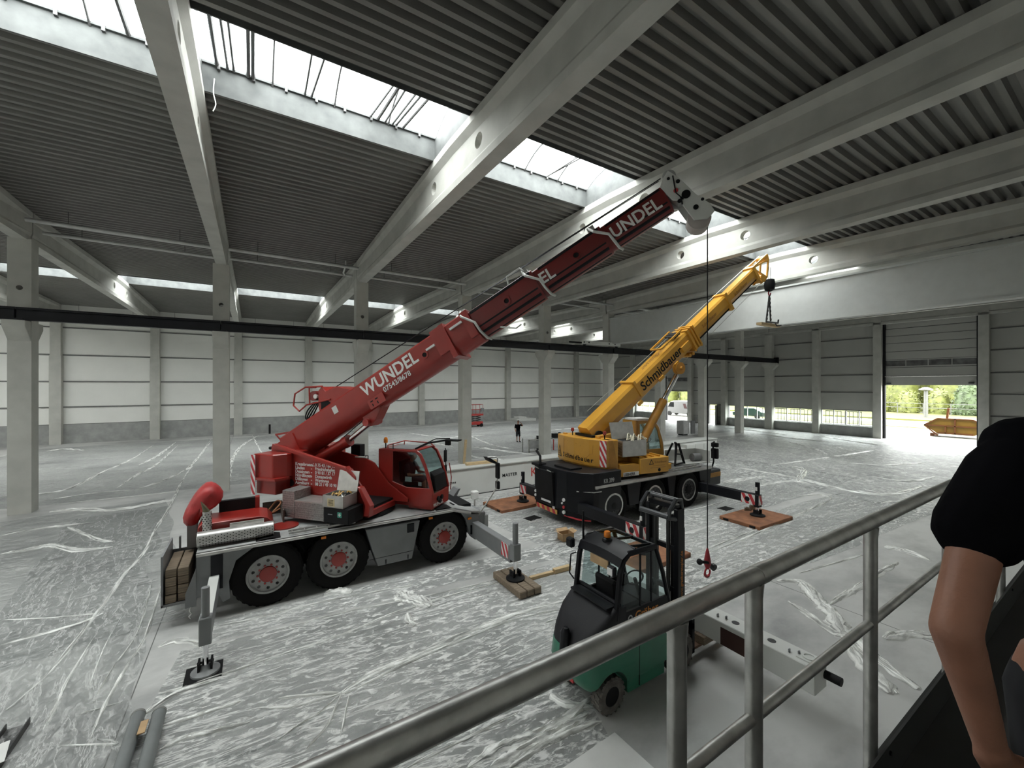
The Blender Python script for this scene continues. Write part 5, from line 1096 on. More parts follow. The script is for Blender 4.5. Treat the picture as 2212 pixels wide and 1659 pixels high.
o = MB(Matrix.Translation((8.6, 16.2, 1.2)) @ Matrix.Rotation(R(-4), 4, 'Z')).box(-0.75, 0.75, -0.1, 0.1, 0, 0.12).build('pine_block', WOODL, smooth=False, bevel=0.01); tag(o, 'pale pine beam lying on top of the white girder', 'timber')
o = MB(Matrix.Translation((10.45, 21.9, 0)) @ Matrix.Rotation(R(5), 4, 'Y')).box(-0.06, 0.06, -0.05, 0.05, 0, 1.5).build('pine_post', WOODL, smooth=False); tag(o, 'upright pine plank leaning on a column behind the girder', 'plank')
def cabinet(name, x0, x1, y0, y1, z0, z1, lab, cat, doors=2):
    r = thing(name, ((x0+x1)/2, (y0+y1)/2, z0), lab, cat); MB().box(x0, x1, y0, y1, z0, z1).build('cabinet_body', CREAM, r, smooth=False, bevel=0.01)
    for i in range(doors):
        a = x0+(x1-x0)*i/doors; b = x0+(x1-x0)*(i+1)/doors
        d = MB().box(a+0.02, b-0.02, y0-0.02, y0, z0+0.04, z1-0.04).build('door', CREAM, r, smooth=False, bevel=0.006)
        MB().box(b-0.14, b-0.1, y0-0.04, y0-0.02, (z0+z1)/2-0.06, (z0+z1)/2+0.06).build('handle', BLACKM, d, smooth=False)
    return r
cabinet('electrical_cabinet', 19.6, 21.8, 15.2, 15.75, 0.25, 0.95, 'low white electrical cabinet fixed beside the long girder', 'cabinet')
cabinet('electrical_cabinet', 22.0, 24.6, 15.3, 15.75, 0.05, 1.12, 'tall white electrical cabinet at the far end of the long girder', 'cabinet', 3)
# ================================================================ FORKLIFT (heading +X)
fk = thing('forklift', (5.0, 4.68, 0), 'green and black electric forklift with enclosed cab carrying a white beam', 'forklift')
f0, f1 = 4.2, 5.15
def fw(x, y, r, w, s):
    W = Matrix.Translation((x, y, r)) @ (Matrix() if s < 0 else Matrix.Rotation(math.pi, 4, 'Z')); k = w/2
    t = MB(W).lathe([(r*0.55, -k), (r*0.9, -k), (r, -k*0.8), (r, k*0.8), (r*0.9, k), (r*0.55, k)], (0,0,0), (0,1,0), 32, True)
    for i in range(18):
        for sg in (-1, 1):
            T = W @ Matrix.Rotation(2*math.pi*(i+0.25*sg)/18, 4, 'Y') @ Matrix.Translation((r, sg*k*0.5, 0)) @ Matrix.Rotation(sg*R(25), 4, 'X'); q = MB(T).box(-0.02, 0.014, -k*0.45, k*0.45, -0.02, 0.02); n = len(t.v); t.v += q.v; t.f += [tuple(a+n for a in f) for f in q.f]
    o = t.build('wheel', mat('dusty_tyre', (0.12, 0.11, 0.10), 0.85, var=0.4, scale=8), fk)
    MB(W).lathe([(r*0.56, -k*0.9), (r*0.5, -k*0.5), (r*0.2, -k*0.3), (0.001, -k*0.3)], (0,0,0), (0,1,0), 24).build('rim', BLACKM, o)
for y, s in ((f0+0.09, -1), (f1-0.09, 1)): fw(4.34, y, 0.25, 0.18, s)
for y, s in ((f0+0.1, -1), (f1-0.1, 1)): fw(5.93, y, 0.31, 0.2, s)
# body: horizontal sections with rounded rear
def sec(z, xr, xf, y0, y1, rad):
    pts = []
    for cx, cy, a0 in ((xr+rad, y1-rad, 90), (xr+rad, y0+rad, 180)):
        for i in range(6): a = R(a0 + 18*i); pts.append((cx + rad*math.cos(a), cy + rad*math.sin(a), z))
    return pts + [(xf, y0, z), (xf, y1, z)]
MB().loft([sec(z, xr, 5.75, f0, f1, 0.3) for z, xr in ((0.36, 3.98), (0.46, 3.88), (0.62, 3.82), (0.86, 3.86))]).build('green_body', GREEN, fk, ang=40)
gb = [q for q in col.objects if q.parent == fk and q.name.startswith('green_body')][0]
for wx, wz, wr in ((4.34, 0.27, 0.32), (5.93, 0.33, 0.38)):
    for ya_, yb_ in ((f0-0.2, f0+0.22), (f1-0.22, f1+0.2)):
        c = MB().cyl((wx, ya_, wz), (wx, yb_, wz), wr, 28).build('tmpc', None, fk, smooth=False); b = gb.modifiers.new('b', 'BOOLEAN'); b.object = c; b.solver = 'EXACT'
bpy.context.view_layer.update(); me = bpy.data.meshes.new_from_object(gb.evaluated_get(bpy.context.evaluated_depsgraph_get())); gb.modifiers.clear(); gb.data = me
for q in [q for q in col.objects if q.name.startswith('tmpc')]: bpy.data.objects.remove(q)
MB().box(4.68, 5.52, f0+0.02, f1-0.02, 0.14, 0.34).build('lower_skirt', GREEN, fk, smooth=False, bevel=0.02)
MB().box(4.9, 4.908, f0-0.003, f0+0.01, 0.2, 0.85).build('panel_seam', BLACKM, fk, smooth=False)
MB().loft([sec(z, xr, 4.62, f0, f1, rad) for z, xr, rad in ((0.86, 3.865, 0.3), (1.0, 3.91, 0.28), (1.12, 3.99, 0.24), (1.25, 4.12, 0.15), (1.38, 4.3, 0.1), (1.46, 4.42, 0.06))]).build('rear_hood', CHAR, fk, ang=50)
MB(Matrix.Translation((3.86, 4.68, 0.98))).lathe([(0.07, -0.16), (0.075, 0.1), (0.04, 0.17), (0.001, 0.18)], (0,0,0), (0.1,0,1), 14).build('hood_recess', BLACK, fk)
MB().box(4.3, 4.45, f0+0.08, f1-0.08, 1.45, 1.475).build('hood_vent', BLACK, fk, smooth=False)
MB().box(3.86, 3.9, f0+0.3, f0+0.42, 0.44, 0.49).build('rear_reflector', SIGR, fk, smooth=False)
MB().prism([(4.62, 0.86), (5.75, 0.86), (5.72, 0.98), (5.6, 1.0), (5.2, 0.95), (4.62, 1.1)], 'y', f0+0.02, f1-0.02).build('side_step', BLACKM, fk, smooth=False)
# cab frame
for y in (f0+0.035, f1-0.035):
    MB().tube([(4.44, y, 1.3), (4.53, y, 1.95), (4.6, y, 2.12), (4.72, y, 2.2), (5.3, y, 2.19)], 0.042, 8).build('rear_pillar', BLACK, fk)
    MB().tube([(5.3, y, 2.19), (5.48, y, 1.75), (5.7, y, 1.0)], 0.035, 8).build('front_pillar', BLACK, fk)
    d = MB().prism([(4.5, 1.1), (5.66, 1.1), (5.58, 1.36), (4.54, 1.36)], 'y', y-0.02, y+0.02).build('lower_door', BLACK, fk, smooth=False)
    if y < 4.6:
        text('Gr\u00e4ber', 0.17, d, (4.82, y-0.024, 1.2), (1,0,0), (0.0,0,1), ORANGE, 0.02, sx=1.05)
        MB().lathe([(0.05, 0), (0.05, 0.004), (0.03, 0.004), (0.03, 0)], (4.72, y-0.02, 1.25), (0,-1,0), 14, True).build('logo_ring', mat('grey_logo', (0.4, 0.4, 0.4), 0.5), d)
    MB().prism([(4.56, 1.38), (5.55, 1.38), (5.3, 2.13), (4.66, 2.13)], 'y', y-0.004, y+0.004).build('side_pane', GLASSC, fk, smooth=False)
    MB().box(4.95, 4.97, y-0.012, y+0.012, 1.36, 2.16).build('window_bar', BLACK, fk, smooth=False)
    MB().box(5.2, 5.215, y-0.012, y+0.012, 1.36, 2.16).build('window_bar', BLACK, fk, smooth=False)
MB().tube([(4.53, f0+0.04, 1.48), (4.53, f1-0.04, 1.48)], 0.03, 8).build('rear_sill', BLACK, fk)
rr = [(4.5, 2.04), (4.56, 2.15), (4.68, 2.215), (4.88, 2.235)]
MB().loft([[(x, y, z + 0.035*math.sin(math.pi*(y-f0)/(f1-f0))) for x, z in rr] for y in [f0+0.02+(f1-f0-0.04)*i/8 for i in range(9)]], cap=False, closed=False).build('rear_roof_shell', BLACK, fk)
for y in (f0+0.12, f0+0.47, f1-0.12): MB().tube([(4.86, y, 2.25), (5.3, y, 2.2)], 0.022, 6).build('roof_bar', BLACK, fk)
MB().tube([(4.86, f0+0.04, 2.225), (4.86, f1-0.04, 2.225)], 0.03, 8).build('roof_crossbar', BLACK, fk); MB().tube([(5.3, f0+0.04, 2.19), (5.3, f1-0.04, 2.19)], 0.035, 8).build('roof_crossbar', BLACK, fk)
MB().loft([[(4.86, y, 2.265), (5.32, y, 2.215)] for y in (f0+0.03, f1-0.03)], cap=False, closed=False).build('roof_pane', GLASSC, fk)
MB().lathe([(0.085, 0), (0.075, 0.03), (0.05, 0.045), (0.05, 0.05)], (4.74, 4.7, 2.25), (0,0,1), 18).build('beacon_base', BLACK, fk)
MB().lathe([(0.05, 0), (0.055, 0.01), (0.052, 0.075), (0.042, 0.09), (0.001, 0.092)], (4.74, 4.7, 2.3), (0,0,1), 18).build('beacon', AMBER, fk)
MB().box(4.5, 4.52, f0+0.25, f1-0.32, 1.93, 2.06).build('rear_number_board', CARD, fk, smooth=False)
MB().box(4.42, 4.5, f0+0.06, f0+0.2, 1.9, 2.04).build('work_light', BLACK, fk, smooth=False, bevel=0.015); MB().box(4.41, 4.42, f0+0.08, f0+0.18, 1.92, 2.02).build('light_lens', SIGW, fk, smooth=False)
MB().box(4.36, 4.46, f1-0.02, f1+0.12, 2.05, 2.2).build('rear_lamp', BLACK, fk, smooth=False, bevel=0.02)
MB().tube([(4.5, f1+0.02, 1.95), (4.46, f1+0.1, 1.9), (4.43, f1+0.1, 1.6), (4.46, f1+0.02, 1.52)], 0.012, 6).build('grab_handle', BLACK, fk)
MB().bar((4.6, f1-0.05, 2.1), (4.62, f1-0.02, 2.62), 0.03, 0.05).build('sensor_blade', BLACKM, fk)
MB().box(4.75, 5.2, 4.42, 4.9, 1.15, 1.3).build('seat', BLACKM, fk, smooth=False, bevel=0.04)
MB().prism([(4.68, 1.25), (4.82, 1.25), (4.76, 1.6), (4.7, 1.72), (4.62, 1.7)], 'y', 4.45, 4.88).build('seat_back', BLACKM, fk, smooth=False, bevel=0.03)
MB().tube([(5.5, 4.68, 1.1), (5.35, 4.68, 1.5)], 0.03, 8).build('steering_column', BLACKM, fk); MB().lathe([(0.14, -0.012), (0.16, 0), (0.14, 0.012), (0.125, 0)], (5.34, 4.68, 1.52), (-0.5,0,0.85), 20, True).build('steering_wheel', BLACKM, fk)
MB().box(5.35, 5.7, f0+0.1, f1-0.1, 0.95, 1.2).build('dashboard', BLACKM, fk, smooth=False)
# mast
for y in (4.36, 4.94):
    MB().box(5.98, 6.16, y-0.04, y+0.04, 0.12, 2.62).build('mast_channel', BLACK, fk, smooth=False, bevel=0.006)
    MB().box(6.02, 6.12, y+(0.07 if y < 4.6 else -0.13), y+(0.13 if y < 4.6 else -0.07), 0.2, 2.5).build('inner_channel', BLACKM, fk, smooth=False)
    MB().cyl((6.0, y+(0.16 if y < 4.6 else -0.16), 0.2), (6.0, y+(0.16 if y < 4.6 else -0.16), 2.45), 0.035, 12).build('lift_ram', DARKST, fk)
    MB().tube([(5.98, y, 2.45), (5.8, y, 2.5), (5.82, y, 2.62), (5.98, y, 2.78), (6.12, y, 2.76), (6.14, y, 2.6)], 0.035, 8).build('guard_arm', mat('grey_black_steel', (0.06, 0.063, 0.068), 0.4, 0.3), fk)
MB().box(6.0, 6.14, 4.36, 4.94, 2.6, 2.68).build('mast_crossmember', BLACK, fk, smooth=False); MB().tube([(5.8, 4.36, 2.52), (5.8, 4.94, 2.52)], 0.045, 10).build('guard_bar', mat('grey_black_steel', (0.06, 0.06, 0.06)), fk)
for x in (6.02, 6.1): MB().tube([(x, 4.36, 2.76), (x, 4.94, 2.76)], 0.025, 8).build('top_bar', mat('grey_black_steel', (0.06, 0.06, 0.06)), fk)
for z in (0.6, 1.2, 1.9): MB().box(6.0, 6.06, 4.36, 4.94, z, z+0.08).build('mast_crossmember', BLACK, fk, smooth=False)
mc = MB().box(5.99, 6.16, 4.315, 4.319, 1.1, 2.3).build('mast_decal', BLACK, fk, smooth=False)
text('www.graeberstapler.de', 0.085, mc, (6.10, 4.312, 1.12), (0,0,1), (-1,0,0), ORANGE, 0.01)
MB().box(6.05, 6.14, 4.311, 4.316, 0.95, 1.12).build('type_sticker', SIGW, fk, smooth=False)
# carriage and forks
cr = MB().box(6.2, 6.26, 4.2, 5.1, 0.22, 0.3).box(6.2, 6.26, 4.2, 5.1, 0.62, 0.72).box(6.2, 6.26, 4.2, 4.27, 0.22, 0.78).box(6.2, 6.26, 5.03, 5.1, 0.22, 0.78).box(6.2, 6.26, 4.62, 4.68, 0.22, 0.7).build('carriage', BLACK, fk, smooth=False)
for y in (4.38, 4.9):
    MB().box(6.26, 6.31, y-0.06, y+0.06, 0.14, 0.74).prism([(6.26, 0.14), (7.5, 0.145), (7.5, 0.155), (6.31, 0.19)], 'y', y-0.06, y+0.06).build('fork', mat('rusty_fork', (0.14, 0.08, 0.05), 0.6), fk, smooth=False)
# white beam carried on the forks
wb = thing('white_beam', (6.85, 4.6, 0.2), 'white steel box beam with bolt holes lying across the forklift forks', 'beam')
bb_ = MB().box(6.68, 7.05, 2.62, 6.6, 0.32, 0.70).build('beam_body', CREAM, wb, smooth=False, bevel=0.01)
MB().box(6.676, 6.68, 3.35, 4.0, 0.33, 0.62).build('dark_recess', mat('dark_brown', (0.05, 0.02, 0.015), 0.7), bb_, smooth=False)
for y in (3.85, 3.28): MB().cyl((6.87, y, 0.699), (6.87, y, 0.703), 0.06, 18).build('bolt_hole', BLACK, bb_)
for x, y in ((6.8, 4.12), (6.85, 4.0), (6.8, 3.0), (6.87, 2.9), (6.92, 3.6)): MB().box(x-0.02, x+0.02, y-0.008, y+0.008, 0.70, 0.75).build('lug', GREY, bb_, smooth=False)
MB().lathe([(0.09, 0), (0.09, 0.025), (0.065, 0.025), (0.065, 0.0)], (6.9, 2.78, 0.70), (0,0,1), 20, True).build('flange_ring', CREAM, bb_)
MB().box(6.77, 7.02, 2.66, 2.9, 0.70, 0.712).build('flange_plate', CREAM, bb_, smooth=False)
MB().cyl((7.0, 2.62, 0.52), (7.0, 2.42, 0.52), 0.06, 14).build('rubber_buffer', BLACKM, bb_)
for y in (4.35, 4.95): 
    o = MB().box(6.6, 7.1, y-0.1, y+0.1, 0.19, 0.32).build('packing_timber', WOOD, smooth=False); tag(o, 'packing timber between the forks and the white beam', 'timber', 'packing timbers on the forks')
# ================================================================ GALLERY AND RAILING
plat = tag(MB().box(-4.0, 9.0, YN, 0.63, 3.02, 3.2).build('gallery_floor', mat('dark_gallery_floor', (0.035, 0.035, 0.034), 0.7, var=0.2), smooth=False), 'dark steel gallery floor the railing stands on', 'gallery', kind='structure')
MB().box(-4.0, 9.0, 0.552, 0.56, 3.2, 3.345).build('toe_board', mat('dark_toe_board', (0.06, 0.062, 0.06), 0.5, 0.4), plat, smooth=False)
RY, RZ = 0.595, 4.18
rl = thing('guard_rail', (2.5, RY, 3.2), 'galvanised tube guard rail of the gallery', 'railing')
MB().tube([(-3.9, RY, RZ), (8.9, RY, RZ)], 0.0245, 20).build('top_rail', GALV, rl)
for x in (-0.2, 1.18): MB().tube([(x-0.02, RY, RZ), (x+0.02, RY, RZ)], 0.0262, 20).build('weld_sleeve', GALV, rl)
MB().tube([(-3.9, RY, 3.80), (8.9, RY, 3.80)], 0.0155, 14).build('mid_rail', GALV, rl)
for x in (-3.6, -2.3, -1.0, 0.82, 1.15, 1.98, 3.02, 4.3, 5.6, 6.9, 8.2):
    p = MB().cyl((x, RY, 3.1), (x, RY, RZ-0.015), 0.0218, 20).build('post', GALV, rl)
    MB().lathe([(0.0225, 0), (0.0255, 0.035)], (x, RY, RZ-0.05), (0,0,1), 18).build('weld_bead', GALV, p)
    MB().cyl((x+0.05, 0.552, 3.315), (x+0.05, 0.546, 3.315), 0.008, 8).build('bolt', BLACK, p)

# ================================================================ PEOPLE
def body(name, caps, ells, m, voxel, parent=None, smooth=6):
    q = MB()
    for p, r_, a, b in caps:
        p = Vector(p); r_ = Vector(r_); d = (r_-p); L = d.length; d = d.normalized(); n = 12
        prof = [(max(1e-4, a*math.cos(t)), -a*math.sin(t)) for t in (R(90), R(60), R(30))] + [(a, 0), (b, L)] + [(max(1e-4, b*math.cos(t)), L + b*math.sin(t)) for t in (R(30), R(60), R(90))]
        q.lathe(prof, p, d, n)
    for c, rx, ry, rz, ang in ells:
        T = Matrix.Translation(c) @ Matrix.Rotation(ang, 4, 'Z') @ Matrix.Diagonal((rx, ry, rz, 1)); s = MB(T).sphere((0,0,0), 1, 16); n = len(q.v); q.v += s.v; q.f += [tuple(i+n for i in f) for f in s.f]
    o = q.build(name, m, parent, ang=180)
    r = o.modifiers.new('remesh', 'REMESH'); r.mode = 'VOXEL'; r.voxel_size = voxel; r.use_smooth_shade = True
    s = o.modifiers.new('smooth', 'SMOOTH'); s.iterations = smooth; s.factor = 0.5
    return o
def cw_(f, r, z): return _F*f + _R*r + Vector((0, 0, z))
# the onlooker at the railing: stands sideways to the camera, left hand at his hip pocket
cX, cYy = 1.50, 0.0
PT = thing('person', (cX, cYy, 3.2), 'person in a black t-shirt standing by the gallery rail, hand at hip', 'person')
shL = cw_(0.93, 1.085, 4.485); elL = cw_(0.84, 0.905, 4.20); wrL = cw_(0.86, 1.005, 3.93); haL = cw_(0.87, 1.065, 3.85)
shR = Vector((cX, -0.21, 4.51)); elR = Vector((cX+0.04, -0.3, 4.22)); wrR = Vector((cX+0.16, -0.27, 3.98)); haR = Vector((cX+0.2, -0.25, 3.9))
def B(f, l, z): return Vector((cX + f, cYy + l, z))     # forward (+X), left (+Y)
caps = [(B(0,0,4.6), B(0.03,0,4.76), 0.062, 0.058), (shL, elL, 0.048, 0.040), (elL, wrL, 0.041, 0.027), (shR, elR, 0.056, 0.046), (elR, wrR, 0.045, 0.032)]
for l in (-0.1, 0.1): caps += [(B(0,l,4.06), B(0.02,l,3.66), 0.095, 0.062), (B(0.02,l,3.66), B(-0.02,l*1.1,3.28), 0.06, 0.042), (B(-0.04,l*1.1,3.25), B(0.17,l*1.3,3.235), 0.04, 0.033)]
def hand(caps, wr, ha, spread, curl):
    """palm from wrist to knuckles, four unequal bent fingers and a thumb"""
    d = (ha-wr).normalized(); n = d.cross(spread).normalized(); pal = wr + d*0.095
    for k, off in enumerate((-0.032, -0.011, 0.011, 0.032)):
        caps.append((wr + spread*off*0.5, pal + spread*off, 0.021, 0.0130))
        L = (0.076, 0.086, 0.08, 0.062)[k]; a = pal + spread*off; b = a + (d*0.9 + n*curl*0.45).normalized()*L*0.55; c = b + (d*0.55 + n*curl*0.85).normalized()*L*0.5
        caps.append((a, b, 0.0105, 0.0095)); caps.append((b, c, 0.0095, 0.0075))
    t0 = wr + d*0.03 - spread*0.03; t1 = t0 + (d*0.7 - spread*0.75).normalized()*0.045; t2 = t1 + (d*0.95 - spread*0.2 + n*curl*0.2).normalized()*0.032
    caps.append((t0, t1, 0.014, 0.0115)); caps.append((t1, t2, 0.0115, 0.0085))
hand(caps, wrL, haL, Vector((-0.85, 0.45, -0.2)).normalized(), 1.0)
hand(caps, wrR, haR, Vector((0.5, 0.85, 0.0)).normalized(), -1.0)
ells = [(B(0,0,4.38), 0.10, 0.165, 0.22, 0), (B(0,0,4.16), 0.095, 0.14, 0.16, 0), (B(0,0,4.04), 0.1, 0.155, 0.12, 0),
        (B(0.05,0,4.84), 0.095, 0.075, 0.115, 0), (B(0.08,0,4.78), 0.07, 0.055, 0.075, 0), (B(0.15,0,4.825), 0.022, 0.013, 0.026, 0), (B(0.05,-0.078,4.83), 0.02, 0.012, 0.033, 0), (B(0.05,0.078,4.83), 0.02, 0.012, 0.033, 0), (B(0.135,0,4.775), 0.012, 0.024, 0.008, 0)]
body('body', caps, ells, SKIN, 0.006, PT)
for l in (-1, 1): MB().sphere(B(0.133, l*0.032, 4.845), 0.012, 10).build('eye', WHITE, PT)
body('hair', [], [(B(0.032,0,4.875), 0.096, 0.082, 0.095, 0)], HAIR, 0.008, PT)
hemL = shL.lerp(elL, 0.36); hemR = shR.lerp(elR, 0.6)
body('t_shirt', [(shL + Vector((0.02, -0.03, 0.02)), hemL, 0.080, 0.078), (shR, hemR, 0.078, 0.085), (B(-0.01,0.17,4.555), B(0,-0.15,4.545), 0.075, 0.07), (B(0,0.06,4.58), B(0,-0.06,4.58), 0.062, 0.062)], [(B(0,0,4.38), 0.122, 0.188, 0.235, 0), (B(0,0,4.16), 0.118, 0.165, 0.22, 0), (B(0,0,4.0), 0.122, 0.17, 0.1, 0)], CLOTH, 0.007, PT)
body('trousers', [c for l in (-0.1, 0.1) for c in ((B(0,l,4.02), B(0.02,l,3.66), 0.108, 0.08), (B(0.02,l,3.66), B(-0.02,l*1.1,3.3), 0.078, 0.068))], [(B(0,0,4.02), 0.116, 0.168, 0.1, 0)], DENIM, 0.012, PT)
for l in (-0.1, 0.1): body('shoe', [(B(-0.05,l*1.1,3.25), B(0.18,l*1.3,3.24), 0.05, 0.04)], [], BLACKM, 0.01, PT)
# far worker taking a picture, facing the cranes
fx, fy_ = 18.5, 28.45
PF = thing('person', (fx, fy_, 0), 'person in black shorts and t-shirt holding a phone up to his face', 'person')
def P(a, b, z): return Vector((fx + a*0.85 + b*0.5, fy_ - a*0.5 + b*0.85, z))   # a = picture right, b = away
caps = [(P(0,0,1.45), P(0,0,1.58), .06, .055), (P(-.2,0,1.42), P(-.25,0,1.14), .055, .045), (P(-.25,0,1.14), P(-.2,-.05,.88), .042, .032), (P(.2,0,1.42), P(.38,-.08,1.36), .052, .045), (P(.38,-.08,1.36), P(.22,-.15,1.6), .042, .032), (P(.22,-.15,1.6), P(.18,-.16,1.66), .035, .03)]
for s, dx in ((-1, -.1), (1, .12)):
    caps += [(P(.09*s,0,.9), P(dx,0,.48), .085, .06), (P(dx,0,.48), P(dx+.01,.02,.08), .055, .04), (P(dx+.01,.05,.05), P(dx+.06,-.14,.04), .045, .035)]
body('body', caps, [(P(0,0,1.2), .17, .11, .27, -0.5), (P(0,0,.95), .155, .11, .12, -0.5), (P(0.02,-0.02,1.67), .085, .095, .115, 0), (P(0.02,-0.12,1.655), .018, .018, .025, 0)], SKIN, 0.016, PF)
body('t_shirt', [(P(-.19,0,1.42), P(-.235,0,1.22), .07, .07), (P(.19,0,1.42), P(.31,-.04,1.38), .07, .068)], [(P(0,0,1.22), .19, .13, .28, -0.5), (P(0,0,1.0), .175, .125, .14, -0.5)], CLOTH, 0.018, PF)
body('shorts', [(P(-.09,0,.9), P(-.1,0,.52), .1, .085), (P(.09,0,.9), P(.12,0,.52), .1, .085)], [(P(0,0,.92), .17, .125, .12, -0.5)], DENIM, 0.018, PF)
body('hair', [], [(P(0.02,0.0,1.71), .09, .1, .095, 0)], HAIR, 0.018, PF)
for dx in (-.1, .12): body('shoe', [(P(dx+.01,.05,.055), P(dx+.07,-.15,.045), .055, .045)], [], BLACKM, 0.016, PF)
# operator in the red cab (seated, facing the boom head)
PD = thing('person', rpt(1.1, 0.9, 1.95), 'person with grey hair in a dark t-shirt seated in the red crane cab', 'person')
def D(x, y, z): return rpt(x, y, z)
caps = [(D(1.1,.9,2.55), D(1.16,.9,2.66), .055, .055), (D(1.1,.7,2.5), D(1.2,.64,2.27), .05, .045), (D(1.2,.64,2.27), D(1.48,.7,2.28), .04, .032), (D(1.48,.7,2.28), D(1.56,.74,2.27), .03, .025), (D(1.1,1.1,2.5), D(1.2,1.15,2.27), .05, .045), (D(1.2,1.15,2.27), D(1.48,1.05,2.28), .04, .032)]
for y in (.8, 1.0): caps += [(D(1.1,y,2.1), D(1.55,y,2.12), .085, .065), (D(1.55,y,2.12), D(1.62,y,1.78), .06, .045)]
body('body', caps, [(D(1.08,.9,2.35), .12, .17, .26, SA), (D(1.19,.9,2.74), .09, .075, .115, SA), (D(1.28,.9,2.73), .018, .016, .024, SA)], SKIN, 0.014, PD)
body('t_shirt', [(D(1.1,.7,2.5), D(1.17,.66,2.36), .066, .065), (D(1.1,1.1,2.5), D(1.17,1.13,2.36), .066, .065)], [(D(1.08,.9,2.36), .14, .19, .27, SA)], mat('navy_shirt', (0.012, 0.014, 0.022), 0.9), 0.014, PD)
body('trousers', [(D(1.1,.8,2.1), D(1.54,.8,2.12), .095, .075), (D(1.1,1.0,2.1), D(1.54,1.0,2.12), .095, .075)], [], DENIM, 0.016, PD)
body('hair', [], [(D(1.165,.9,2.79), .098, .085, .09, SA)], mat('grey_hair', (0.16, 0.145, 0.13), 0.8), 0.014, PD)

# ================================================================ SMALL THINGS ON THE FLOOR
def simple(o, lab, cat, group=None): return tag(o, lab, cat, group)
for k, dx in enumerate((0.0, 0.235)):
    pr = thing('drain_pipe', (-1.36+dx, 6.4, 0), ('grey plastic drain pipe lying on the floor', 'grey plastic drain pipe with a torn label lying on the floor')[k], 'pipe'); a = (-1.36+dx*1.02, 7.66-0.1*k, 0.087); b = (-1.30+dx, 3.6, 0.087)
    MB().tube([a, b], 0.08, 22).build('pipe_wall', mat('grey_pvc', (0.17, 0.18, 0.18), 0.5, var=0.1), pr); MB().lathe([(0.083, 0), (0.083, -0.04), (0.07, -0.04), (0.07, 0)], a, (0, 1, 0), 22, True).build('pipe_mouth', mat('grey_pvc_light', (0.2, 0.2, 0.19), 0.6), pr)
o = MB().box(-1.28, -1.2, 7.1, 7.35, 0.155, 0.17).build('torn_label', CARD, smooth=False); tag(o, 'scrap of brown label paper stuck between the grey pipes', 'label')
ch = thing('steel_channel', (-2.72, 7.6, 0), 'dark steel channel with a paper sheet lying near the pipes', 'channel')
MB().box(-2.85, -2.62, 6.6, 8.4, 0.0, 0.012).box(-2.85, -2.838, 6.6, 8.4, 0, 0.09).box(-2.632, -2.62, 6.6, 8.4, 0, 0.09).build('channel_body', DARKST, ch, smooth=False)
o = MB(Matrix.Translation((-2.78, 7.75, 0.095)) @ Matrix.Rotation(R(12), 4, 'Z')).box(-0.15, 0.16, -0.22, 0.2, 0, 0.004).build('paper_sheet', WHITE, smooth=False); tag(o, 'white paper sheet lying on the dark steel channel', 'paper')
o = MB(Matrix.Translation((3.68, 3.55, 0.0)) @ Matrix.Rotation(R(2), 4, 'Z')).box(-0.5, 0.45, -0.6, 0.38, 0.002, 0.03).build('white_board', WHITE, smooth=False); tag(o, 'flat white board lying on the floor below the rail', 'board')
# cardboard box
bx_ = thing('cardboard_box', (8.05, 9.72, 0), 'open brown cardboard box standing on the floor by the yellow crane', 'box'); W = Matrix.Translation((8.05, 9.72, 0)) @ Matrix.Rotation(R(-6), 4, 'Z')
MB(W).box(-0.2, 0.2, -0.15, 0.15, 0, 0.01).box(-0.2, 0.2, -0.15, -0.143, 0, 0.22).box(-0.2, 0.2, 0.143, 0.15, 0, 0.22).box(-0.2, -0.193, -0.15, 0.15, 0, 0.22).box(0.193, 0.2, -0.15, 0.15, 0, 0.22).build('box_body', CARD, bx_, smooth=False)
for (px, py, rz, w) in ((0, -0.15, 0, 0.4), (0, 0.15, 180, 0.4), (-0.2, 0, -90, 0.3), (0.2, 0, 90, 0.3)): MB(W @ Matrix.Translation((px, py, 0.22)) @ Matrix.Rotation(R(rz), 4, 'Z') @ Matrix.Rotation(R(-25), 4, 'X')).box(-w/2, w/2, -0.13, 0, 0, 0.005).build('flap', CARD, bx_, smooth=False)
# scissor lift far away
sl = thing('scissor_lift', (21.3, 41.5, 0), 'small red scissor lift parked near the panelled wall', 'lift'); LR_ = mat('lift_red', (0.36, 0.03, 0.025), 0.5)
MB().box(20.2, 22.0, 41.1, 41.9, 0.25, 0.6).build('chassis', LR_, sl, smooth=False, bevel=0.03)
for x in (20.4, 21.8):
    for y in (41.12, 41.88): MB().cyl((x, y-0.06, 0.2), (x, y+0.06, 0.2), 0.2, 16).build('wheel', RUBBER, sl)
for k in range(3):
    for s in (-1, 1): MB().bar((21.1-0.7*s, 41.3, 0.6+k*0.22), (21.1+0.7*s, 41.3, 0.82+k*0.22), 0.06, 0.08).build('scissor_arm', DARKST, sl)
MB().box(20.2, 22.05, 41.1, 41.9, 1.28, 1.45).build('platform', LR_, sl, smooth=False)
m = MB()
for x in (20.25, 21.1, 22.0):
    for y in (41.12, 41.88): m.cyl((x, y, 1.45), (x, y, 2.5), 0.025, 8)
for z in (1.95, 2.5):
    for y in (41.12, 41.88): m.tube([(20.25, y, z), (22.0, y, z)], 0.022, 8)
    for x in (20.25, 22.0): m.tube([(x, 41.12, z), (x, 41.88, z)], 0.022, 8)
m.build('platform_rail', LR_, sl); MB().box(21.75, 22.1, 41.05, 41.25, 1.7, 2.1).build('control_box', GREY, sl, smooth=False)
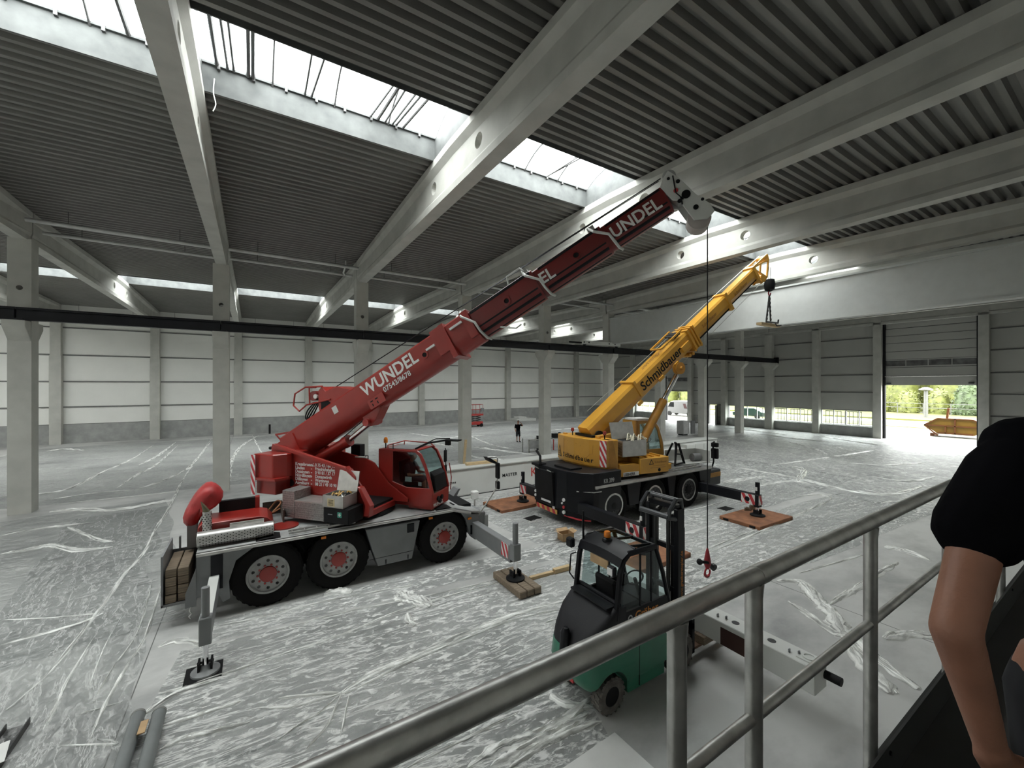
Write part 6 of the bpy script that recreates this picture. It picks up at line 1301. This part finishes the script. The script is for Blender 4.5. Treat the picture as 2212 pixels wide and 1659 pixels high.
# cabinet, mesh crate, trestle table, pallet in the back
sw = thing('switch_cabinet', (34.4, 24.1, 0), 'grey switch cabinet with open door standing on the floor', 'cabinet'); MB().box(33.9, 34.75, 23.9, 24.6, 0.12, 1.35).build('cabinet_body', mat('grey_cabinet', (0.3, 0.3, 0.29), 0.5), sw, smooth=False)
MB().box(34.85, 35.5, 23.75, 23.8, 0.12, 1.35).build('door', mat('dark_inside', (0.07, 0.07, 0.07), 0.6), sw, smooth=False); MB().box(33.95, 34.7, 24.0, 24.5, 0, 0.12).build('plinth', BLACKM, sw, smooth=False)
cr_ = thing('mesh_crate', (16.6, 23.6, 0), 'grey metal transport crate standing beside a column', 'crate')
m = MB()
for x in (16.05, 17.15):
    for y in (23.3, 24.1): MB().box(x-0.03, x+0.03, y-0.03, y+0.03, 0, 0.95).build('crate_post', GALV, cr_, smooth=False)
for z in (0.1, 0.88): MB().box(16.02, 17.18, 23.27, 23.33, z, z+0.06).build('crate_rail', GALV, cr_, smooth=False)
MB().box(16.1, 17.1, 23.3, 23.32, 0.3, 0.85).build('crate_panel', GREYL, cr_, smooth=False); MB().box(17.1, 17.2, 23.2, 23.9, 0.1, 1.1).build('crate_handle', BLACKM, cr_, smooth=False)
tt = thing('trestle_table', (19.0, 23.9, 0), 'small work table with dark tools behind a column', 'table'); MB().box(18.4, 19.6, 23.6, 24.3, 0.78, 0.83).build('table_top', GREYL, tt, smooth=False)
for x in (18.45, 19.55):
    for y in (23.65, 24.25): MB().box(x-0.03, x+0.03, y-0.03, y+0.03, 0, 0.78).build('leg', mat('lift_red', (0.3, 0.03, 0.03)), tt, smooth=False)
o = MB().box(18.6, 19.0, 23.75, 24.1, 0.83, 1.15).cyl((19.2, 23.9, 0.83), (19.2, 23.9, 1.2), 0.1, 12).build('power_tool', BLACKM, smooth=False); tag(o, 'dark power tool standing on the work table', 'tool')
o = MB().box(28.6, 31.6, 44.2, 46.0, 0.0, 0.35).box(29.0, 30.2, 44.4, 45.6, 0.35, 0.6).build('wrapped_stack', FILMW, smooth=False, bevel=0.03); tag(o, 'low stack of film wrapped panels by the panelled wall', 'stack')
o = MB().cyl((1.35, 46.2, 0), (1.35, 46.2, 0.9), 0.09, 12).build('black_bollard', BLACKM); tag(o, 'short black pipe standing by the panelled wall', 'pipe')
for k in range(2):
    o = MB().cyl((22.3+k*0.35, 46.1, 0), (22.3+k*0.35, 46.1, 0.45), 0.08, 10).build('black_pipe_stub', BLACKM); tag(o, 'tiny black pipe stub by the wall near the scissor lift', 'pipe', 'pipe stubs by the wall')
wl = thing('welding_set', (6.6, 13.4, 0), 'small white lamp unit with bars behind the red crane front', 'lamp unit'); MB().box(6.7, 6.95, 13.3, 13.5, 0.55, 0.85).build('unit_body', WHITE, wl, smooth=False, bevel=0.03); MB().cyl((6.82, 13.4, 0), (6.82, 13.4, 0.56), 0.03, 8).build('stand', GALV, wl); MB().lathe([(0.2, 0), (0.2, 0.02)], (6.82, 13.4, 0), (0,0,1), 16).build('foot', GALV, wl)
for z in (0.62, 0.78): MB().tube([(6.0, 13.4, z), (6.72, 13.4, z)], 0.015, 6).build('bar', GALV, wl)

# ================================================================ POLYTHENE FILM ON THE FLOOR
random.seed(21)
from mathutils import noise as MN
def sheet(x0, x1, y0, y1, rz, along, dens, lab, z, lo=0.48, hi=0.62, seed=0.0):
    c = Vector(((x0+x1)/2, (y0+y1)/2, 0)); W = Matrix.Translation(c) @ Matrix.Rotation(rz, 4, 'Z'); nx = min(90, max(12, int((x1-x0)*5))); ny = min(60, max(8, int((y1-y0)*5)))
    vs, fs = [], []
    for i in range(nx+1):
        for j in range(ny+1):
            u, v = i/nx, j/ny; lx = (u-.5)*(x1-x0); ly = (v-.5)*(y1-y0)
            e = 0.18*MN.noise(Vector((lx*0.5+seed, ly*0.5, seed)))
            edge = max(0, 1 - min(u, 1-u, v, 1-v)*8)
            h = z + 0.006*max(0, MN.noise(Vector((lx*1.5, ly*4, seed)))) + 0.02*edge*max(0, MN.noise(Vector((lx*2, ly*2, seed+5))))
            vs.append((lx + (e*1.5 if edge > 0 else 0), ly + (e if edge > 0 else 0), h))
    for i in range(nx):
        for j in range(ny):
            a = i*(ny+1)+j; fs.append((a, a+ny+1, a+ny+2, a+1))
    r = thing('polythene_sheet', c, lab, 'plastic sheet', rz=rz)
    MB(W).add(vs, fs).build('film', film_mat('polythene_%d' % int(z*10000), along, lo, hi, dens, seed), r, ang=180)
    return r
def fold(par, pts, w, h, seed=0, px=True, name='fold'):
    """gathered film: a rumpled ribbon along the line"""
    Q = spline([onz(*p) if px else Vector((p[0], p[1], 0)) for p in pts], 10); vs = []; nk = 9; UV = []; dist = 0.0
    for i, p in enumerate(Q):
        d = (Q[min(i+1, len(Q)-1)] - Q[max(i-1, 0)]); d.z = 0; d = d.normalized(); s = Vector((-d.y, d.x, 0)); t = i/(len(Q)-1); tp = min(1, 0.25+4*t, 0.25+4*(1-t))
        ww = w*tp*(0.65 + 0.7*abs(MN.noise(Vector((i*0.35, seed, 0)))))
        if i: dist += (p - Q[i-1]).length
        for k in range(nk):
            UV.append((dist*1.3 + seed, k/(nk-1)*max(2.0, w*16) + seed))
            u = k/(nk-1)*2-1; b = (1-abs(u))**0.6
            zz = 0.009 + h*b*tp*(0.45 + 0.9*abs(MN.noise(Vector((i*0.16+seed, u*3.5+seed, 1.7)))) + 0.35*MN.noise(Vector((i*0.6, u*6, seed))))
            vs.append(p + s*(u*ww*0.5 + 0.1*w*MN.noise(Vector((i*0.3, u*2, seed+9)))) + Vector((0, 0, max(0.004, zz) if abs(u) < 0.99 else 0.004)))
    fs = [(i*nk+k, (i+1)*nk+k, (i+1)*nk+k+1, i*nk+k+1) for i in range(len(Q)-1) for k in range(nk-1)]
    o = MB().add(vs, fs).build(name, FILMW, par, ang=55)
    uv = o.data.uv_layers.new(name='UVMap')
    for l in o.data.loops: uv.data[l.index].uv = UV[l.vertex_index]
    return o
shA = sheet(-0.7, 9.0, 8.98, 9.9, R(-3), 'x', 0.95, 'clear polythene sheet beside the wheels of the red crane', 0.0030, seed=1.1)
shB = sheet(-1.3, 9.6, 5.9, 8.75, R(-5), 'x', 0.8, 'wide mottled polythene sheet between the red crane and the forklift', 0.0046, seed=3.3)
shC = sheet(-0.9, 4.1, 3.6, 6.1, R(-8), 'x', 0.75, 'mottled polythene sheet on the floor beside the forklift rear wheel', 0.0062, seed=5.2)
shD = sheet(7.2, 21.5, 4.9, 7.9, R(-3), 'x', 0.75, 'streaky polythene sheet in front of the yellow crane outriggers', 0.0078, seed=7.7)
shE = sheet(7.0, 26.0, 8.2, 15.2, 0, 'x', 0.7, 'polythene sheet spread under and beyond the yellow crane', 0.0094, seed=9.1)
shF = sheet(21.0, 46.0, 3.0, 21.5, 0, 'y', 0.75, 'shiny polythene sheets covering the floor towards the open gate', 0.0110, lo=0.42, hi=0.6, seed=11.3)
shG = sheet(-14, 46, 23.4, 44, 0, 'x', 0.6, 'polythene sheets covering the empty aisle floor', 0.0126, lo=0.5, hi=0.68, seed=13.9)
shH = sheet(5.0, 21.0, 16.9, 21.8, 0, 'x', 0.85, 'bright polythene sheet between the white girder and the columns', 0.0142, lo=0.42, hi=0.62, seed=15.5)
shI = sheet(-12.5, -2.0, 9.6, 21.2, R(10), 'x', 0.45, 'grey stained polythene sheet left of the red crane', 0.0158, lo=0.5, hi=0.7, seed=17.4)
shJ = sheet(-4.4, -2.0, 4.2, 20.5, R(6), 'y', 0.5, 'long narrow polythene strip running past the red crane tail', 0.0174, lo=0.45, hi=0.7, seed=19.8)
ML = [
 (shJ, [(14,1535),(111,1449),(221,1311),(271,1239),(312,1193),(336,1144),(361,1106),(377,1074),(393,1041),(423,995),(456,949)], .13, .05),
 (shJ, [(357,1233),(318,1366),(277,1435),(230,1518),(194,1598)], .07, .04), (shJ, [(330,1250),(300,1360),(240,1450),(200,1520)], .04, .03), (shJ, [(213,1363),(149,1466),(119,1532),(91,1582)], .06, .04),
 (shJ, [(270,1320),(230,1390),(190,1490)], .03, .02), (shJ, [(170,1545),(215,1532),(262,1518)], .05, .02), (shJ, [(210,1598),(250,1608),(130,1612)], .05, .02),
 (shI, [(0,1074),(81,1068),(152,1055),(225,1019),(285,992),(331,962)], .2, .06), (shI, [(252,1055),(298,1025),(339,1003),(385,961)], .2, .06), (shI, [(298,1056),(347,1041),(388,1022),(415,1003),(456,954)], .2, .06),
 (shI, [(108,1106),(163,1101),(244,1103),(325,1090),(380,1078)], .42, .09), (shI, [(0,1198),(68,1187),(114,1179),(168,1190),(244,1182)], .34, .08), (shI, [(146,1139),(176,1152),(217,1168),(244,1171)], .22, .06),
 (shI, [(0,1158),(95,1141),(152,1136),(211,1128)], .2, .05), (shI, [(0,1341),(111,1336),(227,1326)], .05, .03), (shI, [(0,1396),(83,1374),(172,1349),(225,1325)], .1, .05), (shI, [(80,1085),(200,1066),(300,1058)], .14, .03), (shI, [(120,1090),(240,1078),(380,1062)], .1, .03),
 (shB, [(1224,1298),(1123,1325),(1000,1371),(907,1414),(815,1451),(738,1497)], .16, .05), (shB, [(1210,1318),(1100,1342),(1000,1382),(900,1424),(745,1500)], .07, .04), (shB, [(738,1497),(708,1565),(661,1620)], .05, .03), (shB, [(754,1503),(735,1593)], .04, .03), (shB, [(600,1510),(732,1497)], .09, .04), (shB, [(560,1530),(640,1525),(732,1500)], .07, .03), (shB, [(735,1500),(690,1540),(640,1570),(600,1600)], .03, .02),
 (shA, [(480,1345),(600,1362),(723,1328),(840,1304),(938,1285),(1080,1251)][1:], .05, .03), (shA, [(470,1352),(560,1335),(700,1300),(900,1262)], .05, .03),
 (shB, [(345,1500),(420,1478),(520,1445),(600,1417),(748,1368),(852,1325),(969,1288),(1080,1258)], .06, .03), (shB, [(310,1545),(380,1500),(470,1470)], .12, .05), (shB, [(350,1570),(430,1545),(520,1515)], .08, .04), (shB, [(345,1620),(400,1595),(470,1580),(540,1560)], .1, .05), (shB, [(340,1400),(380,1385),(430,1390),(440,1402)], .2, .04),
 (shC, [(1010,1659),(1080,1615),(1150,1590),(1230,1545),(1290,1500)], .22, .07), (shC, [(1060,1659),(1130,1620),(1200,1585),(1270,1545)], .18, .07), (shC, [(1100,1659),(1170,1612),(1240,1580),(1300,1560)], .12, .06), (shC, [(880,1659),(960,1620),(1040,1580),(1120,1540)], .05, .03), (shC, [(1190,1500),(1220,1520),(1280,1530)], .2, .05),
 (shD, [(1512,1202),(1626,1156),(1718,1115),(1786,1083),(1791,1074),(1759,1069),(1709,1074)], .12, .05), (shD, [(1490,1200),(1600,1158),(1700,1118)], .07, .03), (shD, [(1727,1238),(1823,1211),(1878,1193)], .07, .03), (shD, [(1180,1345),(1225,1328),(1300,1290)], .05, .03),
 (shD, [(1910,1184),(1947,1188),(2010,1211)], .4, .07), (shD, [(1000,1190),(1120,1172),(1190,1150)], .06, .02),
 (shF, [(1594,1010),(1718,1033),(1832,1060),(1924,1069),(1992,1051)], .4, .08), (shF, [(1667,1005),(1786,989),(1887,973)], .3, .07), (shF, [(1704,955),(1760,970),(1786,982)], .3, .07), (shF, [(1640,938),(1720,948),(1790,955)], .4, .08), (shF, [(1560,925),(1640,932),(1700,940)], .4, .07), (shF, [(1720,1042),(1736,1019),(1709,1010)], .4, .25), (shF, [(1560,1045),(1600,1038),(1650,1030)], .4, .14),
 (shF, [(1760,940),(1850,955),(1900,962)], .4, .08), (shF, [(1830,1000),(1920,1005),(2000,1000)], .3, .06), (shF, [(1880,1030),(1960,1040),(2020,1030)], .3, .06), (shF, [(1900,1090),(1960,1080),(2020,1085)], .25, .06),
 (shG, [(560,940),(520,965),(500,1000),(497,1040)], .3, .05), (shG, [(545,940),(570,985),(610,1010)], .15, .04), (shG, [(1000,935),(1060,960),(1110,970)], .35, .07), (shG, [(880,935),(960,945),(1050,940)], .2, .05), (shG, [(1180,930),(1260,925),(1300,930)], .3, .06), (shG, [(820,960),(900,955),(980,965)], .2, .05), (shG, [(1240,905),(1290,912),(1240,918)], .3, .05), (shG, [(380,955),(340,985),(300,1005)], .25, .05), (shG, [(100,975),(140,970),(180,973)], .5, .08),
 (shH, [(1020,965),(1090,975),(1180,985)], .4, .08), (shH, [(1060,990),(1120,998),(1170,990)], .4, .09), (shH, [(990,975),(1040,990),(1100,985)], .3, .06), (shH, [(1020,1010),(1100,1012),(1150,1005)], .25, .06),
 (shE, [(1060,1170),(1150,1160),(1240,1140)], .06, .02), (shE, [(1420,1110),(1500,1100),(1560,1085)], .1, .03), (shE, [(1640,1050),(1700,1040),(1750,1045)], .3, .08),
]
for i, (par, pts, w, h) in enumerate(ML): fold(par, pts, w, h, seed=i*2.37)
HEAPS = [([(860,1282),(880,1292),(905,1300),(930,1310)], .55, .12, 'rumpled white film scrap lying on the smooth strip by the red crane'), ([(700,1285),(735,1278),(760,1280)], .3, .1, 'small film clump beside the middle wheel of the red crane'),
 ([(1677,1256),(1728,1259),(1753,1284),(1778,1310),(1804,1335),(1821,1369),(1846,1386),(1900,1430),(1985,1490)], .42, .14, 'long twisted rope of white film beyond the guard rail'), ([(1702,1300),(1745,1328),(1795,1365),(1829,1382),(1870,1430),(1940,1500)], .2, .08, 'slim gathered film edge beside the twisted film rope'),
 ([(1787,1308),(1821,1288),(1850,1272),(1900,1238),(1940,1215)], .2, .07, 'gathered film arm branching off the twisted film rope'), ([(1910,1380),(1960,1371),(2020,1376)], .3, .1, 'film heap beyond the third rail post'), ([(1835,1400),(1880,1450),(1925,1500)], .35, .12, 'spread film tail between two rail posts'), ([(880,1325),(885,1345),(900,1350)], .2, .06, 'tiny film shred under the rumpled film scrap')]
for i, (pts, w, h, lab) in enumerate(HEAPS): tag(fold(None, pts, w, h, seed=50+i*3.1, name='film_heap'), lab, 'plastic film')

# ================================================================ OUTSIDE THE GATES
GRASS = mat('dry_grass', (0.1, 0.1, 0.022), 0.9, var=0.3, scale=0.6); GRAV = mat('pale_gravel', (0.17, 0.165, 0.145), 0.9, var=0.2, scale=1.5)
tag(MB().box(X1+0.6, 160, -60, 110, -0.4, -0.03).build('ground_yard', GRAV, smooth=False), 'pale gravel yard outside the hall', 'ground', kind='structure')
for k, (a, b) in enumerate(((62, 68), (74, 92))): tag(MB().box(a, b, -50, 100, -0.1, 0.02+0.15*k).build('grass_strip', GRASS, smooth=False), ('narrow dry grass strip outside the gate', 'wide dry grass bank in front of the hedge')[k], 'grass', kind='structure')
random.seed(77)
LEAF = [mat('hedge_leaf', (0.08, 0.09, 0.014), 0.6, var=0.4, scale=1.5), mat('tree_leaf', (0.035, 0.055, 0.016), 0.6, var=0.4, scale=1.5)]
def bush(cx, cy, r, h, m, n, lab, grp, kind='shrub'):
    t = thing(kind, (cx, cy, 0), lab, kind, grp); q = MB()
    for i in range(n):
        a = random.uniform(0, 6.28); b = math.acos(random.uniform(-0.2, 1)); rr = random.uniform(0.8, 1.05)
        p = Vector((cx + r*rr*math.sin(b)*math.cos(a), cy + r*rr*math.sin(b)*math.sin(a), 0.4 + (h-0.4)*max(0, rr*math.cos(b)))); s = random.uniform(0.12, 0.3)
        u = Vector((random.gauss(0,1), random.gauss(0,1), random.gauss(0,1))).normalized(); w = u.orthogonal().normalized()
        q.add([p-u*s, p+w*s*0.5, p+u*s, p-w*s*0.5], [(0,1,2,3)])
    o = q.build('foliage', m, t, smooth=False); o['kind'] = 'stuff'
    MB().lathe([(r*0.85, -0.03), (r*0.86, h*0.4), (r*0.6, h*0.75), (0.1, h*0.9)], (cx, cy, 0), (0,0,1), 12).build('inner_crown', m, t)
for i in range(12):  # unseen crown height added to keep low sky glare out of the gates
    bush(98.5, -2 + i*6.9, 3.2, random.uniform(13, 18), LEAF[0], 900, 'yellow green tree in the front row, raised to block gate glare', 'front row of trees', 'tree'); bush(105.5, 1.4 + i*6.9, 3.2, random.uniform(14, 19), LEAF[0], 500, 'yellow green tree in the second row, raised to block gate glare', 'second row of trees', 'tree')
for i in [j for j in range(12) if j not in (3, 4)]: bush(91.5, 1 + i*3.6, 1.6, random.uniform(3.4, 4.6), LEAF[0], 420, 'low yellow green shrub in the hedge behind the fence', 'hedge shrubs beyond the fence')
bush(90.5, 15.6, 1.75, 5.8, LEAF[1], 900, 'dark green broad bush standing out of the hedge', None)
FEN = mat('pale_fence_steel', (0.09, 0.09, 0.085), 0.5)
fe = thing('mesh_fence', (88, 25, 0), 'thin pale post and rail fence in front of the hedge', 'fence')
for i in range(16): MB().cyl((88, -4+i*3, 0), (88, -4+i*3, 1.9), 0.05, 6).build('post', FEN, fe)
for z in (1.2, 1.85): MB().box(87.97, 88.03, -5, 44, z-0.04, z+0.04).build('rail', FEN, fe, smooth=False)
lp = thing('street_lamp', (80, 17.9, 0), 'pale street lamp with mushroom head outside the gate', 'street lamp'); MB().cyl((80, 17.9, 0), (80, 17.9, 4.0), 0.22, 12).build('pole', FEN, lp); MB().lathe([(0.3, 0), (0.75, 0.1), (0.75, 0.25), (0.2, 0.5)], (80, 17.9, 3.9), (0,0,1), 16).build('lamp_head', FEN, lp)
# yellow skip
SK = mat('skip_yellow', (0.16, 0.085, 0.005), 0.5, var=0.1); SKO = mat('skip_orange', (0.10, 0.03, 0.004), 0.5)
sk = thing('skip_container', (54.0, 10.2, 0), 'yellow open skip container standing outside the tall gate', 'skip')
MB(Matrix.Translation((54.0, 10.0, 0.25)) @ Matrix.Rotation(R(90), 4, 'Z')).loft([[(-a, -0.85, z), (a, -0.85, z), (a, 0.85, z), (-a, 0.85, z)] for a, z in ((1.1, 0), (2.0, 0.75))] ).build('skip_tub', SK, sk, smooth=False)
MB(Matrix.Translation((54.0, 10.0, 1.0)) @ Matrix.Rotation(R(90), 4, 'Z')).loft([[(-a, -0.85, z), (a, -0.85, z), (a, 0.85, z), (-a, 0.85, z)] for a, z in ((2.0, 0), (1.1, 0.65))]).build('skip_cover', SK, sk, smooth=False)
for y0, z0, y1, z1 in ((8.0, 1.0, 12.0, 1.0), (8.0, 1.0, 8.9, 1.65), (12.0, 1.0, 11.1, 1.65), (8.9, 1.65, 11.1, 1.65), (8.9, 0.35, 11.1, 0.35), (12.0, 1.0, 11.1, 0.1), (10.0, 0.3, 10.0, 1.7), (10.6, 0.3, 10.6, 1.0)): MB().bar((53.1, y0, z0), (53.1, y1, z1), 0.1, 0.1, (1,0,0)).build('skip_rib', SKO, sk)
MB().bar((53.6, 10.6, 1.6), (53.6, 10.5, 2.6), 0.15, 0.15).build('chain_post', SKO, sk)
for y in (8.2, 11.5): MB().box(53.3, 54.6, y-0.15, y+0.15, 0, 0.26).build('skid', SKO, sk, smooth=False)
# white van and green car
VW = mat('van_white', (0.14, 0.14, 0.14), 0.4, var=0.05)
vn = thing('delivery_van', (56.0, 39.6, 0), 'white delivery van parked outside the second gate', 'van')
MB().prism([(36.9, 0.35), (42.3, 0.35), (42.4, 1.1), (41.7, 1.35), (41.2, 2.1), (40.6, 2.3), (36.9, 2.3)], 'x', 55.1, 56.9).build('van_body', VW, vn, smooth=False, bevel=0.08, seg=2)
for y in (37.9, 41.3):
    for x in (55.15, 56.85): MB().cyl((x-0.12, y, 0.34), (x+0.12, y, 0.34), 0.34, 16).build('wheel', mat('far_tyre', (0.004, 0.004, 0.004), 0.8), vn)
MB().prism([(41.1, 1.35), (41.6, 1.35), (41.15, 2.05), (40.5, 2.05), (40.5, 1.35)], 'x', 55.08, 55.1).build('side_window', mat('far_glass', (0.004, 0.005, 0.006), 0.1), vn, smooth=False)
for k, (y, z, h) in enumerate(((38.2, 1.2, 0.7), (37.5, 1.4, 0.35))): MB().prism([(y, z), (y+0.5, z), (y+0.7, z+h), (y+0.3, z+h)], 'x', 55.07, 55.1).build('side_graphic', mat('far_red', (0.03, 0.003, 0.003), 0.5), vn, smooth=False)
cg = thing('parked_car', (60, 31.5, 0), 'green car parked outside the strip window', 'car'); CGM = mat('car_green', (0.004, 0.022, 0.014), 0.3)
MB().prism([(29.4, 0.35), (33.6, 0.35), (33.7, 0.8), (33.0, 0.95), (32.3, 1.45), (30.6, 1.5), (29.7, 1.0), (29.3, 0.9)], 'x', 59.2, 60.8).build('car_body', CGM, cg, smooth=False, bevel=0.08, seg=2)
for y in (30.2, 32.8): MB().cyl((59.15, y, 0.32), (59.35, y, 0.32), 0.32, 16).build('wheel', mat('far_tyre', (0.004, 0.004, 0.004)), cg)
# site barriers seen through the low windows
BAR = mat('barrier_grey', (0.03, 0.03, 0.03), 0.6)
for i in range(6):
    y = 17.5 + i*1.75; br = thing('site_barrier', (53.5, y, 0), 'grey mesh site barrier standing outside the low windows', 'barrier', 'site barriers outside the windows')
    m = MB()
    for q in range(5): m.cyl((53.5, y-0.7+q*0.35, -0.03), (53.5, y-0.7+q*0.35, 1.9), 0.03, 6)
    m.box(53.47, 53.53, y-0.72, y+0.72, 1.86, 1.94).box(53.47, 53.53, y-0.72, y+0.72, 0.1, 0.18).build('barrier_frame', BAR, br, smooth=False)
